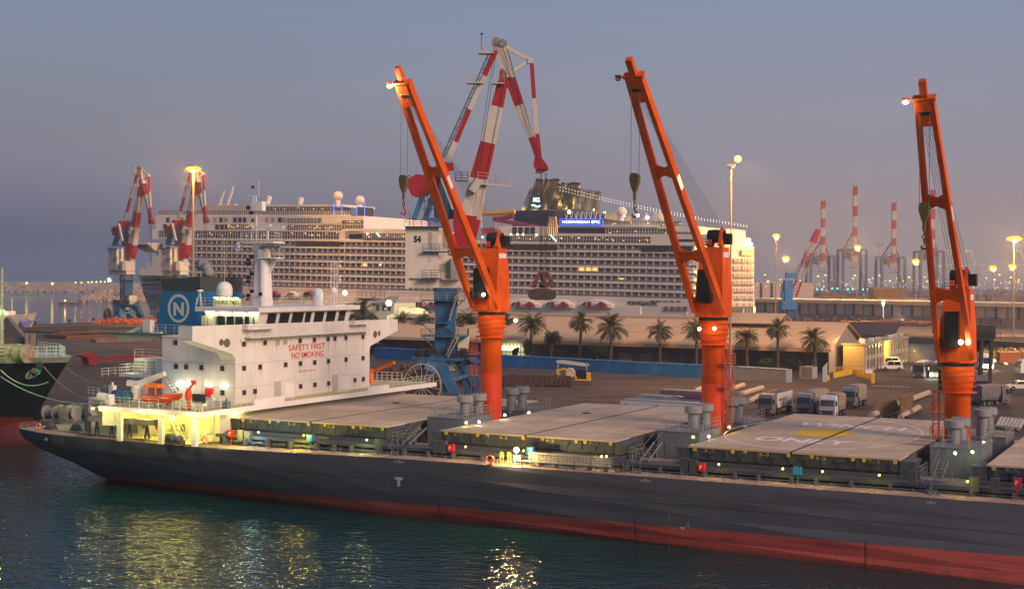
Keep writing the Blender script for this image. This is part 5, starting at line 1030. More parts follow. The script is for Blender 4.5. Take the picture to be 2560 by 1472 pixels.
# ================================================================== QUAY CRANES
def bandmat(name, axis_pts, col2=(.60, .56, .50)):
    return None
hcr = mat('crane_red', (.33, .010, .014), .5, var=.15, scale=.4); hcw = mat('crane_cream', (.52, .48, .41), .55, var=.12, streak=.25, scol=(.25, .18, .12), scale=.3)
hbl = bluec; hhouse = mat('crane_house_paint', (.62, .57, .48), .6, var=.1, streak=.35, scol=(.25, .2, .15), scale=.3)
YC = 262.0
def C(x, y, dy=0.0): p = W(x, y, YC); return Vector((p.x, YC+dy, p.z))
base = C(1105, 985); base.z = QZ
HCR = thing('quay_crane', 'large red and cream level-luffing quay crane on a blue portal, marked 54', 'crane', base)
def banded(b0, bs, wd_, dp, w2=None, d2=None, n='boom', par=None, up=(0, 1, 0)):
    """bs: list of (point, colour of the piece that ends there)"""
    tot = sum((Vector(q)-Vector(p)).length for p, q in zip([b0]+[x[0] for x in bs], [x[0] for x in bs])); acc = 0; p = Vector(b0); first = None
    w2 = w2 or wd_; d2 = d2 or dp
    for q_, m in bs:
        q_ = Vector(q_); L_ = (q_-p).length; k0 = acc/tot; k1 = (acc+L_)/tot
        o = MB().beam(p, q_, wd_+(w2-wd_)*k0, dp+(d2-dp)*k0, wd_+(w2-wd_)*k1, dp+(d2-dp)*k1, up=up).build(n if first is None else n+'_band', m, par or first and first or HCR) if first is None else MB().beam(p, q_, wd_+(w2-wd_)*k0, dp+(d2-dp)*k0, wd_+(w2-wd_)*k1, dp+(d2-dp)*k1, up=up).build(n+'_band', m, first)
        first = first or o; acc += L_; p = q_
    return first
# portal, tower
q = MB(); tw = [(1088, 1139, 885), (1088, 1139, 840), (1090, 1139, 800), (1086, 1145, 745), (1086, 1145, 720)]
q.loft([[(C(a, y).x, YC-dd, C(a, y).z), (C(b_, y).x, YC-dd, C(a, y).z), (C(b_, y).x, YC+dd, C(a, y).z), (C(a, y).x, YC+dd, C(a, y).z)] for a, b_, y in tw for dd in (2.0,)]); q.build('tower', hbl, HCR)
q = MB()
for (x0, y0, x1, y1, d0, d1) in ((1096, 890, 1035, 995, -2, -5), (1092, 890, 1148, 990, -2, -5), (1156, 890, 1204, 985, 2, 5), (1150, 890, 1176, 985, 2, 5)):
    q = MB(); q.beam(C(x0, y0, d0), Vector((C(x1, y1).x, YC+d1, QZ)), 2.6, 2.0, 1.5, 1.3, up=(0, 1, 0)); q.build('portal_leg', hbl, HCR)
q = MB(); pz = C(0, 930).z
for (x0, y0, d0, x1, y1, d1) in ((1050, 960, -4, 1130, 945, -4), (1130, 945, -4, 1172, 940, 4), (1100, 893, -3, 1112, 985, 4), (1060, 893, 3, 1040, 985, 5), (1045, 905, -3, 1075, 893, -3), (1165, 893, 0, 1195, 905, 2)): q.beam(C(x0, y0, d0), C(x1, y1, d1), .7, .8, up=(0, 1, 0))
q.build('portal_brace', hbl, HCR)
q = MB()
for x0, x1, y, dy in ((1030, 1075, 893, -3.4), (1075, 1165, 886, -3.6), (1165, 1190, 886, 3)): q.rail([C(x0, y, dy), C(x1, y, dy)], 1.4, 1.1, .06)
for x in (1048, 1070, 1085, 1160, 1178): q.cbox(C(x, 880, -2.5), (1.2, 1.0, 1.6))
q.build('portal_rail', wire, HCR)
q = MB(); q.box((C(1030, 0).x, YC-6, QZ), (C(1152, 0).x, YC-4.6, QZ+1.3)); q.box((C(1165, 0).x, YC+4.6, QZ), (C(1214, 0).x, YC+6, QZ+1.3)); q.build('wheel_bogie', dgrey, HCR)
q = MB(); q.box((C(1075, 0).x, YC-3.5, C(0, 893).z), (C(1165, 0).x, YC+3.5, C(0, 886).z)); q.box((C(1112, 0).x, YC-2.8, C(0, 925).z), (C(1129, 0).x, YC+2, C(0, 893).z)); q.build('portal_platform', hbl, HCR)
q = MB(); q.box((C(1128, 0).x, YC-1.5, C(0, 918).z), (C(1142, 0).x, YC+1, C(0, 895).z)); q.box((C(1150, 0).x, YC-1.5, C(0, 886).z), (C(1176, 0).x, YC+2.5, C(0, 835).z)); q.build('electric_house', hhouse, HCR)
# round platforms on the tower, with rails
for k, (y, x0, x1) in enumerate(((743, 1058, 1168), (799, 1056, 1130), (832, 1060, 1175), (887, 1035, 1185))):
    q = MB(); z = C(0, y).z; q.box((C(x0, 0).x, YC-3.4, z-.15), (C(x1, 0).x, YC+3.2, z)); q.beam((C(x0+6, 0).x, YC-3.0, z-.2), (C(1088, 0).x, YC-2.2, z-1.9), .12, .16); q.beam((C(x1-6, 0).x, YC-3.0, z-.2), (C(1138, 0).x, YC-2.2, z-1.9), .12, .16); pl = q.build('platform', mat('platform_blue', (.03, .15, .24), .55, var=.3), HCR)
    q = MB(); q.rail([(C(x0, 0).x, YC-3.3, z), (C(x1, 0).x, YC-3.3, z), (C(x1, 0).x, YC+3, z)], 1.3, 1.6, .05); q.build('platform_rail', wire if k else steel, pl)
for (x0, y0, x1, y1) in ((1163, 715, 1138, 745), (1142, 748, 1125, 800), (1142, 835, 1118, 885), (1150, 838, 1122, 890)): MB().stairs(C(x0, y0, -3.1), C(x1, y1, -3.1), 1.0, (0, 1, 0), 12).build('stairs', steel, HCR)
# machinery house
q = MB(); z0, z1 = C(0, 689).z, C(0, 563).z; xa, xb, xc = C(1021, 0).x, C(1103, 0).x, C(1150, 0).x
q.box((xa, YC-4.2, z0), (xb, YC+4.2, z1)); q.box((xb, YC-3.0, C(0, 690).z), (C(1122, 0).x, YC+4, C(0, 563).z)); q.box((xa, YC-4.2, C(0, 716).z), (C(1030, 0).x, YC+4, z0)); q.box((C(1122, 0).x, YC-2.5, C(0, 691).z), (xc, YC+3, C(0, 636).z)); q.box((C(1030, 0).x, YC-3.5, C(0, 713).z), (xb, YC+3.5, C(0, 690).z))
q.box((C(1053, 0).x, YC-2, C(0, 713).z), (C(1158, 0).x, YC+2.5, C(0, 694).z))
hs = q.build('machinery_house', hhouse, HCR)
q = MB(); q.text('54', (C(1041.5, 0).x, YC-4.24, C(0, 602).z), (1, 0, 0), (0, 0, 1), C(1060, 0).x-C(1041.5, 0).x, C(0, 586).z-C(0, 603).z, .06); num54 = q.build('crane_number', black, hs)
q = MB()
for k in range(14): z = C(0, 617).z+k*.22; q.box((C(1077.5, 0).x, YC-4.26, z), (C(1086, 0).x, YC-4.2, z+.12))
for k in range(8): z = C(0, 673).z+k*.2; q.box((C(1104, 0).x, YC-3.06, z), (C(1122, 0).x, YC-3, z+.1))
q.build('louvre', mat('louvre', (.28, .27, .22), .6), hs)
q = MB(); q.box((C(1087, 0).x, YC-4.25, C(0, 618).z), (C(1101, 0).x, YC-4.2, C(0, 580).z)); q.box((C(1077, 0).x, YC-4.25, C(0, 650).z), (C(1085, 0).x, YC-4.2, C(0, 637).z)); q.build('house_door', hcw, hs)
for (x0, x1, y, h) in ((1065, 1127, 623, 1.3), (1063, 1110, 688, 1.4), (1021, 1122, 562, 1.2)):
    q = MB(); z = C(0, y).z; q.box((C(x0, 0).x, YC-5.2, z-.25), (C(x1, 0).x, YC-4.1, z)); q.rail([(C(x0, 0).x, YC-5.15, z), (C(x1, 0).x, YC-5.15, z)], h, 1.5, .05); q.build('walkway', mat('platform_navy', (.03, .07, .16), .5, var=.3), hs)
q = MB(); q.ladder(C(1117, 618, -3.2), C(1117, 565, -3.2), .7, (1, 0, 0), .05, .4); q.tube(C(1024, 568), C(1024, 528), .05, 5); q.build('ladder', wire, hs)
q = MB(); q.box((C(1133, 0).x, YC-4.3, C(0, 690).z), (C(1160, 0).x, YC-2.4, C(0, 640).z)); q.build('driver_cab', mat('cab_grey', (.30, .29, .26), .5), hs)
# A-frame, counterweight, rear arm
q = MB()
for x0, y0, x1, y1, w_, dy in ((1038, 550, 1068, 462, .95, -3), (1066, 552, 1100, 440, 1.0, -3), (1098, 555, 1092, 440, 1.7, 0), (1112, 555, 1108, 440, 1.4, 2), (1128, 545, 1118, 445, 1.2, 3), (1060, 548, 1115, 552, .6, -3), (1075, 500, 1108, 505, .4, -3)): q.beam(C(x0, y0, dy), C(x1, y1, dy*.5), w_, w_, up=(0, 1, 0))
q.build('a_frame', hbl, HCR)
q = MB(); q.ladder(C(1068, 545, -3.4), C(1068, 480, -3.4), .7, (1, 0, 0), .05, .45); q.ladder(C(1083, 515, -3.4), C(1083, 470, -3.4), .7, (1, 0, 0), .05, .45)
for y in (525, 505, 475, 455): q.tube(C(1058, y, -3.4), C(1118, y, -3.4), .05, 4)
q.rail([C(1140, 455, -3), C(1171, 455, -3)], 1.6, 1.2, .06); q.beam(C(1140, 455, -3), C(1171, 456, -3), .3, .2); q.build('frame_ladder', wire, HCR)
q = MB(); q.prism([C(1017, 458, -2.8), C(1042, 438, -2.8), C(1068, 441, -2.8), C(1099, 408, -2.8), C(1118, 408, -2.8), C(1114, 436, -2.8), C(1086, 476, -2.8), C(1056, 493, -2.8), C(1031, 491, -2.8)], (0, 5.6, 0)); q.beam(C(1090, 425), C(1134, 415), 1.4, 2.2, up=(0, 1, 0)); q.torus(C(1026, 446, -3), .35, .1, 12, 5); q.build('counterweight', hcr, HCR)
banded(C(1100, 425, -3.2), [(C(1137, 525, -3.2), hcw)], .8, .8, n='rear_link')
# main boom foot (red fan) and banded boom
q = MB(); q.prism([C(1136, 532, -1.6), C(1180, 541, -1.6), C(1194, 541, -1.6), C(1168, 628, -1.6), C(1150, 630, -1.6), C(1138, 600, -1.6), C(1133, 560, -1.6)], (0, 3.4, 0)); q.build('boom_foot', hcr, HCR)
bm = banded(C(1160, 600), [(C(1176, 545), hcr), (C(1197, 448), hcw), (C(1220, 358), hcr), (C(1243, 268), hcw), (C(1257, 205), hcr)], 4.3, 2.6, 1.9, 1.9, n='boom')
q = MB(); q.prism([C(1246, 205, -1), C(1250, 178, -1), C(1258, 174, -1), C(1265, 180, -1), C(1272, 215, -1)], (0, 2, 0)); q.build('boom_head', hcr, bm)
# boom walkway
q = MB(); q.beam(C(1195, 460, -1.6), C(1277, 468, -1.6), .9, .35); q.beam(C(1180, 480, -1.6), C(1200, 452, -1.6), 1.8, 1.4); q.rail([C(1195, 458, -2), C(1240, 462, -2), C(1277, 467, -2)], 1.9, 1.5, .05); q.build('boom_walkway', hcw, HCR)
# back stay with caged ladder
bs_ = banded(C(1122, 400, -1), [(C(1140, 357, -1), hcw), (C(1174, 276, -1), hcr), (C(1212, 193, -1), hcw), (C(1240, 130, -1), hcr)], .85, .85, n='back_stay')
q = MB(); q.ladder(C(1108, 395, -1), C(1226, 135, -1), .9, (1, .0, .45), .05, .5, cage=-.9); q.build('stay_ladder', wire, bs_)
for x0, x1, y, in ((1197, 1236, 129), (1169, 1210, 203), (1232, 1262, 204)):
    q = MB(); z = C(0, y).z; q.box((C(x0, 0).x, YC-2.4, z-.2), (C(x1, 0).x, YC-.2, z)); q.rail([(C(x0, 0).x, YC-2.4, z), (C(x1, 0).x, YC-2.4, z), (C(x1, 0).x, YC-.3, z)], 1.3, 1.3, .05); q.build('stay_platform', hcw, HCR)
q = MB(); q.tube(C(1204, 129, -2), C(1204, 88, -2), .06, 5); q.cbox(C(1205, 90, -2), (.5, .2, .3)); q.build('wind_vane', black, HCR)
# jib: cream triangle, apex sheaves, front arm
q = MB()
for (x0, y0, x1, y1, w_, w2) in ((1240, 112, 1272, 190, 1.1, 2.0), (1256, 120, 1272, 190, 1.4, 1.6), (1262, 118, 1325, 150, .7, .7), (1277, 182, 1325, 152, .65, .65)): q.beam(C(x0, y0), C(x1, y1), w_, w_, w2, w2, up=(0, 1, 0))
q.cbox(C(1272, 184), (2.4, 2, 1.8)); q.cbox(C(1326, 153), (1.0, 1, 1.0)); jt = q.build('jib_frame', hcw, HCR)
for x, y in ((1240, 106), (1257, 110)): MB().lathe(C(x, y), [(.3, -.9), (.78, -.9), (.78, -.7), (.66, -.6), (.66, .6), (.78, .7), (.78, .9), (.3, .9)], 20, 'y').build('apex_sheave', mat('sheave_grey', (.22, .21, .19), .5), jt)
for dx in (-.0,): ja = banded(C(1273, 192), [(C(1298, 264), hcr), (C(1329, 344), hcw), (C(1345, 395), hcr)], 2.0, 1.8, 1.0, 1.1, n='front_jib')
fs_ = banded(C(1329, 157), [(C(1335, 247), hcr), (C(1343, 335), hcw), (C(1350, 398), hcr)], .75, .75, n='front_stay')
MB().beam(C(1305, 292), C(1335, 279), .2, .2, up=(0, 1, 0)).build('stay_link', hcw, fs_)
q = MB(); q.prism([C(1335, 398, -.8), C(1342, 392, -.8), C(1354, 396, -.8), C(1367, 412, -.8), C(1366, 428, -.8), C(1342, 430, -.8), C(1334, 415, -.8)], (0, 1.8, 0)); hd = q.build('jib_head', hcr, HCR)
q = MB(); q.lathe(C(1362, 420), [(.5, -.7), (.62, -.6), (.62, .6), (.5, .7)], 16, 'y'); q.path([C(1338, 432, -1), C(1352, 434, -1), C(1371, 424, -1), C(1345, 424, -1)], .12, 6); q.build('head_guard', mat('dark_red', (.13, .02, .02), .6), hd)
q = MB()
for x, y, x2, y2 in ((1246, 108, 1353, 420), (1262, 112, 1358, 420), (1268, 124, 1345, 395), (1240, 106, 1180, 500), (1244, 110, 1186, 520), (1256, 120, 1300, 270), (1265, 190, 1195, 540)): q.tube(C(x, y, -1.2), C(x2, y2, -1.2), .045, 4, cap=False)
for x, x2 in ((1350.5, 1350), (1354, 1353.5), (1362.5, 1362), (1366.5, 1366)): q.tube(C(x, 432, -.6), C(x2, 672, -.6), .05, 4, cap=False)
q.build('wire_rope', wire, HCR)
# cable reel: a spoked wheel beside the portal
rc = C(1061, 957, -7); q = MB(); rx, rz = 3.45, 4.0
def el(a, k=1): return Vector((rc.x+rx*k*math.cos(a), rc.y, rc.z+rz*k*math.sin(a)))
pts = [el(k*6.28318/40) for k in range(41)]; q.path(pts, .09, 5); q.path([p+Vector((0, .7, 0)) for p in pts], .09, 5)
for k in range(28): a = k*6.28318/28+.06; q.tube(rc+Vector((0, -.2 if k % 2 else .9, 0)), el(a)+Vector((0, .0 if k % 2 else .7, 0)), .065, 4, cap=False)
rl = q.build('cable_reel', mat('reel_cream', (.42, .37, .29), .6), HCR)
q = MB(); q.lathe((rc.x, rc.y+.3, rc.z), [(.42, -.6), (.42, 1.0)], 12, 'y'); q.lathe((rc.x, rc.y+.35, rc.z), [(3.05, -.22), (3.1, 0), (3.05, .22)], 28, 'y'); q.build('reel_drum', mat('cable_brown', (.045, .03, .022), .9, var=.4, scale=2), rl)
# grab bucket hangs from the crane wires: its own thing
gc = C(1358, 680, -.6); GB = thing('grab_bucket', 'dark rusty clamshell grab bucket hanging on four wires in front of the liner balconies', 'grab bucket', gc)
grb = mat('grab_rust', (.14, .045, .035), .75, var=.4, scale=1); grd = mat('grab_shell', (.075, .06, .05), .55, var=.4, metal=.3, scale=.8)
q = MB(); q.box((gc.x-1.0, gc.y-.6, C(0, 684).z), (gc.x+1.0, gc.y+.6, C(0, 672).z)); q.lathe((gc.x, gc.y, C(0, 690).z), [(.5, -.6), (.55, .6)], 12, 'y'); q.build('head_block', grb, GB)
for x0, x1, dy in ((1349, 1330, -.8), (1367, 1386, -.8), (1349, 1334, .8), (1367, 1382, .8), (1358, 1364, -.9)): MB().beam(C(x0, 682, dy-.6), C(x1, 718, dy*1.3-.6), .6, .5, .7, .55, up=(0, 1, 0)).build('grab_arm', grb, GB)
MB().box((gc.x-.7, gc.y-.5, C(0, 712).z), (gc.x+.7, gc.y+.5, C(0, 704).z)).build('lower_block', grb, GB)
for x0, x1, sg in ((1324, 1359, -1), (1359, 1394, 1)):
    q = MB(); rg = []; xo = C(1324 if sg < 0 else 1394, 0).x; xi = C(1359, 0).x+.02*sg; wdt = abs(xo-xi)
    prof = [(0, .02), (.55, .0), (.86, .10), (1.0, .36), (.97, .62), (.78, .86), (.45, 1.0), (0, 1.0)]
    zt_, zb_ = C(0, 713).z, C(0, 742).z
    for dy in (-1.7, 1.7): rg.append([(xi+sg*wdt*u_, gc.y+dy, zb_+(zt_-zb_)*v_) for u_, v_ in prof])
    q.loft(rg); sh = q.build('shell', grd, GB); q = MB()
    for dy in (-1.72, 1.6): q.prism([(xi+sg*wdt*u_, gc.y+dy, zb_+(zt_-zb_)*v_) for u_, v_ in ((0, .9), (.5, .92), (.95, .75), (.99, .6), (.5, .8), (0, .78))], (0, .12, 0))
    q.build('shell_rim', grb, sh)
# two more cranes of the same kind on the far corner of the pier
def crane_copy(px, py, sc_, rot, lab, num, dist=None):
    c = copy_tree(HCR); c.location = G(px, py) ; c.scale = (sc_, sc_, sc_); c.rotation_euler = (0, 0, rot); c['label'] = lab
    for ch in c.children:
        if ch.name.startswith('machinery_house'):
            for g in list(ch.children):
                if g.name.startswith('crane_number'):
                    bpy.data.objects.remove(g)
            t = MB().text(num, Vector((C(1041.5, 0).x, YC-4.24, C(0, 602).z)), (1, 0, 0), (0, 0, 1), C(1060, 0).x-C(1041.5, 0).x, 1.2, .03).build('crane_number', black, ch, off=base)
    return c
c35 = crane_copy(313, 803, 1.12, -.68, 'distant red and white quay crane on blue portal marked 35, leftmost on the pier', '35')
c34 = crane_copy(446, 806, 1.12, -.68, 'distant red and white quay crane marked 34, half hidden behind the tall lamp mast', '34')
for c in (HCR, c35, c34): c['group'] = 'level-luffing quay cranes'
# ================================================================== YARD: containers, warehouse, palms, vehicles
def on(px, py, z=QZ): return G(px, py, z)
cblue = mat('container_blue', (.035, .20, .44), .6, var=.25, streak=.2, scol=(.03, .05, .08), scale=.4); cgrey = mat('container_grey', (.34, .33, .33), .6, var=.15, streak=.35, scol=(.2, .14, .1))
def container(m, L_=12.4, H=2.9, logo=True):
    b = MB(); n = 40
    top = [(0, 0)]
    b.box((0, .06, .1), (L_, 2.4, H-.05))
    for k in range(n): x = .2+(L_-.4)*k/n; b.box((x, 0, .2), (x+.16, .06, H-.2))
    b.box((0, -.02, 0), (.16, 2.46, H)); b.box((L_-.16, -.02, 0), (L_, 2.46, H)); b.box((0, -.02, H-.14), (L_, .1, H+.02)); b.box((0, -.02, 0), (L_, .1, .18)); b.box((0, .1, H-.1), (L_, 2.44, H))
    return b
def place(o, loc, rot): o.location = loc; o.rotation_euler = (0, 0, rot); OFF[o.name] = ZERO
p0, p1 = on(1265, 917), on(1765, 945); dr = math.atan2(p1.y-p0.y, p1.x-p0.x)
clab = ['blue container behind the stack of rust brown castings', 'blue container behind the cab of the small yellow excavator', 'blue container just right of the small yellow excavator', 'blue container below the palm pair at the middle of the warehouse', 'blue container half hidden behind the middle orange crane pillar', 'short blue container end showing right of the middle orange crane pillar']
xs_ = [(1262, 917), (1357, 922), (1473, 929), (1591, 936), (1710, 942)]
first = None
def cont_thing(loc, rot, m, lab, L_=12.4, H=2.9, logo=True, grp='shipping containers lined up as a wall'):
    o = thing('container', lab, 'container', loc=loc, rot=rot, group=grp); container(m, L_, H).build('body', m, o, off=ZERO)
    if logo:
        q = MB(); cx_ = L_*.42; q.text('TIEMING TRAN', (cx_-.9, -.04, H*.56), (1, 0, 0), (0, 0, 1), 1.9, .2, .0).text('ARCADIA LINE', (cx_-.8, -.04, H*.45), (1, 0, 0), (0, 0, 1), 1.7, .18, .0); q.box((cx_-.1, -.04, H*.70), (cx_+.1, -.03, H*.84)); q.build('lettering', mat('faint_white', (.35, .42, .5), .7), o, off=ZERO)
    q = MB(); [q.tube((L_+.04, y, .2), (L_+.04, y, H-.2), .03, 5) for y in (.5, 1.0, 1.5, 2.0)]; q.box((L_, .15, .15), (L_+.02, 2.3, H-.15)); q.build('door_end', m, o, off=ZERO)
    return o
for k, (x, y) in enumerate(xs_):
    a = on(x, y); nx = on(*(xs_[k+1] if k < 4 else (1829, 948))); L_ = (nx-a).length-.12; r_ = math.atan2(nx.y-a.y, nx.x-a.x); cont_thing(a, r_, cblue, clab[k], L_)
a = on(1151, 905); nx = on(1260, 917); cont_thing(a, math.atan2(nx.y-a.y, nx.x-a.x), cblue, 'blue container between the blue crane portal and the left orange crane pillar', (nx-a).length-.15)
a = on(936, 894); nx = on(1080, 904); cont_thing(a, math.atan2(nx.y-a.y, nx.x-a.x), cblue, 'blue container in front of the round clipped tree, left of the crane portal', (nx-a).length*.93)
a = on(905, 880); nx = on(962, 884); cont_thing(a, math.atan2(nx.y-a.y, nx.x-a.x), mat('container_navy', (.012, .05, .14), .6, var=.2), 'dark blue container tucked behind the white bridge wing', 9, 2.9, False)
a = on(1833, 948); nx = on(1974, 957); cont_thing(a, math.atan2(nx.y-a.y, nx.x-a.x)+.0, cgrey, 'long grey white container right of the middle orange crane pillar', (nx-a).length*.94, 2.9, False, None)
a = on(1999, 945); cont_thing(a, dr, cgrey, 'short grey white container beside the last palm trunk', 3.2, 2.7, False, None)
# warehouse: long gabled shed, seen along its eave side and its right hand gable
WHS = thing('warehouse', 'long low warehouse with pale corrugated gable roof behind the palms', 'warehouse', (-140, 336, QZ), 'ship')
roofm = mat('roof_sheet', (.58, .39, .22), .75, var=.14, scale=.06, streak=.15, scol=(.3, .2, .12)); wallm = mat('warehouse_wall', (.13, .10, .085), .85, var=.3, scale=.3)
R0, R1 = -215.0, -85.7; ez = 7.8; rz = 13.8; te, tr2, tf = 332.5, 350.5, 369
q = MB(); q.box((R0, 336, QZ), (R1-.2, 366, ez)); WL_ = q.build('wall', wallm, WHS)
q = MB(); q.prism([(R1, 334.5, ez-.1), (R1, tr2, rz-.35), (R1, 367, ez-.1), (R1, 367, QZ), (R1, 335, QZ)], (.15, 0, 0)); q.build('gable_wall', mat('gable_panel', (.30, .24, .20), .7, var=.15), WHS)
q = MB()
for k in range(14): t = 336+k*2.2; h = ez+(rz-ez)*(1-abs(t-tr2)/17)-.5; q.box((R1+.15, t, ez+.1), (R1+.2, t+.12, h)) if h > ez+.3 else None
q.build('gable_ribs', mat('rib_brown', (.12, .08, .05), .8), WHS)
q = MB(); q.text('DY', (R1+.18, 349.3, 10.9), (0, 1, 0), (0, 0, 1), 3.2, 1.7, .01); q.build('gable_mark', mat('faint_blue', (.26, .30, .36), .7), WHS)
q = MB(); q.loft([[(s, te, ez-.15), (s, tr2, rz-.15), (s, tf, ez-.15), (s, tf, ez), (s, tr2, rz), (s, te, ez)] for s in (R0-1, R1+1.2)]); q.box((R0-1, te-.1, ez-.75), (R1+1.2, te, ez+.05))
rf = q.build('roof', roofm, WHS)
q = MB(); s = R0
while s < R1+1: q.beam((s, te, ez+.03), (s, tr2, rz+.03), .09, .06); s += .9
q.build('roof_seams', roofm, rf)
for t_ in (340.5, 345): z = ez+(rz-ez)*(t_-te)/(tr2-te); MB().box((-150, t_, z+.02), (-86, t_+.25, z+.12)).build('roof_flashing', mat('flashing', (.55, .46, .36), .6), rf)
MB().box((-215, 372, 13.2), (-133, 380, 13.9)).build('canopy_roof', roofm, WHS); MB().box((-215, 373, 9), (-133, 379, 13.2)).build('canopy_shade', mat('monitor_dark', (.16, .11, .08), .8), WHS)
for sa, sb in ((-118.5, -101),):
    a = (sa, sb); q = MB(); q.loft([[(s, 344.5, 13.2), (s, 351, 15.6), (s, 357.5, 13.2), (s, 357.5, 13.4), (s, 351, 15.8), (s, 344.5, 13.4)] for s in a]); q.build('monitor_roof', roofm, rf)
    q = MB(); q.box((sa+.3, 346, 12), (sb-.3, 356, 13.3)); q.prism([(sb-.3, 345.5, 12.2), (sb-.3, 351, 15.5), (sb-.3, 356.5, 12.2)], (.2, 0, 0)); q.build('monitor_side', mat('monitor_dark', (.16, .11, .08), .8), rf)
for s_, wd_, h_, m_, nm in ((-100, 6, 3.6, mat('shop_grey', (.20, .17, .14), .7), 'shop_sign'), (-127, 8, 2.2, mat('sign_navy', (.025, .022, .06), .6), 'shop_sign'), (-155, 5, 2.4, mat('sign_navy', (.03, .03, .05), .6), 'shop_sign')):
    o = MB().box((s_, 335.7, ez-3.2), (s_+wd_, 335.95, ez-3.2+h_*.6)).build(nm, m_, WHS)
    MB().text('Duty Free Shop' if wd_ == 8 else 'STORE', (s_+.5, 335.66, ez-3.0), (1, 0, 0), (0, 0, 1), wd_-1, .8, .01).build('sign_letters', mat('sign_faint', (.10, .11, .17), .6) if wd_ == 8 else mat('sign_faint2', (.08, .07, .06), .6), o)
for s_ in (-170, -163, -149, -141, -135, -119, -112, -106, -95, -90): MB().box((s_, 335.85, QZ), (s_+(3.5 if int(s_) % 2 else 1.2), 335.98, QZ+3.2)).build('warehouse_door', mat('door_dark', (.07, .055, .05), .6) if int(s_) % 3 else mat('door_mid', (.22, .19, .16), .6), WHS)
for s_ in (-132, -123): MB().tube((s_, 334.2, QZ), (s_, 334.2, ez-.5), .1, 6).build('drain_pipe', mgrey, WHS)
# lit entrance at the left end
pe = PT(1290, 888, 334); q = MB(); q.box((pe.x-5, 333.5, QZ), (pe.x+3.9, 333.8, ez-.6)); en_ = q.build('lit_entrance', em('entrance_glow', (.80, .74, .32), .28), WHS)
q = MB(); [q.box((pe.x-5+k*1.1, 333.35, QZ), (pe.x-4.9+k*1.1, 333.5, ez-.6)) for k in range(9)]; q.box((pe.x-5, 333.3, QZ+2.6), (pe.x+3.9, 333.5, QZ+2.8)); q.build('entrance_frame', mat('frame_olive', (.16, .16, .1), .6), en_)
MB().box((pe.x-4, 333.1, 5.0), (pe.x+1.4, 333.3, 6.2)).build('lit_panel', em('panel_white', (.9, 1, .9), 1.1), en_); lamp('entrance_light', wd(pe.x, 331, 5.5), 130, (1, .95, .7), .6)
# office building at the gable
OB = thing('office_building', 'two storey cream building with window grid and yellow lit corner beside the warehouse gable', 'building', (-79, 342, QZ), 'ship')
s0 = PT(2108, 930, 341).x; yl = mat('cream_yellow', (.56, .40, .15), .7, var=.1, streak=.2, scol=(.3, .2, .1)); pw = mat('panel_white_dirty', (.52, .44, .33), .7, var=.15, streak=.4, scol=(.2, .13, .08))
SO = PT(2161, 930, 341).x; zt = PT(2161, 862, 341).z
q = MB(); q.box((s0, 341, QZ), (SO, 392, zt)); OBB = q.build('wall', pw, OB); q = MB(); q.box((s0, 340.8, QZ), (SO-.1, 341, zt-.1)); q.build('yellow_wall', yl, OB)
q = MB(); q.box((s0-.4, 340.5, zt-.1), (SO+.5, 392.4, zt+.3)); q.build('roof', mat('roof_grey', (.32, .27, .2), .8, var=.2), OB)
fr = mat('frame_grey', (.40, .36, .28), .6); dk_ = mat('window_dark', (.09, .075, .055), .2, spec=.5)
for lv, (za, zb) in enumerate(((QZ+.9, QZ+2.9), (QZ+4.0, QZ+6.4))):
    t = 342.2; k = 0
    while t < 390:
        if not 361 < t < 369:
            o = MB().box((SO, t, za), (SO+.06, t+.85 if k % 3 else t+.55, zb)).build('window', dk_, OB)
        t += 1.7; k += 1
q = MB()
for z in (QZ+3.2, QZ+6.8, QZ+3.7): q.box((SO, 341, z), (SO+.25, 361, z+.18)); q.box((SO, 369, z), (SO+.25, 392, z+.18))
for t in (341, 344.5, 348, 351.5, 355, 358.4, 361, 369, 372.5, 376, 380, 384, 388, 391.6): q.box((SO, t, QZ), (SO+.3, t+.2, zt))
q.build('facade_frame', fr, OB); o = MB().box((SO-.1, 361.2, QZ), (SO+.04, 369, zt-.1)).build('lit_bay', yl, OB); lamp('bay_light', wd(SO+2.5, 365, zt-1), 1400, (1, .65, .12), .5); lamp('yellow_wall_light', wd(s0+1, 338, zt+1.5), 1300, (1, .62, .15), .5)
for t, s_ in ((343, -1.5), (347, -2.8), (352, -1.5), (358, -1.2), (374, -1.5), (380, -1.5), (386, -1.2)): MB().box((SO+s_, t, zt+.3), (SO+s_+1.0, t+1.3, zt+1.3)).lathe((SO+s_+1.0, t+.65, zt+.8), [(.35, 0), (.35, .04)], 10, 'x').build('air_conditioner', whitec, OB)
q = MB(); q.rail([(SO+.2, 341, zt+.3), (SO+.2, 392, zt+.3)], .9, 2.5, .04, 2); q.build('roof_rail', mgrey, OB)
# yellow guard fence and gate things at the yard corner
def bar_fence(p0, p1, h, m, lab, nm='yellow_barrier', cat='barrier'):
    a, c = on(*p0), on(*p1); L_ = (c-a).length; o = thing(nm, lab, cat, loc=a, rot=math.atan2(c.y-a.y, c.x-a.x)); q = MB(); q.box((0, -.08, .1), (L_, .08, h*.55)); q.build('panel', m, o); q = MB(); q.rail([(0, 0, 0), (L_, 0, 0)], h, 1.2, .06, 2); q.build('frame', m, o); return o
yb = mat('barrier_yellow', (.62, .36, .02), .6, var=.2)
bar_fence((2084, 946), (2130, 936), 2.4, yb, 'yellow steel barrier below the yellow wall of the cream building'); bar_fence((2060, 952), (2073, 951), 2.2, yb, 'short yellow barrier post nearest the last palm'); bar_fence((2140, 940), (2184, 952), 1.4, yb, 'faded yellow barrier running towards the flag post'); bar_fence((2112, 933), (2158, 937), 2.0, yb, 'yellow barrier in front of the ground floor of the cream building')
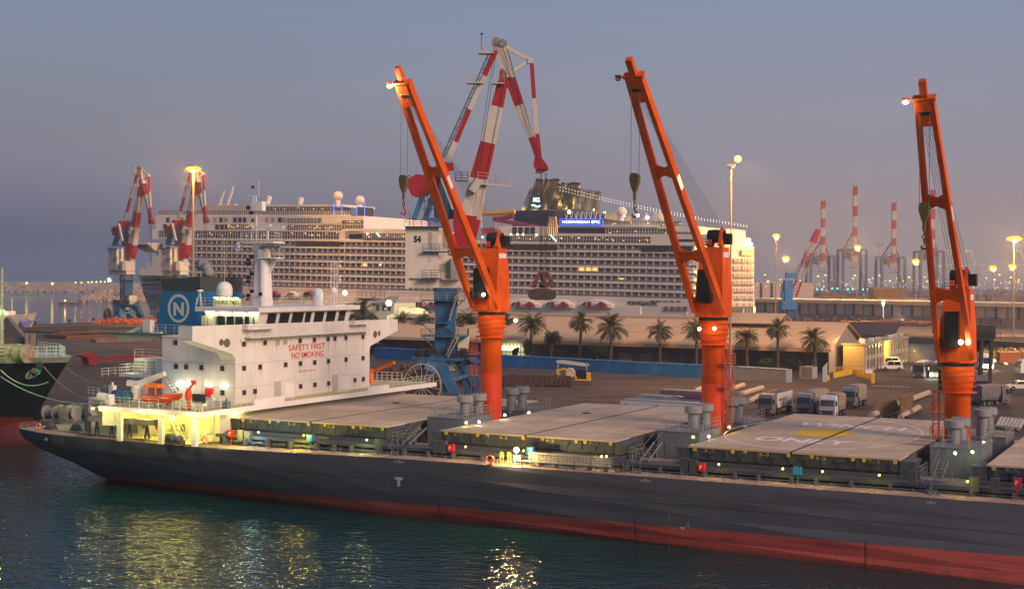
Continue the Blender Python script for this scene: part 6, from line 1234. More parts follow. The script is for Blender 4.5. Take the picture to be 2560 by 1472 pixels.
pq = on(2182, 957); o = thing('flag_post', 'yellow post with a small white and blue flag on top in the yard', 'flag post', loc=pq); MB().cbox((0, 0, 1.1), (.7, .5, 2.2)).build('post', yb, o); MB().tube((0, 0, 2.2), (0, 0, 8.5), .06, 6).build('pole', mgrey, o); MB().box((-1.6, -.02, 2.1), (.1, .02, 2.9)).build('small_flag', whitec, o)
pq = on(2056, 955); o = thing('gate_leaf', 'tall leaning white gate leaf beside the yard entrance', 'gate', loc=pq); MB().prism([(0, 0, 0), (1.2, .6, 0), (1.2, .6, 4.4), (0, 0, 3.2)], (.05, .1, 0)).build('gate_sheet', cgrey, o)
# dashed road marking
for k in range(8): a = on(2184+k*11.9, 964+k*.35, QZ+.006); a2 = on(2188+k*11.9, 964+k*.35, QZ+.006); q = MB(); q.quad((a.x, a.y-1.1, QZ+.006), (a2.x, a2.y-1.1, QZ+.006), (a2.x, a2.y+1.1, QZ+.006), (a.x, a.y+1.1, QZ+.006)); o = q.build('road_marking', mat('road_white', (.5, .45, .36), .8)); tag(o, kind='structure')
# palms
trm = mat('palm_trunk', (.085, .06, .042), .95, var=.4, scale=2, bump=.05); frm = mat('palm_frond', (.085, .082, .030), .7, var=.5, scale=1.2); frd = mat('palm_dead', (.16, .11, .055), .9, var=.3)
def palm_mesh(seed, H=7.2, R=3.4):
    r = random.Random(seed); t = MB(); n = 9; cv = r.uniform(-.25, .25)
    t.loft([[(cv*(k/n)**2+(.34-.12*k/n+.05*(k % 2))*math.cos(j*.7854), (.34-.12*k/n+.05*(k % 2))*math.sin(j*.7854), H*k/n) for j in range(8)] for k in range(n+1)])
    t.ball((cv, 0, H+.1), .48, 10, 6, (1, 1, 1.3)); c = MB()
    for i in range(62):
        az = r.random()*6.28318; el_ = r.choice((1.25, 1.0, .8, .55, .3, .1, -.1, -.35, -.6))+r.uniform(-.12, .12); L_ = R*r.uniform(.85, 1.12)*(1 if el_ > -.3 else .8); p = Vector((cv, 0, H+.35)); d = Vector((math.cos(az)*math.cos(el_), math.sin(az)*math.cos(el_), math.sin(el_))); seg = 13; sl_ = L_/seg
        for k in range(seg):
            p2 = p+d*sl_; side = d.cross(Vector((0, 0, 1))); side = side.normalized() if side.length > .05 else Vector((1, 0, 0)); ll = .62*math.sin(3.0*(k+1.2)/(seg+1.8))*R/3.4+.1
            c.mi = 0 if el_ > -.3 else 1
            wv = .055
            for sg in (-1, 1):
                for f in (0, .5):
                    b0 = p.lerp(p2, f); e = b0+side*sg*ll*r.uniform(.8, 1.1)+d*ll*.75+Vector((0, 0, -ll*r.uniform(.25, .6))); c.add([b0-d*wv, b0+d*wv, e], [(0, 1, 2)])
            c.add([p+side*.035, p2+side*.03, p2-side*.03, p-side*.035], [(0, 1, 2, 3)])
            p = p2; d = (d+Vector((0, 0, -(.085 if el_ > .2 else .05)*(1+k*.13)))).normalized()
    return t, c
prot = []
for sd_, H_, R_ in ((11, 7.2, 3.4), (23, 7.9, 2.7), (37, 6.6, 3.7), (41, 7.0, 3.1), (58, 7.6, 3.4)):
    t, c = palm_mesh(sd_, H_, R_); o = thing('palm_tree', 'x', 'palm tree', loc=ZERO, rot=0, group='date palms along the warehouse'); t.build('trunk', trm, o); c.build('crown', [frm, frd], o); prot.append(o)
PL = [(1324, 905, 780, 'bushy date palm behind the excavator, left of the small flag on the quay road'), (1448, 905, 785, 'date palm with drooping fronds just left of the tallest pair partner'), (1526, 900, 780, 'broad tall date palm touching the liner hull name with its crown'), (1650, 900, 797, 'slim small crowned date palm alone between two bigger ones'), (1741, 905, 800, 'date palm whose crown touches the middle orange crane pillar'), (1869, 915, 815, 'short date palm just right of the tall grey lamp mast'), (1944, 920, 802, 'big date palm in front of the roof monitor'), (2039, 940, 815, 'lone date palm nearest the warehouse gable corner'), (1060, 880, 775, 'dark date palm left of the blue crane tower'), (1007, 880, 785, 'date palm rising above the clipped round tree'), (1168, 890, 772, 'date palm right of the blue crane tower'), (1272, 905, 785, 'date palm behind the left orange crane pillar'), (905, 870, 745, 'date palm behind the far end of the bridge roof'), (1008, 875, 778, 'date palm against the floodlit cream tent')]
used = [0]*5
for k, (x, yb_, yt, lab) in enumerate(PL):
    i = k % 5
    if used[i]: o = copy_tree(prot[i])
    else: o = prot[i]; used[i] = 1
    Yt = PT(x, yb_, 330 if k < 8 else 345); loc = wd(Yt.x, 330 if k < 8 else 345, QZ); zt2 = PT(x, yt+8, 330 if k < 8 else 345).z; sc_ = (zt2-QZ)/9.3; o.location = loc; o.scale = (sc_, sc_, sc_); o.rotation_euler = (.05*math.sin(k*2.1), .06*math.cos(k*1.7), k*1.3); o['label'] = lab
# clipped trees and bushes
def bush_mesh(seed, rx, rz_, h, trunk=.0, n=2600, leaf=.17):
    r = random.Random(seed); c = MB(); cl = [(Vector((r.gauss(0, .5)*rx, r.gauss(0, .5)*rx, h+r.uniform(-.6, .7)*rz_)), r.uniform(.35, .6)*rx) for _ in range(16)]
    for i in range(n):
        ctr, rad = r.choice(cl); v = Vector((r.gauss(0, 1), r.gauss(0, 1), r.gauss(0, .8))).normalized()*rad*r.uniform(.55, 1.02); p = ctr+Vector((v.x, v.y, v.z*rz_/rx)); a = Vector((r.gauss(0, 1), r.gauss(0, 1), r.gauss(0, 1))).normalized()*leaf; b_ = a.cross(Vector((r.gauss(0, 1), r.gauss(0, 1), r.gauss(0, 1)))).normalized()*leaf*.6; c.add([p-a, p+b_, p+a, p-b_], [(0, 1, 2, 3)])
    return c
lfm = mat('leaf_green', (.050, .075, .016), .7, var=.5, scale=1.5); lfd = mat('leaf_dark', (.022, .036, .012), .8, var=.4, scale=1.5)
for k, (x, y, w_, hh, m_, lab, t_) in enumerate(((989, 853, 65, 36, lfm, 'round clipped green tree above the blue container left of the crane', 338), (1379, 850, 52, 60, lfd, 'tall dark green tree behind the small excavator', 328), (1318, 868, 30, 45, lfd, 'loose olive green shrub left of the tall dark tree', 329), (1494, 877, 60, 36, lfd, 'dark rounded bush under the navy shop sign', 328), (1915, 907, 42, 30, lfm, 'small green bush in front of the grey shop front', 325), (1986, 912, 46, 40, lfd, 'dark umbrella shaped tree by the end of the grey container', 322), (1290, 878, 22, 28, lfd, 'small dark shrub beside the lit entrance', 330))):
    p = PT(x, y, t_); sc_ = 3480/((wd(p.x, t_)).y); loc = wd(p.x, t_, QZ); o = thing('leafy_tree', lab, 'tree', loc=loc); rx = w_/2/sc_*.78; rz_ = hh/2/sc_*.8
    bush_mesh(k+3, rx, rz_, p.z-QZ, n=2400).build('crown', m_, o); MB().tube((0, 0, 0), (0, 0, p.z-QZ), .22, 8, .12).tube((0, 0, (p.z-QZ)*.5), (rx*.5, 0, p.z-QZ), .1, 6).tube((0, 0, (p.z-QZ)*.5), (-rx*.5, .3, p.z-QZ), .1, 6).build('trunk', trm, o)
# ================================================================== VEHICLES
tyre = mat('tyre', (.018, .017, .016), .9); rimm = mat('rim', (.22, .21, .20), .4, metal=.6)
AN = math.atan2(-V.y, -V.x)
def wheel(par, x, y, r=.5, w_=.35):
    q = MB(); q.lathe((x, y, r), [(r*.6, -w_/2), (r, -w_/2), (r, w_/2), (r*.6, w_/2)], 16, 'y'); o = q.build('wheel', tyre, par, off=ZERO)
    q = MB(); s_ = -1 if y < 0 else 1; q.lathe((x, y+s_*w_*.5, r), [(r*.12, .01), (r*.55, .02), (r*.55, -.05)], 12, 'y'); q.build('rim', rimm, o, off=ZERO)
def truck(px, py, lab, cabm, bodym, kind='tipper', text=None, rot=AN, L_=8.2, group='tipper lorries parked nose out on the quay'):
    o = thing('lorry', lab, 'lorry', loc=on(px, py), rot=rot, group=group); W_ = 2.6
    q = MB(); q.loft([[(0, -1.25, .45), (0, 1.25, .45), (-2.2, 1.25, .45), (-2.2, -1.25, .45)], [(.05, -1.25, 1.9), (.05, 1.25, 1.9), (-2.2, 1.25, 1.9), (-2.2, -1.25, 1.9)], [(-.25, -1.2, 3.1), (-.25, 1.2, 3.1), (-2.2, 1.2, 3.1), (-2.2, -1.2, 3.1)], [(-.6, -1.1, 3.55), (-.6, 1.1, 3.55), (-2.1, 1.1, 3.65), (-2.1, -1.1, 3.65)]]); cb = q.build('cab', cabm, o, off=ZERO)
    q = MB(); q.add([(.07, -1.15, 1.95), (.07, 1.15, 1.95), (-.17, 1.1, 2.95), (-.17, -1.1, 2.95)], [(0, 1, 2, 3)]); q.build('windscreen', glassd, cb, off=ZERO)
    q = MB()
    for y in (-1.26, 1.26): q.add([(-.35, y, 2.0), (-1.2, y, 2.0), (-1.2, y*.97, 2.85), (-.5, y*.97, 2.85)], [(0, 1, 2, 3)])
    q.build('side_window', glassd, cb, off=ZERO)
    q = MB(); q.box((.0, -1.1, .5), (.1, 1.1, 1.25)); [q.box((.1, -.8, .6+.16*k), (.12, .8, .66+.16*k)) for k in range(4)]; q.build('grille', dgrey, cb, off=ZERO)
    for y in (-1.0, 1.0): MB().cbox((.1, y, .85), (.06, .34, .2)).build('headlight', mat('lens', (.4, .4, .35), .2), cb, off=ZERO)
    for y in (-1.5, 1.5): MB().cbox((-.1, y, 2.4), (.12, .22, .7)).build('mirror', black, cb, off=ZERO)
    q = MB(); q.box((-2.2, -.5, .7), (-3-L_, .5, 1.1)); q.build('chassis', dgrey, o, off=ZERO)
    q = MB(); x0, x1 = -2.7, -2.7-L_
    q.loft([[(x0-.5, -1.1, 1.15), (x0-.5, 1.1, 1.15), (x0-.5, 1.2, 1.15), (x1, 1.2, 1.15), (x1, -1.2, 1.15)], [(x0, -1.28, 2.0), (x0, 1.1, 2.0), (x0, 1.28, 2.0), (x1, 1.28, 2.0), (x1, -1.28, 2.0)], [(x0, -1.3, 3.55), (x0, 1.1, 3.55), (x0, 1.3, 3.55), (x1-.1, 1.3, 3.55), (x1-.1, -1.3, 3.55)]])
    for k in range(6): xx = x0-.5-(L_-1)*k/5; q.box((xx-.06, -1.36, 1.3), (xx+.06, -1.28, 3.5)) if not text else None; q.box((xx-.06, 1.28, 1.3), (xx+.06, 1.36, 3.5))
    bd = q.build('tipper_body', bodym, o, off=ZERO)
    q = MB()
    if kind == 'open': q.box((x0-.15, -1.15, 3.5), (x1+.1, 1.15, 3.56)); q.build('load_space', mat('load_dark', (.06, .055, .05), .9), bd, off=ZERO)
    else:
        q.loft([[(x0+.1, -1.35, 3.5), (x0+.1, -.7, 3.85), (x0+.1, .7, 3.85), (x0+.1, 1.35, 3.5)], [(x1, -1.35, 3.5), (x1, -.7, 3.8), (x1, .7, 3.8), (x1, 1.35, 3.5)]]); q.build('tarpaulin', mat('tarp', (.22, .19, .17), .9, var=.3, scale=2, bump=.05), bd, off=ZERO)
    if text:
        q = MB(); q.text(text, (x0-1.0, -1.31, 2.3), (-1, 0, 0), (0, 0, 1), 4.6, .75, .01); q = MB(); q.text(text, (x0-.9, 1.37, 2.2), (-1, 0, 0), (0, 0, 1), 4.6, .75, .01).text('transport', (x0-1.9, 1.37, 1.7), (-1, 0, 0), (0, 0, 1), 1.8, .3, 0); q.build('body_lettering', mat('letter_dark', (.06, .05, .08), .6), bd, off=ZERO)
    for x in (-1.2, -3.6, x1+1.8, x1+.6):
        for y in (-1.1, 1.1): wheel(o, x, y)
    return o
cabg, cabs, cabb = mat('cab_silver', (.20, .20, .22), .35, metal=.2), mat('cab_white', (.55, .53, .52), .35), mat('cab_brown', (.16, .13, .12), .4)
bw, bt, bgr = mat('body_white', (.55, .50, .44), .5, var=.12, streak=.2), mat('body_tan', (.36, .29, .22), .6, var=.2, streak=.3), mat('body_grey', (.17, .165, .17), .6, var=.2)
truck(1912, 1040, 'brown cabbed tipper lorry with white lettered body, leftmost of the parked lorries', cabb, bw, 'open', 'rahum-shut A', L_=9)
truck(2008, 1038, 'silver cabbed lorry with grey tarpaulin cover, second in the parked row', cabg, bt, L_=9)
truck(2068, 1045, 'white cabbed lorry with bright roof, nearest the end of the parked row', cabs, bt, L_=4.5)
truck(2120, 1020, 'tall grey bodied tipper behind the white cabbed lorry', cabg, bt, L_=6)
# flat white trailers behind the second hatch
def trailer(p0, p1, h, m, lab, txt=None):
    a, c = on(*p0), on(*p1); L_ = (c-a).length; o = thing('trailer', lab, 'trailer', loc=a, rot=math.atan2(c.y-a.y, c.x-a.x), group='long flat trailers on the quay'); q = MB(); q.box((0, 0, .9), (L_, 2.4, h)); b_ = q.build('body', m, o, off=ZERO); MB().box((.2, .1, h), (L_-.2, 2.3, h+.18)).build('cover', mat('sheet_bluegrey', (.24, .25, .28), .5, var=.25), b_, off=ZERO)
    if txt: q = MB().text(txt, (1.2, -.02, 1.15), (1, 0, 0), (0, 0, 1), L_-3, .55, .03); q.build('lettering', mat('burgundy', (.20, .012, .030), .5), b_, off=ZERO)
    if txt: q = MB(); [q.prism([(L_*f, -.03, h-.75), (L_*f+.5, -.03, h-.75), (L_*f+.25, -.03, h-.3)], (0, .02, 0)) for f in (.05, .42, .80)]; q.build('warning_triangle', mat('tri_grey', (.3, .28, .25), .6), b_, off=ZERO)
    for x in (1, 2.2, L_-1.5, L_-2.8): wheel(o, x, .2, .45)
trailer((1551, 1041), (1765, 1055), 2.7, whitec, 'white trailer with dark red lettering just behind the second hatch cover', 'TOTAL LIFTING ERBAN'); trailer((1590, 1022), (1775, 1033), 2.3, mat('trailer_grey', (.33, .34, .36), .5, var=.2), 'grey covered trailer behind the white lettered one'); trailer((1650, 1001), (1775, 1008), 1.9, mat('trailer_brown', (.20, .15, .12), .7, var=.3), 'brown flat trailer furthest from the ship')
q_ = on(1738, 1034); o = thing('rope_heap', 'heap of blue and red ropes lying on the trailer beside the orange pillar', 'rope heap', loc=q_+Vector((0, 0, 2.4)))
rr = random.Random(4)
for m_, nm in ((mat('rope_blue', (.03, .06, .25), .8), 'blue_rope'), (mat('rope_red', (.25, .02, .05), .8), 'red_rope')):
    q = MB(); p = Vector((0, 0, .3))
    for k in range(60): p2 = Vector((rr.gauss(0, 1.4), rr.gauss(0, .5), abs(rr.gauss(.3, .25)))); q.tube(p, p2, .05, 4); p = p2
    q.build(nm, m_, o, off=ZERO)
# pipes / concrete poles lying on the quay
plm = mat('pole_concrete', (.42, .32, .23), .85, var=.25, scale=.8)
for k, (x0, y0, x1, y1, r_, lab) in enumerate(((1735, 983, 1763, 972, .45, 'short pale pole end just left of the middle orange pillar'), (1830, 978, 1858, 968, .5, 'pale concrete pole just right of the middle orange pillar'), (1850, 992, 1905, 975, .5, 'long pale pole behind the leftmost lorry cab'), (1870, 1010, 1897, 995, .45, 'pale pole partly hidden by the leftmost lorry'), (2176, 1046, 2240, 1022, .5, 'long pale pole under the tilted rusty skip plates'), (2238, 1020, 2322, 987, .5, 'longest pale pole, right of the upright rusty plate'), (2250, 1050, 2270, 1037, .45, 'short pole in front of the upright rusty plate'), (2276, 1036, 2297, 1024, .45, 'short pole right of the upright rusty plate'))):
    a, c = on(x0, y0), on(x1, y1); o = thing('concrete_pole', lab, 'pole', loc=a, group='pale poles lying on the quay'); d = c-a; MB().tube((0, 0, r_), (d.x, d.y, r_), r_, 14).build('shaft', plm, o, off=ZERO); MB().tube((d.x*.02, d.y*.02, r_), (d.x*.06, d.y*.06, r_), r_+.03, 14).build('end_band', mat('band_dark', (.2, .15, .12), .8), o, off=ZERO)
for k in range(7):
    x = 2498+k*9; a, c = on(x-6, 1073+k), on(x+6, 1052+k); d = c-a; o = thing('steel_pipe', 'pale steel pipes in the bundle beside the rightmost orange crane', 'pipe', loc=a, group='pipe bundle right of the nearest crane'); MB().tube((0, 0, .45), (d.x, d.y, .45), .3, 12).build('pipe_body', mat('pipe_pale', (.36, .32, .28), .6, var=.2), o, off=ZERO); MB().tube((d.x*.97, d.y*.97, .45), (d.x*1.01, d.y*1.01, .45), .33, 12).build('pipe_end', plm, o, off=ZERO)
# rusty skip plates and fire-black heap
o = thing('skip_plate', 'tilted brown steel plate leaning in the heap of black scrap', 'plate', loc=on(2220, 1040)); MB().prism([(-2.4, 0, 1.4), (1.1, .6, 3.2), (2.2, .4, 1.0), (-1.0, -.2, -.0)], (.1, .15, 0)).build('sheet', mat('plate_brown', (.26, .15, .07), .8, var=.4), o, off=ZERO)
a, c = on(2251, 1044), on(2282, 1032); d = c-a; o = thing('ribbed_skip', 'upright ribbed rusty side panel of a skip', 'panel', loc=a, rot=math.atan2(d.y, d.x)); L_ = d.length; q = MB(); q.box((0, 0, .1), (L_, .12, 3.4)); [q.box((L_*k/6, -.1, .1), (L_*k/6+.12, 0, 3.5)) for k in range(7)]; q.box((0, -.1, 3.3), (L_, .15, 3.5)); q.build('ribbed_panel', mat('panel_rust', (.20, .12, .06), .8, var=.4), o, off=ZERO)
def heap(name, lab, cat, loc, sx, sy, sz, n, m, size, seed=1, kind='stuff', flat=.5):
    r = random.Random(seed); q = MB()
    for _ in range(n):
        x = r.uniform(-1, 1); y = r.uniform(-1, 1); h = max(0, 1-abs(x)**2.2)*max(0, 1-abs(y)**2.2)*sz; s = size*r.uniform(.5, 1.5); c = Vector((x*sx, y*sy, h*r.uniform(.2, 1))); d = Vector((r.gauss(0, 1), r.gauss(0, 1), r.gauss(0, .5))).normalized(); q.beam(c-d*s, c+d*s, s*r.uniform(.25, .8), s*r.uniform(.15, flat))
    q.lathe((0, 0, 0), [(sx*.8, 0), (sx*.6, sz*.45), (sx*.2, sz*.8), (.05, sz*.82)], 12) if sx < sy*1.6 else q.loft([[(-sx*.9, -sy*.8, 0), (sx*.9, -sy*.8, 0), (sx*.9, sy*.8, 0), (-sx*.9, sy*.8, 0)], [(-sx*.7, -sy*.3, sz*.6), (sx*.7, -sy*.3, sz*.6), (sx*.7, sy*.3, sz*.6), (-sx*.7, sy*.3, sz*.6)]])
    o = q.build(name, m, None, off=ZERO); o.location = loc; o['label'] = lab; o['category'] = cat; o['kind'] = kind; return o
blk = mat('scrap_black', (.02, .018, .02), .6, var=.5)
heap('scrap_heap', 'black scrap heap between the tilted and the upright rusty plates', 'scrap', on(2232, 1046), 2.6, 1.6, .8, 140, blk, .35, 3)
rb1 = mat('scrap_rust', (.095, .05, .035), .9, var=.5, scale=1.5); rb2 = mat('casting_brown', (.075, .042, .032), .9, var=.5, scale=1)
heap('scrap_heap', 'rusty scrap beams piled behind the white bridge house and the big spoked reel', 'scrap', on(975, 945), 12, 7, 2.3, 520, rb1, 1.0, 5); heap('scrap_heap', 'low dark scrap row behind the spoked reel', 'scrap', on(1130, 962), 10, 3, 1.6, 260, rb1, .9, 6)
# rows of brown castings right of the first crane
o = thing('casting_stack', 'long stack of rust brown steel castings on the quay left of the small yellow excavator', 'castings', loc=on(1320, 965)); r = random.Random(8)
for row in range(3):
    for k in range(17):
        x = -6.5+k*.95+r.uniform(-.1, .1); y = row*1.6+x*-.1; z = .45+row*.28+r.uniform(0, .3)
        q = MB(); q.cbox((x, y, z), (.8, 1.3, .9+row*.3)); q.cbox((x, y-.2, z+.6+row*.15), (.9, .8, .2)); q.build('casting', rb2, o, off=ZERO)
# small yellow excavator in front of a white open trailer
ex = thing('excavator', 'small yellow tracked excavator with folded arm and black cab', 'excavator', loc=on(1435, 962), rot=-.12)
ym = mat('digger_yellow', (.62, .36, .02), .5, var=.2); q = MB(); q.box((.4, -1.3, 1.0), (3.5, 1.2, 1.35)); q.box((2.7, -1.3, 1.3), (3.4, 1.2, 2.6)); q.build('body', ym, ex, off=ZERO)
for y in (-1.4, 1.1): q = MB(); q.loft([[(-.1, y, .4), (.2, y, 0), (3.4, y, 0), (3.8, y, .4), (3.4, y, .8), (.2, y, .8)], [(-.1, y+.5, .4), (.2, y+.5, 0), (3.4, y+.5, 0), (3.8, y+.5, .4), (3.4, y+.5, .8), (.2, y+.5, .8)]]); q.build('track', mat('track_grey', (.09, .085, .08), .8, var=.4, scale=3), ex, off=ZERO)
q = MB(); q.box((.5, -1.0, 1.35), (2.6, .8, 3.3)); cb = q.build('cab', black, ex, off=ZERO); MB().box((.7, -1.03, 2.0), (2.4, -1.0, 3.1)).build('cab_window', glassd, cb, off=ZERO)
q = MB(); pts = [(.6, -1.1, 1.4), (-.2, -1.2, 3.0), (-2.2, -1.2, 3.5), (-3.4, -1.2, 3.0)]
for a, c in zip(pts, pts[1:]): q.beam(a, c, .28, .36)
q.build('boom', ym, ex, off=ZERO); q = MB(); q.beam((-3.6, -1.2, 3.2), (-2.4, -1.2, .8), .35, .45); q.build('arm', ym, ex, off=ZERO)
q = MB(); q.prism([(-2.6, -1.6, .8), (-1.9, -1.6, .7), (-1.7, -1.6, 0), (-2.5, -1.6, -.0)], (0, .8, 0)); q.build('bucket', dgrey, ex, off=ZERO)
o = thing('white_trailer_frame', 'pale open steel frame standing behind the small excavator', 'frame', loc=on(1393, 945)); q = MB(); q.prism([(0, 0, 3.4), (6.9, 0, 2.6), (7.2, 0, 3.2), (1.0, 0, 4.0), (-.3, 0, 3.8)], (0, 2, 0)); q.build('frame_top', cgrey, o, off=ZERO); q = MB(); [q.box((x, 0, 0), (x+.2, .2, 3.2)) for x in (.1, 6.5)]; q.lathe((2.9, .3, 1.2), [(1.0, -.2), (1.2, 0), (1.0, .2)], 16, 'y'); q.build('frame_leg', cgrey, o, off=ZERO)
# long red trailer on the left quay
a, c = on(182, 907), on(345, 900); d = c-a; o = thing('low_loader', 'long red low-loader trailer with gooseneck on the empty left quay', 'trailer', loc=on(210, 917), rot=math.atan2(on(345, 908).y-on(210, 917).y, on(345, 908).x-on(210, 917).x)); L_ = (on(345, 908)-on(210, 917)).length*1.35
rm = mat('loader_red', (.24, .018, .02), .5, var=.25); q = MB(); q.box((2, -1.3, 1.2), (L_, 1.3, 1.9)); [q.box((3+k*2.2, -1.35, 1.9), (3.3+k*2.2, 1.35, 2.05)) for k in range(int(L_/2.2)-1)]; q.build('bed', rm, o, off=ZERO)
q = MB(); q.prism([(-2.6, -1.2, 3.0), (1.8, -1.2, 3.6), (3.0, -1.2, 2.6), (3.2, -1.2, .5), (.6, -1.2, .5), (.2, -1.2, 2.3)], (0, 2.4, 0)); q.build('gooseneck', rm, o, off=ZERO)
for x in (L_-1, L_-2.4, L_-3.8): wheel(o, x, -1.2, .5)
# timber / rusty bar stock piles on the left quay
def stock(px0, py0, px1, py1, n, m, lab, h=1.2, w_=5):
    a, c = on(px0, py0), on(px1, py1); d = c-a; L_ = d.length; o = thing('bar_stack', lab, 'stacked bars', loc=a, rot=math.atan2(d.y, d.x), group='stacks of bars on the left quay'); r = random.Random(n); q = MB()
    for k in range(n): x = r.uniform(0, L_*.6); y = r.uniform(0, w_); z = r.uniform(.1, h); q.tube((x, y, z), (x+L_*r.uniform(.2, .4), y+r.uniform(-.3, .3), z), .12, 5)
    q.box((0, 0, 0), (L_, w_, h*.6)); q.build('bars', m, o, off=ZERO)
bs1 = mat('bar_rust', (.16, .065, .035), .8, var=.55, scale=1.5); bs2 = mat('bar_dark', (.055, .045, .045), .9, var=.5, scale=.6); bs3 = mat('bar_tan', (.20, .14, .10), .85, var=.5, scale=1)
stock(165, 848, 400, 840, 160, bs1, 'bright rusty bars at the near edge of the left quay stacks', 2.2, 14); stock(240, 856, 380, 852, 70, bs3, 'tan bars in front of the rusty bars', 1.2, 4); stock(10, 846, 150, 841, 90, bs2, 'dark bars at the far left of the quay', 1.4, 40); stock(150, 836, 420, 826, 120, bs2, 'broad dark stack behind the rusty bars', 1.6, 40)
heap('sack_heap', 'orange red sacks heaped at the feet of the distant crane marked 35', 'sacks', G(300, 808), 12, 6, 2.4, 380, mat('sack_orange', (.45, .10, .03), .8, var=.4), 1.0, 9)
heap('sack_heap', 'orange red sacks heaped behind the base of the blue ship funnel', 'sacks', G(375, 806), 9, 6, 2.2, 240, MAT['sack_orange'], 1.0, 10)
for k, (x, y) in enumerate(((88, 812), (174, 806), (204, 805), (234, 803))):
    o = thing('mooring_bollard', ['black bollard nearest the small blue hulled boat', 'black bollard holding the rope across the water', 'orange bollard on the pier edge', 'black bollard closest to the distant cranes'][k], 'bollard', loc=G(x, y), group='bollards on the pier edge'); m_ = MAT['sack_orange'] if k == 2 else black; MB().lathe((0, 0, 0), [(.5, 0), (.4, .9), (.75, 1.3), (.7, 1.6), (.2, 1.7)], 12).build('post', m_, o, off=ZERO); MB().lathe((0, 0, 0), [(.9, 0), (.9, .15)], 12).build('base_plate', m_, o, off=ZERO)
# coaches, van, cars
def coach(px, py, lab, m, lit=False, rot=AN, L_=12):
    o = thing('coach', lab, 'coach', loc=on(px, py), rot=rot, group='coaches on the right of the quay'); H = 3.6; q = MB()
    q.loft([[(0, -1.25, .35), (0, 1.25, .35), (-L_, 1.25, .35), (-L_, -1.25, .35)], [(.1, -1.28, 1.4), (.1, 1.28, 1.4), (-L_, 1.28, 1.4), (-L_, -1.28, 1.4)], [(-.35, -1.22, 3.2), (-.35, 1.22, 3.2), (-L_+.1, 1.22, 3.2), (-L_+.1, -1.22, 3.2)], [(-.7, -1.0, H), (-.7, 1.0, H), (-L_+.3, 1.0, H), (-L_+.3, -1.0, H)]]); bd = q.build('body', m, o, off=ZERO)
    q = MB(); q.add([(.12, -1.15, 1.5), (.12, 1.15, 1.5), (-.3, 1.1, 3.1), (-.3, -1.1, 3.1)], [(0, 1, 2, 3)]); q.build('windscreen', glassd, bd, off=ZERO)
    q = MB(); [q.box((-1.2, y-.01, 1.7), (-L_+.6, y+.01, 2.95)) for y in (-1.28, 1.28)]; q.build('side_glass', glassd, bd, off=ZERO)
    q = MB(); q.box((-2, -.7, H), (-5, .7, H+.2)); q.box((-7, -.7, H), (-9, .7, H+.2)); q.build('roof_unit', whitec, bd, off=ZERO)
    for y in (-1.45, 1.45): MB().cbox((.15, y, 2.3), (.2, .2, .75)).build('mirror', whitec, bd, off=ZERO)
    for y in (-.95, .95):
        MB().lathe((.1, y, .8), [(.05, .0), (.2, .04), (.2, -.05)], 12, 'x').build('headlight', em('headlamp', (.85, 1, .65), 26) if lit else mat('lens', (.4, .4, .35), .2), bd, off=ZERO)
        if lit: l_ = lamp('headlight_glow', Vector((.6, y, .8)), 300, (.9, 1, .7), .15); l_.parent = o
    for x in (-2.6, -L_+3.2):
        for y in (-1.15, 1.15): wheel(o, x, y, .5)
    return o
coach(2295, 946, 'dark silver coach with unlit headlamps, left one of the pair', mat('coach_dark', (.13, .115, .11), .3, metal=.3)); coach(2338, 946, 'dark coach with both headlamps shining beside the unlit one', mat('coach_dark', (.13, .115, .11), .3, metal=.3), True); coach(2470, 925, 'white coach seen right of the orange crane with one lamp lit', whitec, True, AN+.25)
coach(2545, 935, 'white coach cut by the right edge of the picture', whitec, False, AN-.9, 9)
def car(px, py, lab, m, rot, van=False, s=1.0):
    o = thing('car', lab, 'car', loc=on(px, py), rot=rot, group='cars on the quay'); o.scale = (s, s, s); H = 1.9 if van else 1.45; q = MB()
    pr = [(2.1, .35), (2.15, .8), (1.3, 1.0), (.7, H-.05), (-1.7, H), (-2.1, 1.0), (-2.15, .4)] if van else [(2.15, .35), (2.15, .75), (1.1, .95), (.4, H), (-1.1, H), (-1.9, .95), (-2.15, .4)]
    q.prism([(x, -.85, z) for x, z in pr], (0, 1.7, 0)); bd = q.build('body', m, o, off=ZERO)
    q = MB()
    for y in (-.87, .855): q.prism([(x, y, z) for x, z in (((1.05, 1.05), (.65, H-.15), (-.3, H-.15), (-.3, 1.05)) if van else ((.95, .98), (.4, H-.1), (-.3, H-.1), (-.3, .98)))], (0, .015, 0)); q.prism([(x, y, z) for x, z in ((-.4, 1.05), (-.4, H-.15), (-1.5, H-.15), (-1.7, 1.05))], (0, .015, 0))
    q.add([(1.25, -.75, 1.0), (1.25, .75, 1.0), (.74, .7, H-.1), (.74, -.7, H-.1)], [(0, 1, 2, 3)]); q.build('windows', glassd, bd, off=ZERO)
    for x in (-1.35, 1.35):
        for y in (-.8, .8): wheel(o, x, y, .34, .22)
    for y in (-.6, .6): MB().cbox((2.14, y, .7), (.05, .3, .15)).build('headlight', mat('lens', (.4, .4, .35), .2), bd, off=ZERO)
    return o
car(2229, 925, 'white small van car parked by the cream building', whitec, -.1+math.pi, True, 1.25); car(2222, 917, 'white van tucked behind the white van car at the yellow bay', whitec, math.pi, True, 1.35); car(1585, 905, 'white car half hidden behind the blue containers', whitec, 0, False, 1.2); car(1959, 925, 'white car behind the grey container end', whitec, 0, False, 1.1); car(2550, 975, 'white car at the right edge of the picture', whitec, math.pi, False, 1.35)
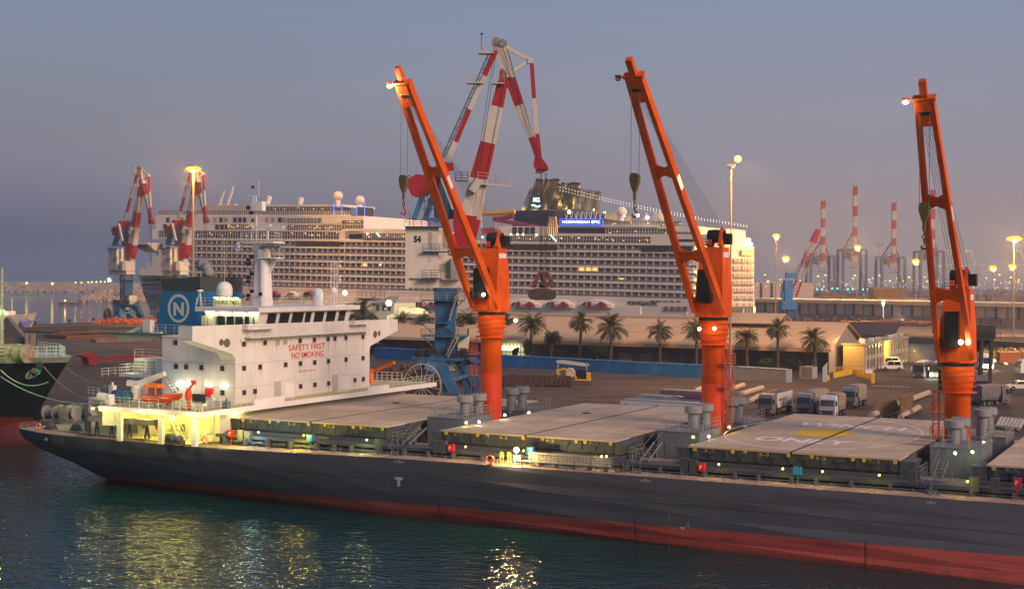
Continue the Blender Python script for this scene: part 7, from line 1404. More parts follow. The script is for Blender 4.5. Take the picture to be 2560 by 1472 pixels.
# dark hopper rig and trucks right of the nearest crane
o = thing('hopper_rig', 'tall dark steel grain hopper rig standing behind the rightmost orange crane', 'hopper', loc=on(2425, 985)); hz_ = lambda y: (W(2425, y, o.location.y)).z-QZ; q = MB(); xw = lambda x: W(x, 700, o.location.y).x-o.location.x
for x in (2370, 2420, 2455, 2480):
    for dy in (0, 6): q.beam((xw(x)*.9, dy, 0), (xw(x), dy, hz_(850)), .6, .6)
q.box((xw(2362), -.5, hz_(850)), (xw(2482), 6.5, hz_(846))); q.box((xw(2350), -.5, hz_(925)), (xw(2470), 6, hz_(920)))
q.build('legs', mat('rig_dark', (.045, .038, .035), .7, var=.4), o, off=ZERO)
q = MB(); q.loft([[(xw(2432), 1, hz_(880)), (xw(2450), 1, hz_(880)), (xw(2450), 3, hz_(880)), (xw(2432), 3, hz_(880))], [(xw(2420), 0, hz_(845)), (xw(2490), 0, hz_(845)), (xw(2490), 6, hz_(845)), (xw(2420), 6, hz_(845))], [(xw(2440), 0, hz_(812)), (xw(2490), 0, hz_(812)), (xw(2490), 6, hz_(812)), (xw(2440), 6, hz_(812))]]); q.box((xw(2350), 0, hz_(835)), (xw(2366), 5, hz_(812))); q.build('hopper_bin', MAT['rig_dark'], o, off=ZERO)
q = MB(); q.rail([(xw(2345), -.4, hz_(848)), (xw(2500), -.4, hz_(848))], 1.4, 1.6, .06); q.rail([(xw(2450), -.4, hz_(812)), (xw(2500), -.4, hz_(812))], 1.4, 1.6, .06); q.build('rig_rail', wire, o, off=ZERO)
truck(2368, 985, 'dark grey tractor unit left of the rightmost orange crane foot', cabg, bgr, L_=3, rot=AN-.4, group=None); truck(2512, 1010, 'dark tall cage bodied lorry right of the rightmost crane', cabb, bgr, L_=5, rot=AN+2.6, group=None); truck(2455, 990, 'dark lorry beneath the hopper rig', cabb, bgr, L_=4, rot=AN+.2, group=None)
heap('gravel_pile', 'golden glittering pile of gravel lit from behind at the right edge', 'gravel', G(2530, 893), 13, 8, 3.0, 600, mat('gold_gravel', (.42, .25, .06), .7, var=.6, scale=2), .5, 12); lamp('gravel_light', G(2530, 893)+Vector((2, -11, 7)), 3500, (1, .62, .10), .5)
p_ = on(2500, 905); o = thing('site_hut', 'orange and yellow site huts beside the gold gravel', 'hut', loc=p_); MB().box((0, 0, 0), (6, 3, 2.8)).build('orange_cabin', mat('hut_orange', (.55, .16, .04), .6), o, off=ZERO); MB().box((6.3, 0, 0), (13, 3, 3)).build('yellow_cabin', mat('hut_yellow', (.50, .33, .04), .6), o, off=ZERO)
# ================================================================== LAMP MASTS
sod = (1.0, .46, .06)
def lmast(px, ylamp, Y, lab, e_, head='wide', r_=.35, base=None, col=sod, power=8000, grp='sodium lamp masts over the port', lit=True):
    b0 = W(px, ylamp+14, Y); bz = QZ if base is None else base; o = thing('lamp_mast', lab, 'lamp mast', loc=Vector((b0.x, Y, bz)), group=grp); H = b0.z-bz; q = MB(); q.tube((0, 0, 0), (0, 0, H), r_, 10, r_*.5); pl = q.build('pole', mat('mast_pole', (.30, .25, .19), .6), o, off=ZERO)
    k = Y/3480.0; q = MB(); q.lathe((0, 0, H), [(8*k, 0), (8*k, 1.2*k), (3*k, 2*k)], 14); q.build('head_frame', mat('mast_head', (.18, .15, .12), .6), o, off=ZERO)
    hw = {'wide': 20, 'mid': 9, 'small': 6}[head]*k
    if lit: q = MB(); q.ball((0, -.3, H+9*k), hw, 16, 8, (1, .6, .32 if head == 'wide' else .62)); q.build('lamp', em('sodium_%s' % head, (1, .34, .025), 2.3), o, off=ZERO); l_ = lamp('mast_light', Vector((0, -1.5, H+3*k)), power, sod, .5); l_.parent = o
    else: q = MB(); [q.cbox((x*k, 0, H+6*k), (3.4*k, 2*k, 4*k)) for x in (-9, -3, 3, 9)]; q.build('lamp', mat('mast_head', (.18, .15, .12), .6), o, off=ZERO)
    return o
lmast(484, 418, 640, 'tall lamp mast with wide blazing orange head above the distant cranes', 30, 'wide', .75, power=380000)
Ym = wd(-94.6, 287.4).y; o = lmast(1828, 405, Ym, 'tall grey lamp mast with a floodlight cluster, just right of the middle orange crane', 0, 'mid', .28, lit=False)
q = MB(); H = (W(1843, 398, Ym)).z-QZ; q.ball((1.35, -.4, H), .75, 14, 8); q.build('lit_floodlight', em('sodium_near', (1, .48, .08), 4), o, off=ZERO); l_ = lamp('mast_flood', Vector((3.6, -2.6, H)), 90000, (1, .50, .13), .5, spot=165); l_.parent = o
for px, y, Y, hd_, pw_, lab in ((1940, 585, 640, 'mid', 26000, 'glowing orange lamp mast left of the blue jib crane'), (1964, 641, 830, 'mid', 15000, 'lower orange lamp mast just right of the tall glowing one by the liner stern'), (2143, 613, 760, 'mid', 20000, 'orange lamp mast in front of the tallest container crane'), (2289, 648, 820, 'mid', 15000, 'orange lamp mast left of the rightmost container crane'), (2535, 592, 560, 'wide', 26000, 'tall double headed orange lamp mast at the right edge'), (2531, 661, 900, 'mid', 12000, 'small orange lamp directly below the tall right edge mast'), (2482, 665, 980, 'mid', 12000, 'small orange lamp mast right of the nearest crane jib')): lmast(px, y, Y, lab, 28 if hd_ == 'mid' else 18, hd_, .32, power=pw_*(2 if px == 1940 else 10))
lmast(2198, 603, 900, 'unlit grey lamp mast with flat head between two container cranes', 0, 'small', .3, lit=False)
# ================================================================== FAR SIDE OF THE PORT
def far_ground(name, pts, z=QZ, m=None): return polyplane(name, pts, z, [m or asphalt], thick=8)
fa = [G(1885, 815), G(2270, 838), G(2600, 842), G(2900, 860)]
farq = far_ground('far_quay', [(fa[0].x, fa[0].y), (fa[1].x, fa[1].y), (fa[2].x, fa[2].y), (900, fa[3].y), (2600, 700), (2600, 3400), (-60, 3400), (60, 900)], m=mat('far_paving', (.19, .14, .11), .9, var=.3, scale=.03))
# long low transit shed with pale roof edge
A, B_ = G(1888, 800), G(2575, 822); d = (B_-A); d.z = 0; L_ = d.length; rt = math.atan2(d.y, d.x)
zt = W(1888, 746, A.y).z-QZ; o = thing('transit_shed', 'long low shed with bright cream roof edge and blue grey door bays across the basin', 'shed', loc=A, rot=rt)
b = MB(); b.box((-6, .6, 0), (L_, 30, zt-1.8)); b.build('wall', mat('shed_wall', (.30, .24, .21), .8, var=.2), o, off=ZERO); b = MB(); b.box((-6, -2, zt-1.9), (L_, 32, zt)); b.build('roof', mat('shed_roof', (.80, .60, .40), .7, var=.1), o, off=ZERO)  # roof colour raised to carry the lamplight falling on it
k = 0; x = -4; r = random.Random(2)
while x < L_-6:
    MB().box((x, .3, zt*.38), (x+4.3, .6, zt-2.2)).build('bay_door', mat('bay_blue', (.34, .40, .46), .7) if k % 2 else mat('bay_pale', (.56, .46, .38), .7), o, off=ZERO); x += 5.6; k += 1  # bay colours lightened in place of lamplight on them
b = MB(); x = -4.9
while x < L_-6: b.box((x, -.5, zt*.35), (x+.7, .5, zt-1.9)); x += 11.2
b.build('columns', mat('column_dark', (.05, .05, .06), .8), o, off=ZERO)
heap('yard_clutter', 'rusty clutter and cargo in front of the long shed', 'clutter', G(2120, 815)+Vector((0, 6, 0)), 62, 5, 3.2, 900, mat('clutter_brown', (.20, .10, .06), .9, var=.6, scale=.8), 1.6, 21)
A2, B2 = W(1885, 706, 1050), W(2034, 706, 1050); zt2 = A2.z-QZ; o = thing('far_shed', 'pale far shed with dark door gaps left of the container cranes', 'shed', loc=Vector((A2.x, 1050, QZ))); Lw = B2.x-A2.x
b = MB(); b.box((0, 0, zt2*.35), (Lw, 40, zt2)); b.build('wall', mat('shed_pale', (.42, .36, .33), .8), o, off=ZERO); b = MB(); b.box((0, 1, 0), (Lw, 40, zt2*.35)); b.build('lower_wall', mat('shed_low', (.10, .08, .075), .8), o, off=ZERO); b = MB(); [b.box((Lw*f, -.3, zt2*.35), (Lw*f+1.8, 0, zt2-.5)) for f in (.1, .28, .46)]; b.build('door_gap', mat('column_dark', (.05, .05, .06), .8), o, off=ZERO)
# ship to shore container cranes with raised booms
sb = mat('gantry_blue', (.08, .12, .22), .6, var=.2); sr = mat('gantry_red', (.40, .03, .035), .6); sw = mat('gantry_cream', (.50, .44, .40), .6)
def gantry():
    o = thing('container_crane', 'x', 'container crane', loc=ZERO, rot=0, group='container cranes with raised booms'); hw = 12.5; H = 78
    for x in (-hw, hw):
        for y in (0, 24): MB().beam((x, y, 0), (x*.98, y, H), 2.6, 2.6).build('leg', sb, o, off=ZERO)
    q = MB()
    for y in (0, 24): q.beam((-hw, y, H), (hw, y, H), 2.4, 2.6); q.beam((-hw, y, 13), (hw, y, 13), 1.8, 2.2); 
    for x in (-hw, hw): q.beam((x, 0, 13), (x, 24, 13), 2, 2); q.beam((x, 0, H), (x, 24, H), 2, 2); q.beam((x*.95, 1, 13), (x*.7, 22, H), 1.0, 1.0)
    q.beam((-hw-2.5, 0, 2), (hw+2.5, 0, 2), 2.5, 3); q.build('portal_beam', sb, o, off=ZERO)
    z = H-8; k = 0; bo = None
    for L__, m_ in ((14, sr), (13, sw), (15, sr), (16, sw), (16, sr), (16, sw), (14, sr)):
        bb = MB().box((-2.2, -3, z), (2.2, .5, z+L__)); bo2 = bb.build('boom' if bo is None else 'boom_band', m_, o if bo is None else bo, off=ZERO); bo = bo or bo2; z += L__
    q = MB()
    for x in (-2.3, 2.3): q.tube((x, -1, z), (x, -1, z+3.5), .25, 5)
    q.build('boom_tip', sr, bo, off=ZERO)
    q = MB(); q.beam((-9, 12, H+1), (-1.5, 4, H+26), 1.3, 1.3); q.beam((9, 12, H+1), (1.5, 4, H+26), 1.3, 1.3); q.beam((-9, 12, H), (-5, 3, H+6), 1, 1); q.build('apex_frame', sr, o, off=ZERO)
    q = MB(); q.box((-7.5, 6, H-14), (3.5, 16, H-2)); q.box((-4, 0, H-18), (3, 6, H-12)); q.build('machine_house', mat('gantry_house', (.42, .36, .30), .6, var=.2), o, off=ZERO)
    q = MB(); q.box((-5, 2, H-28), (5, 4, H-26.8)); q.tube((-3, 3, H-26), (-1.5, 3, H-16), .15, 4); q.tube((3, 3, H-26), (1.5, 3, H-16), .15, 4); q.build('spreader', sr, o, off=ZERO)
    return o
g0 = gantry(); GL = ['container crane nearest the blue jib crane, with shorter raised boom', 'container crane with the tallest raised boom, behind an orange lamp', 'container crane behind the unlit flat headed mast', 'container crane mostly hidden behind the nearest orange jib']
for k, (x, yt, yp, yb) in enumerate(((2056, 503, 635, 752), (2136, 466, 614, 752), (2233, 508, 637, 752), (2330, 475, 622, 752))):
    o = g0 if k == 0 else copy_tree(g0); p = W(x, yb, 1480); o.location = Vector((p.x, 1480, QZ)); top = W(x, yt, 1480).z-QZ; s_ = top/174.0; o.scale = (1.0, 1.0, s_); o['label'] = GL[k]
# lit lattice cranes far behind
lat = mat('lattice_pale', (.40, .34, .20), .6)
def litcrane(x0, lab, k_):
    Y = 2300; o = thing('lit_crane', lab, 'crane', loc=Vector((W(x0, 700, Y).x, Y, QZ)), group='far cranes outlined in bulbs'); sc_ = Y/3480; P = lambda x, y: Vector(((x-x0)*sc_, 0, W(x0, y, Y).z-QZ))
    q = MB(); pts = [[(x0-20, 665), (x0-14, 640), (x0-8, 627), (x0+2, 627), (x0+8, 640), (x0+14, 665)], [(x0-26, 664), (x0+72, 664)], [(x0-5, 665), (x0-5, 725)], [(x0+22, 665), (x0+22, 725)]]
    for pl in pts: q.path([P(*p) for p in pl], .9, 5)
    q.build('lattice', lat, o, off=ZERO); q = MB(); r = random.Random(k_)
    for pl in pts[:2]:
        for a, c in zip(pl, pl[1:]):
            n = max(2, int(abs(c[0]-a[0])+abs(c[1]-a[1]))//6)
            for j in range(n): f = j/n; q.ball(P(a[0]+(c[0]-a[0])*f, a[1]+(c[1]-a[1])*f), .85, 6, 4)
    q.build('bulbs', em('far_bulb', (1, .85, .45), 4), o, off=ZERO)
litcrane(2372, 'bulb outlined crane just right of the nearest jib', 1); litcrane(2424, 'bulb outlined crane between two orange lamps', 2); litcrane(2548, 'bulb outlined crane at the right edge of the picture', 3)
# blue jib crane with lattice boom
Y = 685; bz = W(1990, 785, Y).z; k = Y/3480
def J(x, y): p = W(x, y, Y); return Vector((p.x, Y, p.z))
bc = thing('jib_crane', 'small blue harbour crane with red and white lattice boom, marked 15', 'crane', Vector((J(1985, 0).x, Y, QZ)))
cb = mat('jib_blue', (.04, .20, .42), .6, var=.2)
q = MB(); q.loft([[(J(a, y).x, Y-d_, J(a, y).z), (J(c, y).x, Y-d_, J(a, y).z), (J(c, y).x, Y+d_, J(a, y).z), (J(a, y).x, Y+d_, J(a, y).z)] for a, c, y, d_ in ((1962, 1998, 812, 4), (1967, 1993, 775, 3), (1972, 1990, 762, 3))]); q.build('pedestal', mat('jib_navy', (.03, .07, .16), .6), bc)
q = MB(); q.box((J(1955, 0).x, Y-4, J(0, 762).z), (J(1992, 0).x, Y+4, J(0, 740).z)); q.box((J(1964, 0).x, Y-2.5, J(0, 740).z), (J(1984, 0).x, Y+2.5, J(0, 690).z)); q.beam(J(1964, 688), J(1992, 690), 3, 2.5); q.box((J(1957, 0).x, Y-2, J(0, 735).z), (J(1965, 0).x, Y+2, J(0, 720).z)); hb_ = q.build('upperworks', cb, bc)
q = MB(); a = J(1958, 751); q.box((a.x, Y-4.1, J(0, 753).z), (J(1963, 0).x, Y-4.0, J(0, 745).z)); q.build('number_plate', whitec, hb_); q = MB().text('15', (J(1958.6, 0).x, Y-4.15, J(0, 752).z), (1, 0, 0), (0, 0, 1), k*4, k*6, .02); q.build('number', black, hb_)
pr = J(1984, 740); seq = [(1999, 700, sr), (2012, 668, sw), (2022, 630, sr), (2034, 606, sw), (2045, 574, sr)]
for x, y, m_ in seq:
    e = J(x, y); q = MB(); 
    for off_ in (Vector((-1.6, -1, .5)), Vector((1.2, -1, -.5)), Vector((-1.6, 1, .5)), Vector((1.2, 1, -.5))): q.tube(pr+off_, e+off_*(.9 if x < 2040 else .5), .28, 5)
    n = 5
    for j in range(n): a = pr.lerp(e, j/n); c = pr.lerp(e, (j+1)/n); q.tube(a+Vector((-1.6, -1, .5)), c+Vector((1.2, -1, -.5)), .16, 4)
    if x > 2040: q.beam(pr, e, 2.4, 2.0)
    q.build('lattice_boom', m_, bc); pr = e
q = MB(); q.tube(J(1990, 690), J(2044, 578), .12, 4); q.tube(J(1985, 688), J(2040, 585), .12, 4); q.build('stay_rope', wire, bc)
# timber stack ship behind the shed, dark moored hull, mast light, quay wall
p = W(2185, 745, 850); o = thing('timber_stack', 'huge stack of brown timber above the long shed roof', 'timber', loc=Vector((p.x, 850, QZ))); w_ = W(2266, 745, 850).x-p.x; q = MB(); z0 = p.z-QZ; z1 = W(2185, 718, 850).z-QZ; r = random.Random(2)
for j in range(12): z = z0+(z1-z0)*j/12; q.box((r.uniform(-1, .5), 0, z), (w_+r.uniform(-.5, 1), 14, z+(z1-z0)/12*.8))
q.build('planks', mat('timber', (.26, .15, .07), .9, var=.5, scale=.6), o, off=ZERO); q = MB(); q.box((1, 0, 0), (w_+12, 12, z0)); q.build('deck_load_base', mat('base_tan', (.36, .26, .16), .8, var=.2), o, off=ZERO)
q = MB(); 
a, c = G(2185, 850, 0), G(2395, 862, 0); d = c-a; o = thing('basin_wall', 'rough stone quay wall on the far side of the right hand basin', 'quay wall', loc=a, rot=math.atan2(d.y, d.x)); q.box((-40, 0, -1), (d.length+60, 3, 2.3)); q.build('stone_face', mat('stone_wall', (.17, .14, .12), .95, var=.5, scale=.8, bump=.1), o, off=ZERO)
p = G(2205, 842, 1.5); o = thing('moored_barge', 'dark navy hull of a moored barge beyond the cream building roof', 'barge', loc=p+Vector((0, 8, 0))); q = MB(); q.prism([(-12, 0, 0), (7, 0, 0), (11, 0, 6.5), (-14, 0, 5.6)], (0, 8, 0)); q.build('hull', mat('barge_navy', (.03, .03, .05), .6), o, off=ZERO); q = MB(); q.box((-14, -.1, 5.6), (22, 6, 6.0)); q.build('red_rail', mat('barge_red', (.3, .04, .04), .6), o, off=ZERO)
q = MB(); q.tube((3, 2, 5), (3, 2, 13), .35, 8); q.build('mast', whitec, o, off=ZERO); q = MB(); q.ball((3, 1.5, 13.5), .7, 10, 6, (.7, .7, 1.4)); q.build('mast_lamp', em('white_lamp', (1, 1, .9), 18), o, off=ZERO); q = MB(); q.tube((3, 1.6, 5.5), (3, 1.6, 7.5), .5, 8); q.build('mast_foot', redp, o, off=ZERO)
q = MB(); a = W(2218, 803, 700); c = W(2278, 804, 700)
o = thing('lit_canopy', 'row of bright white lights under a canopy across the basin', 'canopy', loc=Vector((a.x, 700, QZ))); w_ = c.x-a.x; q = MB(); q.box((0, 0, 0), (w_, 1, a.z-QZ)); q.build('wall', mat('shed_pale', (.42, .36, .33), .8), o, off=ZERO); q = MB(); [q.box((w_*j/5, -.2, a.z-QZ), (w_*j/5+w_/7, 0, a.z-QZ+.7)) for j in range(5)]; q.build('strip_light', em('white_lamp2', (1, .95, .75), 5), o, off=ZERO)
# far lights along the skyline
r = random.Random(15); src = None
for j in range(34):
    x = 1905+j*20+r.uniform(-8, 8); y = r.uniform(688, 706); Y = r.uniform(1700, 2600); p = W(x, y, Y)
    if src is None:
        src = thing('far_lamp', 'tiny yellow lamps on thin poles along the far quay skyline', 'street lamp', loc=ZERO, rot=0, group='tiny lamps along the far skyline'); MB().tube((0, 0, -18), (0, 0, 0), .3, 5).build('pole', mat('mast_pole', (.30, .25, .19), .6), src, off=ZERO); MB().ball((0, 0, .8), 1.1, 8, 5, (1.3, 1, .6)).build('lamp', em('far_yellow', (1, .80, .18), 3), src, off=ZERO); o = src
    else: o = copy_tree(src)
    o.location = p
q = MB(); 
for j in range(300): x = r.uniform(1890, 2600); Y = r.uniform(900, 2400); p = W(x, r.choice((703, 705, 709, 714, 722, 731, 738))+r.uniform(-4, 4), Y); q.ball(p, r.uniform(.14, .42)*Y/1500, 5, 3)
tag(q.build('port_lights', em('port_yellow', (1, .66, .16), 3)), 'countless small yellow lights scattered over the far container yard', 'lights', kind='stuff')
q = MB()
for j in range(16): x = 2030+j*12.7; p = W(x, 722+r.uniform(-1, 2), 1300); q.ball(p, .7, 5, 3) if j % 3 else None
tag(q.build('signal_lights', em('port_green', (.1, 1, .6), 4)), 'small green signal lights among the container crane legs', 'lights', kind='stuff')
q = MB()
for j in range(260):
    x = r.uniform(1890, 2900); Y = r.uniform(1150, 2200); p = W(x, 0, Y); q.cbox((p.x, Y, QZ+r.choice((1.5, 3, 5))), (r.uniform(6, 26), 6, r.uniform(3, 11)))
tag(q.build('container_stacks', mat('stack_mix', (.20, .14, .14), .8, var=.6, scale=.05)), 'far off mass of stacked containers and low sheds in haze', 'containers', kind='stuff')
# ================================================================== LEFT: breakwaters, small boat, black ship
rock = mat('boulder', (.34, .27, .22), .95, var=.45, scale=.4, bump=.15)
def rocks(name, lab, A, B_, wdt, h, n, size, seed):
    r = random.Random(seed); q = MB(); d = B_-A; nrm = Vector((-d.y, d.x, 0)).normalized()
    q.loft([[P_+nrm*wdt*.42*k_+Vector((0, 0, -1)), P_+nrm*wdt*.12*k_+Vector((0, 0, h*.66*k_-.5)), P_-nrm*wdt*.12*k_+Vector((0, 0, h*.66*k_-.5)), P_-nrm*wdt*.42*k_+Vector((0, 0, -1))] for P_, k_ in ((A, 1), (A+(B_-A)*.6, 1), (B_, .1))])
    for _ in range(n):
        f = r.random(); u_ = r.uniform(-1, 1); g_ = min(1, (1-f)*2.4+.12) if wdt < 55 else 1; c = A+d*f+nrm*wdt*.5*u_*g_; c.z = h*(1-abs(u_))*g_+r.uniform(-.4, .4); s = size*r.uniform(.6, 1.4); a = Vector((r.gauss(0, 1), r.gauss(0, 1), r.gauss(0, 1))).normalized()*s; b_ = a.cross(Vector((r.gauss(0, 1), r.gauss(0, 1), 1))).normalized()*s*.8; e = a.cross(b_).normalized()*s*.75
        q.add([c+a, c+b_, c-a, c-b_, c+e, c-e], [(0, 1, 4), (1, 2, 4), (2, 3, 4), (3, 0, 4), (1, 0, 5), (2, 1, 5), (3, 2, 5), (0, 3, 5)])
    return tag(q.build(name, rock), lab, 'breakwater', kind='stuff')
a1 = G(-260, 729, 0); a2 = G(420, 732, 0); rocks('outer_breakwater', 'long low breakwater of pale boulders across the harbour mouth', Vector((a1.x, a1.y+30, 0)), Vector((a2.x, a2.y+30, 0)), 60, 9, 3600, 4.0, 5)
a = G(470, 752, 0); c = G(206, 754, 0); rock = mat('boulder_tan', (.42, .31, .23), .95, var=.45, scale=.4, bump=.15); rocks('inner_breakwater', 'heap of tan boulders ending in the water left of the distant crane', a, c, 50, 13, 1900, 4.0, 6)
bwl = thing('breakwater_wall', 'pale concrete wall along the crest of the outer breakwater', 'wall', loc=Vector((a1.x, a1.y+48, 0))); MB().box((0, 0, 0), (a2.x-a1.x, 3, 14.5)).build('parapet', mat('parapet', (.36, .28, .24), .9, var=.2, scale=.05), bwl, off=ZERO); MB().box((0, -12, 0), (a2.x-a1.x, 0, 5.5)).build('road_ledge', mat('parapet', (.36, .28, .24), .9), bwl, off=ZERO)
src = None
for j, (x, y) in enumerate(((67, 709), (131, 710), (189, 707), (204, 707), (221, 706), (230, 705.5), (241, 705.5), (252, 705), (262, 705))):
    p = W(x, y, a1.y+25); lab = 'small yellow lamps on the outer breakwater'
    if src is None: src = thing('breakwater_lamp', lab, 'lamp', loc=ZERO, rot=0, group='lamps along the breakwater'); MB().tube((0, 0, -9), (0, 0, 0), .3, 5).build('pole', MAT['mast_pole'], src, off=ZERO); MB().ball((0, -.5, .6), 1.5, 8, 6).build('lamp', em('bw_yellow', (1, .68, .10), 5), src, off=ZERO); o = src
    else: o = copy_tree(src)
    o.location = p; s_ = 1.0 if j < 2 else .6; o.scale = (s_, s_, s_)
p = W(273, 700, a1.y+10); o = thing('harbour_light', 'brilliant greenish white light at the end of the breakwater beside the distant crane', 'light', loc=p); MB().ball((0, 0, 0), 2.4, 12, 8).build('lamp', em('green_white', (.75, 1, .75), 12), o, off=ZERO); MB().tube((0, 0, -14), (0, 0, -2), .5, 6).build('pole', MAT['mast_pole'], o, off=ZERO)
# work boat, moored small ship bow at left
p = G(164, 760, 0); o = thing('work_boat', 'tiny low red work boat with one orange light on the basin', 'boat', loc=p); MB().loft([[(-6, -1.2, 0), (-6, 1.2, 0), (-6, 1.2, 1.4), (-6, -1.2, 1.4)], [(5, -1.2, 0), (5, 1.2, 0), (6, 1.2, 1.2), (6, -1.2, 1.2)], [(12, -.1, .2), (12, .1, .2), (13, .1, 1.0), (13, -.1, 1.0)]]).build('hull', mat('boat_maroon', (.18, .04, .04), .6), o, off=ZERO); MB().ball((-.5, 0, 3), .75, 10, 6).build('lamp', em('bw_yellow', (1, .68, .10), 5), o, off=ZERO)
p = G(18, 833, 0); o = thing('supply_boat', 'small pale and blue boat with deck lights moored at the far left pier edge', 'boat', loc=p+Vector((0, 14, 0))); kx = p.y/3480
q = MB(); q.loft([[(-22, -4, 0), (-22, 4, 0), (-22, 5, 7), (-22, -5, 7)], [(2, -4, 0), (2, 4, 0), (4, 5, 7.5), (4, -5, 7.5)], [(4.5, -.3, 0), (4.5, .3, 0), (7.5, .5, 8.5), (7.5, -.5, 8.5)]]); q.build('hull', mat('boat_beige', (.42, .38, .33), .6), o, off=ZERO); q = MB(); q.prism([(1.2, -5.1, 1), (4.6, -4.6, 1), (6.6, -2.5, 5), (2.2, -5.2, 5)], (0, .3, 0)); q.build('blue_bow', mat('boat_blue', (.04, .06, .22), .5), o, off=ZERO); q = MB(); q.box((-14, -4, 7), (-3, 4, 9)); q.tube((-2, -3, 7), (-2, -3, 15), .15, 5); q.build('deck_house', whitec, o, off=ZERO)
for x in (-9, -5): MB().ball((x, -5, 9.2), .55, 8, 6).build('deck_lamp', em('bw_yellow', (1, .68, .10), 5), o, off=ZERO)
lamp('boat_glow', o.location+Vector((-6, -8, 9)), 500, (1, .8, .35), .4)
# the black and red ship with K on the bow
pw = PZ(62, 1106, 0); TK = pw.y; pt_ = PT(176, 893, TK); KS = thing('moored_ship', 'black hulled ship with red bottom and a white K oval on its bow', 'ship', (pt_.x-30, TK, 0), 'ship')
zr = PT(50, 1040, TK).z; zw = PT(120, 917, TK-6).z; zt = pt_.z
km = bpy.data.materials.new('black_red_hull'); km.use_nodes = True; n = km.node_tree.nodes; l = km.node_tree.links; b = n['Principled BSDF']; b.inputs['Roughness'].default_value = .5; tcn = n.new('ShaderNodeTexCoord'); sx = n.new('ShaderNodeSeparateXYZ'); l.new(tcn.outputs['Object'], sx.inputs[0])
m1 = n.new('ShaderNodeMixRGB'); m1.inputs[1].default_value = (.012, .013, .017, 1); m1.inputs[2].default_value = (.23, .028, .022, 1); l.new(mnode('LESS_THAN', sx.outputs[2], zr, n, l), m1.inputs[0]); m2 = n.new('ShaderNodeMixRGB'); m2.inputs[2].default_value = (.42, .38, .32, 1); l.new(mnode('GREATER_THAN', sx.outputs[2], mnode('ADD', zw-.1, mnode('MULTIPLY', sx.outputs[0], .012, n, l), n, l), n, l), m2.inputs[0]); l.new(m1.outputs[0], m2.inputs[1]); l.new(m2.outputs[0], b.inputs['Base Color'])
rings = []; s0 = pt_.x; sw_ = pw.x
for ds, hd, hw in ((0, .15, 0), (-3, 3.2, 0), (-7, 6.0, 0), (-12, 8.3, .0), (-17, 10, .8), (-24, 12, 3.5), (-34, 13.5, 8), (-50, 14, 12), (-110, 14, 13)):
    s = s0+ds; # stem rakes from the tip down to the waterline
    k = max(0, min(1, (s0-s)/(s0-sw_))); zst = zt*(1-k)**.8 if k < 1 else -2.5; hw_ = max(hw, .12)
    ring = []
    for f, z in ((0, zt-(0 if ds > -20 else .0)), (.25, zt+(zst-zt)*.25), (.55, zt+(zst-zt)*.55), (.85, zt+(zst-zt)*.85), (1, zst)): ring.append((s, TK-(hd+(hw_-hd)*f**.75), z))
    rings.append(ring+[(s, 2*TK-t, z) for s, t, z in reversed(ring)])
MB().loft(rings[::-1]).build('hull', km, KS)
q = MB(); q.ball((sw_-1.5, TK, .2), 2.6, 14, 10, (2.4, 1, 1.3)); q.build('bulbous_bow', km, KS, smooth=True)
KR = [(r[0][0], [(p[1], p[2]) for p in r[:5]]) for r in rings]
def KT(x, y):
    p = PT(x, y, TK-6)
    for _ in range(6):
        t_ = TK-14
        for (sa, a), (sb, c) in zip(KR, KR[1:]):
            if sa >= p.x >= sb:
                f = (p.x-sa)/(sb-sa); pl = [(ta+(tb-ta)*f, za+(zb-za)*f) for (ta, za), (tb, zb) in zip(a, c)]; t_ = pl[0][0] if p.z > pl[0][1] else pl[-1][0]
                for (ta, za), (tb, zb) in zip(pl, pl[1:]):
                    if zb <= p.z <= za: t_ = ta+(tb-ta)*(za-p.z)/max(za-zb, .001); break
                break
        p = PT(x, y, t_-.16)
    return p
q = MB(); em_ = [[KT(83.5+f*(19.5*math.cos(a)+5*math.sin(a)), 932.5-f*(14*math.sin(a)+6*math.cos(a))) for a in [k*.2618 for k in range(24)]] for f in (1, .66, .33, .02)]; q.loft(em_, caps=False); q.build('bow_emblem', whitec, KS)
a, c, e = KT(74, 944), KT(96, 936), KT(82, 922); q = MB().text('K', a+Vector((0, -.5, 0)), (c-a).normalized(), (e-a).normalized(), (c-a).length, (e-a).length*.95, .03); q.build('bow_letter', mat('k_red', (.30, .01, .02), .5), KS)
q = MB(); q.rail([(s0-1, TK, zt), (s0-8, TK-5.8, zt), (s0-16, TK-9.4, zt), (s0-30, TK-12.6, zt)], 1.5, 1.3, .06); q.rail([(s0-1, TK, zt), (s0-8, TK+5.8, zt), (s0-16, TK+9.4, zt)], 1.5, 1.3, .06); q.build('bow_rail', railw, KS)
p = PT(99, 913, TK-8); q = MB(); pk = KT(99, 914); q.lathe((pk.x, pk.y, pk.z), [(.2, .2), (.5, .1), (.6, 0), (.5, -.1)], 14, 'y'); q.build('anchor_hawse', dgrey, KS)
for x in (20, 38, 58): p = PT(x, 883, TK-4); q = MB(); q.lathe(p, [(.3, -1.0), (1.4, -.9), (1.25, 0), (1.4, .9), (.3, 1.0)], 16, 'x'); q.build('rope_drum', mat('drum_tan', (.36, .27, .18), .9, var=.5, scale=1.5), KS)
q = MB(); p = PT(4, 890, TK-3); e = PT(4, 668, TK-3); q.tube((p.x, p.y, zt), (p.x, p.y, e.z), .32, 10, .15)
for y, w_ in ((708, 4), (744, 7), (785, 0)): zz = PT(4, y, TK-3).z; q.tube((p.x-3, p.y, zz), (p.x+w_, p.y, zz), .1, 6)
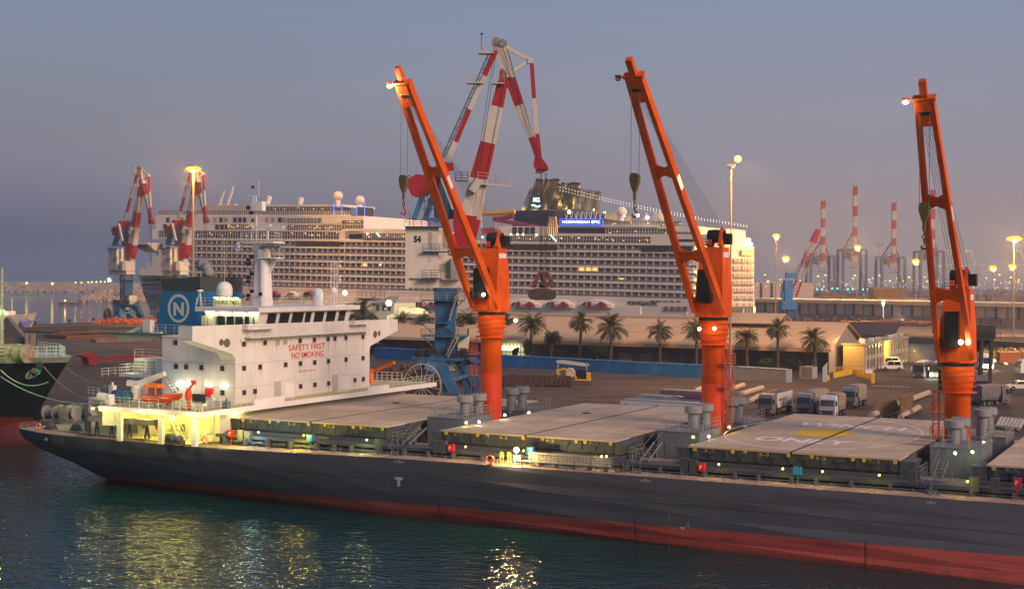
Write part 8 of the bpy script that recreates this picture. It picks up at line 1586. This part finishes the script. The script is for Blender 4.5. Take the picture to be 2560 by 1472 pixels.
q.build('foremast', mat('mast_tan', (.38, .34, .28), .6), KS); q = MB(); q.ball((p.x, p.y-.5, PT(4, 780, TK-3).z), .3, 8, 6); q.build('green_light', em('nav_green', (.25, 1, .15), 8), KS); lamp('green_glow', (p.x+8, p.y-15, PT(4, 780, TK-3).z), 2600, (.30, 1, .10), .3, KS); lamp('bow_flood', (p.x-9, p.y-7, PT(4, 770, TK-3).z), 900, (.85, 1, .35), .5, KS)
# grey hopper arm, pillars and a blue loader on the left quay
a, c = on(62, 885), on(90, 884); o = thing('concrete_pillar', 'pair of pale square pillars beside the dark sloping conveyor on the left quay', 'pillar', loc=a); k = a.y/3480
for x in (0, 14): MB().box((x*k, 0, 0), (x*k+10*k, 8*k, 52*k)).build('pillar_shaft', concrete, o, off=ZERO)
o = thing('conveyor', 'dark sloping conveyor arm rising towards the left edge', 'conveyor', loc=a); MB().beam((2*k, 4, 10*k), (-62*k, 4, 85*k), 3, 2.4).build('conveyor_arm', dgrey, o, off=ZERO); MB().beam((0, 4, 0), (-20*k, 4, 30*k), .8, .8).build('conveyor_leg', dgrey, o, off=ZERO)
o = thing('loader', 'blue bodied loader machine on the left quay behind the black ship bow', 'loader', loc=on(112, 892)); MB().box((-6*k, 0, 6*k), (20*k, 6, 24*k)).build('engine_housing', mat('loader_blue', (.05, .16, .28), .5, var=.2), o, off=ZERO); MB().beam((-6*k, 3, 10*k), (-20*k, 3, 28*k), 2, 2).build('loader_arm', dgrey, o, off=ZERO); MB().box((-10*k, 0, 0), (22*k, 6, 6*k)).build('crawler', black, o, off=ZERO)
# mooring lines
def sag(p, q_, s=1.2, n=14): return [p.lerp(q_, k/n)+Vector((0, 0, -4*s*(k/n)*(1-k/n))) for k in range(n+1)]
def worldp(p): return wd(p.x, p.y, p.z)
for (A_, B__, r_, m_, lab) in ((KT(110, 917), PT(262, 1002, 123), .06, rope, 'dark mooring rope from the ship hawse hole to the boat deck'), (PT(165, 918, TK), PT(335, 965, 135), .06, rope, 'upper dark mooring rope from the bow tip of the black ship'), (KT(2, 925), PT(120, 955, TK-8), .08, mat('rope_pale', (.6, .56, .46), .9), 'pale mooring rope crossing the K oval'), (KT(1, 941), PT(255, 1008, 123), .08, MAT['rope_pale'], 'longest pale mooring rope reaching the white stern house')):
    w0, w1 = worldp(A_), worldp(B__); o = thing('mooring_rope', lab, 'rope', loc=w0, group='mooring ropes between the two ships'); MB().path([p-w0 for p in sag(w0, w1)], r_, 5).build('rope_line', m_, o, off=ZERO)
w0, w1 = G(60, 795, 7), G(174, 805, 3); o = thing('mooring_rope', 'thin rope from the small boat to the pier bollard', 'rope', loc=w0); MB().path([p-w0 for p in sag(w0, w1, 2)], .12, 5).build('rope_line', wire, o, off=ZERO)
# floodlit tent and painted wall between the house and the crane
p = PT(1010, 800, 400); o = thing('event_tent', 'cream peaked marquee glowing yellow white behind the palms', 'tent', (p.x, 400, QZ), 'ship'); def_ = lambda x, y: PT(x, y, 400)
q = MB(); A_, B__, C_, D_, E_ = def_(968, 838), def_(1088, 838), def_(1065, 775), def_(1015, 762), def_(972, 790); rows_ = []
for j in range(9):
    f = j/8; xx = 968+(1088-968)*f; yt = 790-28*math.exp(-((f-.28)/.16)**2)-22*math.exp(-((f-.72)/.2)**2)+6*math.sin(f*9); rows_.append((PT(xx, 838, 398), PT(xx, yt, 404)))
for r0, r1 in zip(rows_, rows_[1:]): q.quad(Vector((r0[0].x, 398, QZ)), Vector((r1[0].x, 398, QZ)), Vector((r1[1].x, 404, r1[1].z)), Vector((r0[1].x, 404, r0[1].z))); q.quad(Vector((r0[1].x, 404, r0[1].z)), Vector((r1[1].x, 404, r1[1].z)), Vector((r1[0].x, 420, QZ)), Vector((r0[0].x, 420, QZ)))
q.build('canvas', mat('canvas', (.62, .56, .40), .8), o); lamp('tent_light', wd(def_(996, 756).x, 392, def_(996, 756).z+1), 5200, (1, .95, .45), .6); lamp('tent_light', wd(def_(1040, 770).x, 392, def_(1040, 760).z+1), 3600, (1, .95, .4), .6); MB().ball(Vector((def_(996, 757).x, 394, def_(996, 757).z)), .9, 10, 6).build('flood_head', em('tent_flood', (1, 1, .6), 30), o)
p = PT(930, 790, 430); o = thing('terminal_building', 'cream terminal building with small square windows behind the palm crowns', 'building', (p.x, 430, QZ), 'ship'); a = PT(930, 757, 430); c = PT(985, 838, 430); MB().box((a.x, 430, QZ), (c.x, 445, a.z)).build('wall', cream, o); MB().prism([(a.x-1, 429, a.z), (c.x+1, 429, a.z), (c.x-2, 437, a.z+2.5), (a.x+3, 437, a.z+2.5)], (0, .3, 0)).build('roof', mat('roof_grey', (.32, .27, .2), .8), o)
for x in (945, 960, 974): pp = PT(x, 770, 430); MB().box((pp.x-.6, 429.8, pp.z-1), (pp.x+.6, 430, pp.z+1)).build('window', dk_, o)
a = PT(1145, 779, 430); c = PT(1215, 800, 430); o = thing('tiled_house', 'lit cream building with brown tiled roof right of the blue crane tower', 'building', (a.x, 430, QZ), 'ship'); MB().box((a.x, 430, QZ), (c.x, 442, a.z-1)).build('wall', mat('lit_cream', (.62, .56, .36), .7), o); MB().prism([(a.x-1, 429, a.z-1), (c.x+1, 429, a.z-1), (c.x-3, 436, a.z+2.5), (a.x+3, 436, a.z+2.5)], (0, 2, 0)).build('roof', mat('roof_tile', (.26, .12, .09), .8), o); lamp('house_light', wd((a.x+c.x)/2, 426, a.z-1), 3000, (1, .92, .45), .5)
for x in (1155, 1170, 1185, 1200): pp = PT(x, 787, 430); MB().box((pp.x-.6, 429.8, pp.z-1), (pp.x+.6, 430, pp.z+.8)).build('window', dk_, o)
a = PT(960, 832, 352); c = PT(1048, 868, 352); o = thing('painted_wall', 'colourful blue and red painted curved wall behind the round tree', 'wall', (a.x, 352, QZ), 'ship'); mw = bpy.data.materials.new('mural'); mw.use_nodes = True; n = mw.node_tree.nodes; l = mw.node_tree.links; no = n.new('ShaderNodeTexNoise'); no.inputs['Scale'].default_value = .22; no.inputs['Detail'].default_value = 3; tq = n.new('ShaderNodeTexCoord'); l.new(tq.outputs['Object'], no.inputs['Vector']); l.new(ramp(no.outputs['Fac'], [(.35, (.03, .14, .25)), (.48, (.10, .25, .35)), (.52, (.35, .05, .03)), (.66, (.30, .02, .04))], n, l), n['Principled BSDF'].inputs['Base Color'])
MB().box((a.x, 352, QZ), (c.x, 353, a.z)).build('mural_panel', mw, o); MB().box((a.x-1, 351.8, QZ), (c.x+1, 352, QZ+.6)).build('plinth', concrete, o)
# steel gantry with sign M-51 in front of the liner
a = PT(893, 739, 470); c = PT(962, 752, 470); o = thing('passenger_gantry', 'brown steel walkway on legs with white M-51 board in front of the liner', 'gantry', (a.x, 470, QZ), 'ship'); MB().box((a.x, 470, c.z), (c.x, 474, c.z+1)).build('walkway', mat('gantry_brown', (.16, .11, .08), .7, var=.3), o); q = MB(); q.rail([(a.x, 470, c.z+1), (c.x, 470, c.z+1)], 3, 2.2, .12); q.build('walkway_rail', MAT['gantry_brown'], o); q = MB(); [q.box((s_, 471, QZ), (s_+.8, 472, c.z)) for s_ in (a.x+2, c.x-3)]; q.build('leg', MAT['gantry_brown'], o)
b1, b2 = PT(931, 747.5, 469.8), PT(943, 739.5, 469.8); bo = MB().box((b1.x, 469.6, b1.z), (b2.x, 469.8, b2.z)).build('board', whitec, o); MB().text('M-51', (b1.x+.2, 469.5, b1.z+.3), (1, 0, 0), (0, 0, 1), b2.x-b1.x-.4, (b2.z-b1.z)*.5, .03).build('board_text', redp, bo)
# ================================================================== HAZE
hz = MB(); hz.box((-4200, -700, -2), (4200, 5200, 95)); ho = tag(hz.build('haze', None), kind='stuff'); hm = bpy.data.materials.new('haze_air'); hm.use_nodes = True; n = hm.node_tree.nodes; n.clear(); ou = n.new('ShaderNodeOutputMaterial'); pv = n.new('ShaderNodeVolumePrincipled'); pv.inputs['Color'].default_value = (.74, .82, .95, 1); pv.inputs['Density'].default_value = .00018; pv.inputs['Anisotropy'].default_value = .3; hm.node_tree.links.new(pv.outputs[0], ou.inputs['Volume']); ho.data.materials.clear(); ho.data.materials.append(hm)
